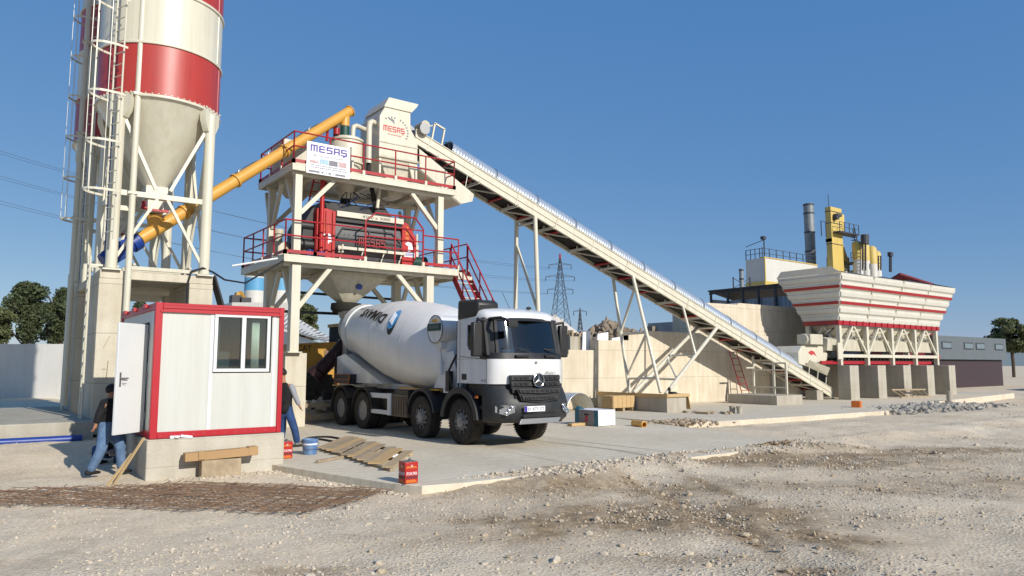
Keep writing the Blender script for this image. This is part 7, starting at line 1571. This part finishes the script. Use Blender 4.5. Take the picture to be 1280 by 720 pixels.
for i, tip in enumerate(tips):
    mb = MB(); e = pd(-120, 150 + 34 * (i // 2) + 6 * (i % 2), 150) ; pts_ = []
    for k in range(25): f_ = k / 24; q = tip.lerp(e, f_); q.z -= 5.5 * 4 * f_ * (1 - f_); pts_.append(q)
    mb.path(pts_, .035, 5); solo(mb, 'power_line', M['wire'], 'thin overhead power line strung from the tall pylon across the sky to the left', 'power line', loc=tip, group='power lines')
# heaps beyond the wall
rg = np.random.default_rng(21)
def mound(name, u, v, D, rad, m, label, n_, r0, r1, seed):
    p = pd(u, v, D); H = p.z; rg = np.random.default_rng(seed); pts = []
    for k in range(n_):
        a = rg.random() * 6.283; q = rg.random() ** .6; z = H * (1 - q) + .25 * rg.normal() * q; pts.append((p.x + math.cos(a) * rad * q, p.y + math.sin(a) * rad * q, max(.1, z), r0 + (r1 - r0) * rg.random() ** 2))
    mb = MB(); mb.lathe([(rad, 0), (rad * .5, H * .48), (.1, H * .98)], (p.x, p.y, 0), n=24)
    tb = bmesh.new(); bmesh.ops.create_icosphere(tb, subdivisions=1, radius=1); tv = np.array([v_.co[:] for v_ in tb.verts]); tf = [[v_.index for v_ in f.verts] for f in tb.faces]; tb.free()
    for x, y, z, r in pts: mb.add((tv * (.6 + .8 * rg.random((len(tv), 1))) * r * (.5 + rg.random(3)) + np.array([x, y, z])).tolist(), tf)
    solo(mb, name, m, label, 'heap', loc=(p.x, p.y, 0), smooth=0)
mound('rubble_heap', 758, 400, 50, 6.2, M['rubblem'], 'steep heap of brown broken rubble beyond the retaining wall', 1700, .08, .36, 3)
mound('rubble_heap', 788, 412, 56, 7.5, M['rubblem'], 'lower spread heap of brown rubble right of the steep one', 1500, .08, .36, 4)
mound('gravel_heap', 693, 392, 70, 9, mat('white_gravel', '#cfc5b8', .95, bump=.3, bscale=12), 'smooth pale gravel heap behind the truck cab', 150, .05, .12, 5)
t = thing('prop_rack', 'dark timber rack of upright props beyond the retaining wall', 'rack', pd(715, 440, 45).to_tuple()[:2] + (0,)); mb = MB(); rg_ = random.Random(4)
for i in range(26):
    u = 700 + 37 * i / 25; D = 44 + 2 * rg_.random(); a = pd(u, 412 + 8 * rg_.random(), D); mb.bar((a.x, a.y, 0), a, .09 + .06 * rg_.random())
mb.bar(pd(698, 423, 45), pd(738, 423, 45), .2); mb.bar(pd(698, 431, 45), pd(738, 431, 45), .25); build(mb, 'props', M['oldwood'], t); mb = MB(); q = pd(700, 436, 44); mb.obox((q.x + 1.2, q.y, q.z - 1), (3.2, .5, 3.0)); build(mb, 'stack', M['rail'], t)
q = pd(815, 408, 60); mb = MB(); mb.box((q.x - .4, q.y - .4, 0), (q.x + .4, q.y + .4, q.z)); solo(mb, 'brick_stub', M['rubblem'], 'small brown masonry stub on the skyline over the retaining wall', 'stub')
q0 = pd(845, 402, 58); mb = MB(); mb.box((q0.x, q0.y, 0), (q0.x + 2.2, q0.y + 3, q0.z)); solo(mb, 'dark_hut', M['shed'], 'dark hut partly hidden behind the middle of the conveyor', 'hut')
# left background
def cyl_tank(u, v, w_, D, label):
    p = pd(u, v, D); r = w_ / 2 * D / FPX; t = thing('storage_tank', label, 'tank', (p.x, p.y, 0), 'white tanks with blue bands'); h = pd(u, v + 4, D).z; b_ = pd(u, v + 20, D).z
    mb = MB(); mb.lathe([(r, 0), (r, b_)], (p.x, p.y, 0), n=32); build(mb, 'shell', M['farwhite'], t); mb = MB(); mb.lathe([(r, b_), (r, h)], (p.x, p.y, 0), n=32, caps=False); build(mb, 'blue_band', M['skyblue'], t); mb = MB(); mb.lathe([(r, h), (r, p.z), (r * .3, p.z + 1), (0, p.z + 1)], (p.x, p.y, 0), n=32); build(mb, 'roof', M['farwhite'], t)
cyl_tank(319.5, 344, 26, 58, 'white storage tank with a blue band seen left of the tower posts'); cyl_tank(351, 344, 27, 60, 'white storage tank with a blue band seen between the tower posts')
q = pd(318, 378, 50); t = thing('white_container', 'white container roof showing behind the site cabin', 'container', (q.x, q.y, 0)); mb = MB(); a = pd(290, 378, 50); mb.prism([(a.x, a.y, 0), (q.x + 2.2, q.y - 1.5, 0), (q.x + 2.2, q.y + 1, 0), (a.x, a.y + 2.5, 0)], (0, 0, a.z)); build(mb, 'box', M['farwhite'], t)
p = pd(300, 374, 54); t = thing('yellow_excavator', 'tiny yellow excavator boom sticking up behind the site cabin', 'excavator', (p.x, p.y, 0)); mb = MB(); mb.bar((p.x - .6, p.y, 0), pd(298, 366, 54), .4, .5); mb.bar(pd(298, 366, 54), pd(306, 378, 54), .35, .5); build(mb, 'boom', M['catyellow'], t); mb = MB(); mb.obox(pd(296, 377, 54), (.9, .8, .9)); mb.obox(pd(306, 379, 54), (.7, .8, .8)); build(mb, 'bucket', M['darksteel'], t)
p = pd(345, 408, 46); q = pd(408, 428, 43); t = thing('white_shed', 'low shed with a sloping white sheet roof behind the wheel loader', 'shed', (p.x, p.y, 0))
mb = MB(); mb.prism([p, q, q + V((1.5, 2.0, .0)), p + V((1.5, 2, .9))], (0, 0, .12)); rf_ = build(mb, 'roof', M['farwhite'], t); mb = MB()
for i in range(14): f_ = i / 13; mb.bar(p.lerp(q, f_) + V((0, 0, .14)), p.lerp(q, f_) + V((1.5, 2, .14 + .9 * (1 - f_))), .05, .03)
build(mb, 'roof_rib', M['grey'], rf_); mb = MB(); mb.prism([(p.x, p.y + .3, 0), (q.x, q.y + .3, 0), (q.x, q.y + .3, q.z - .1), (p.x, p.y + .3, p.z - .1)], (.3, 1.6, 0)); build(mb, 'wall', M['farwhite'], t)
# wheel loader
p = pd(392, 500, 26.8); lx, ly = p.x, p.y
t = thing('wheel_loader', 'yellow wheel loader parked behind the mixer truck, mostly hidden', 'loader', (lx + 2, ly, 0))
mb = MB(); mb.prism([(lx - .75, ly, 1.25), (lx - .75, ly, 2.35), (lx - .6, ly, 2.62), (lx + 1.1, ly, 2.72), (lx + 1.1, ly, 1.2)], (0, 1.7, 0)); en = build(mb, 'engine_hood', M['catyellow'], t, bev=.03)
mb = MB(); mb.box((lx + .35, ly - .02, 1.7), (lx + .9, ly - .002, 2.4)); build(mb, 'grille', M['rust'], en)
build(text_mb('CAT', (lx - .68, ly - .006, 2.34), (1, 0, 0), (0, 0, 1), .22, .004, .55), 'lettering', M['ink'], en)
mb = MB(); mb.box((lx + .6, ly + .1, .9), (lx + 5.4, ly + 1.6, 1.5)); mb.prism([(lx + .4, ly - .1, 1.5), (lx + .5, ly - .1, .7), (lx + 1.5, ly - .1, 1.0), (lx + 1.6, ly - .1, 1.5)], (0, .5, 0)); build(mb, 'frame', M['catyellow'], t)
mb = MB(); mb.box((lx + 1.15, ly + .2, 2.0), (lx + 2.5, ly + 1.5, 3.3)); build(mb, 'cab', M['interior'], t); mb = MB(); mb.box((lx + 1.1, ly + .15, 3.3), (lx + 2.55, ly + 1.55, 3.42)); build(mb, 'cab_roof', M['catyellow'], t)
for wx_ in (lx + .05, lx + 3.3):
    for wy_ in (ly - .1, ly + 1.5):
        mb = MB(); mb.lathe([(.35, -.25), (.72, -.27), (.8, -.2), (.8, .2), (.72, .27), (.35, .25)], (wx_, wy_, .8), (0, 1, 0), n=36)
        for i in range(20): a = .314 * i; mb.obox((wx_ + .79 * math.cos(a), wy_, .8 + .79 * math.sin(a)), (.1, .46, .07), ry=-a)
        wh = build(mb, 'wheel', M['tyre'], t); mb = MB(); mb.lathe([(.36, -.2), (.3, -.1), (.1, -.12), (.1, .12), (.3, .1), (.36, .2)], (wx_, wy_, .8), (0, 1, 0), n=24); build(mb, 'rim', M['catyellow'], wh)
mb = MB(); mb.bar((lx + 4.4, ly + .3, 1.5), (lx + 6.2, ly + .3, .7), .25); mb.bar((lx + 4.4, ly + 1.4, 1.5), (lx + 6.2, ly + 1.4, .7), .25); mb.prism([(lx + 6.2, ly - .3, .1), (lx + 7.3, ly - .3, .1), (lx + 6.4, ly - .3, 1.2)], (0, 2.4, 0)); build(mb, 'bucket', M['catyellow'], t)
mb = MB(); mb.box((lx - 1.6, ly - 3.2, .5), (lx + 1.2, ly - 3.0, .62)); mb.box((lx - 1.6, ly - 3.2, .1), (lx + 1.2, ly - 3.0, .3)); solo(mb, 'stacked_beams', M['oldwood'], 'pale timber beams stacked low behind the truck rear wheels', 'beams')
mb = MB(); rg_ = random.Random(6)
for i in range(60): mb.obox((lx + rg_.gauss(0, 1), ly - 2 + rg_.gauss(0, .4), .15 + .5 * rg_.random()), (.3 * rg_.random() + .1, .3, .2), rz=rg_.random() * 3, rx=rg_.random())
solo(mb, 'rubble_pile', M['stone'], 'low pile of pale rubble behind the truck near the loader wheel', 'pile', smooth=0)
# white boundary wall and trees on the left
a, b_ = pd(-160, 430, 38), pd(96, 430, 38); mb = MB(); d = (b_ - a).normalized(); mb.prism([(a.x, a.y, 0), (b_.x, b_.y, 0), (b_.x + d.y * -.2, b_.y + .2, 0), (a.x - .2 * d.y, a.y + .2, 0)], (0, 0, a.z)); solo(mb, 'boundary_wall', M['farwhite'], 'white rendered boundary wall at the far left edge', 'wall')
def tree(name, label, u, v0, v1, D, w_px, m, n_, seed, tall=1.0, group='trees beyond the yard'):
    rg = np.random.default_rng(seed); top = pd(u, v0, D); W = w_px / 2 * D / FPX; H = top.z; zb = pd(u, v1, D).z; zb = max(.8, zb)
    t = thing(name, label, 'tree', (top.x, top.y, 0), group)
    mb = MB(); mb.path([(top.x, top.y, -.6), (top.x + .1, top.y, zb * .6), (top.x - .1, top.y + .1, (zb + H) / 2), (top.x, top.y, H * .9)], .05 * H / 2, 7)
    for k in range(9): a = rg.random() * 6.28; z = zb + (H - zb) * rg.random() * .6; mb.path([(top.x, top.y, z - .5), (top.x + math.cos(a) * W * .4, top.y + math.sin(a) * W * .4, z + .3), (top.x + math.cos(a) * W * .75, top.y + math.sin(a) * W * .75, z + 1.0)], .05, 5)
    build(mb, 'trunk', M['bark'], t)
    cl = [(np.array([rg.normal() * .42, rg.normal() * .42, rg.random() ** .9]), .3 + .3 * rg.random()) for _ in range(44)]; vs = []; fs = []
    for i in range(n_):
        c, r = cl[rg.integers(len(cl))]; d = rg.normal(size=3); d *= (rg.random() ** .45) * r * .72 / np.linalg.norm(d); prof = math.sin(math.pi * min(1, max(.05, c[2] * .86 + .1))) ** .6
        x = top.x + W * (c[0] * prof + d[0]); y = top.y + W * (c[1] * prof + d[1]); z = zb + (H - zb) * min(1.0, max(0, c[2] * .86 + .05 + d[2] * .35)); s = (.055 + .07 * rg.random()) * (D / 45)
        a = rg.normal(size=3); a /= np.linalg.norm(a); b2 = np.cross(a, rg.normal(size=3)); b2 /= np.linalg.norm(b2); o = len(vs); p = np.array([x, y, z])
        vs += [tuple(p - a * s), tuple(p + b2 * s * .5), tuple(p + a * s), tuple(p - b2 * s * .5)]; fs.append((o, o + 1, o + 2, o + 3))
    mb = MB(); mb.v = vs; mb.f = fs; mb.mi = [0] * len(fs); build(mb, 'crown', m, t, smooth=0)
tree('dark_tree', 'dark dense tree left of the silo foundation above the boundary wall', 80, 360, 432, 46, 44, M['leaf'], 13200, 1)
tree('dark_tree', 'tall dark tree at the far left edge behind the boundary wall', 36, 352, 432, 50, 60, M['leaf'], 15400, 2)
tree('olive_tree', 'grey green bushy tree half out of the picture on the left', -14, 372, 430, 44, 60, M['leaf2'], 13200, 3)
tree('olive_tree', 'olive green tree between the tower post and the truck drum', 384, 380, 425, 60, 36, M['leaf2'], 13200, 4)
tree('olive_tree', 'brownish tree glimpsed behind the tower post above the loader', 377, 366, 420, 70, 14, M['leaf2'], 5500, 5)
tree('dark_tree', 'small dark tree seen under the silo foundation slab', 176, 376, 430, 60, 26, M['leaf'], 6600, 6)
tree('far_tree', 'bushy tree beyond the grey building at the right edge', 1262, 396, 440, 110, 50, M['leaf2'], 11000, 7)
# low hills along the horizon
mb = MB(); rg = np.random.default_rng(2); N = 160; vs_ = []
for i in range(N + 1):
    a = 2 * math.pi * i / N; hh_ = 18 + 14 * noise.noise((math.cos(a) * 3, math.sin(a) * 3, 5.5)); r_ = 1350
    vs_ += [(r_ * math.cos(a), r_ * math.sin(a), -2), ((r_ + 60) * math.cos(a), (r_ + 60) * math.sin(a), max(3, hh_))]
mb.add(vs_, [(2 * i, 2 * i + 2, 2 * i + 3, 2 * i + 1) for i in range(N)]); kind(build(mb, 'hills', mat('far_hills', '#7f8a8c', .95), smooth=180), 'structure')
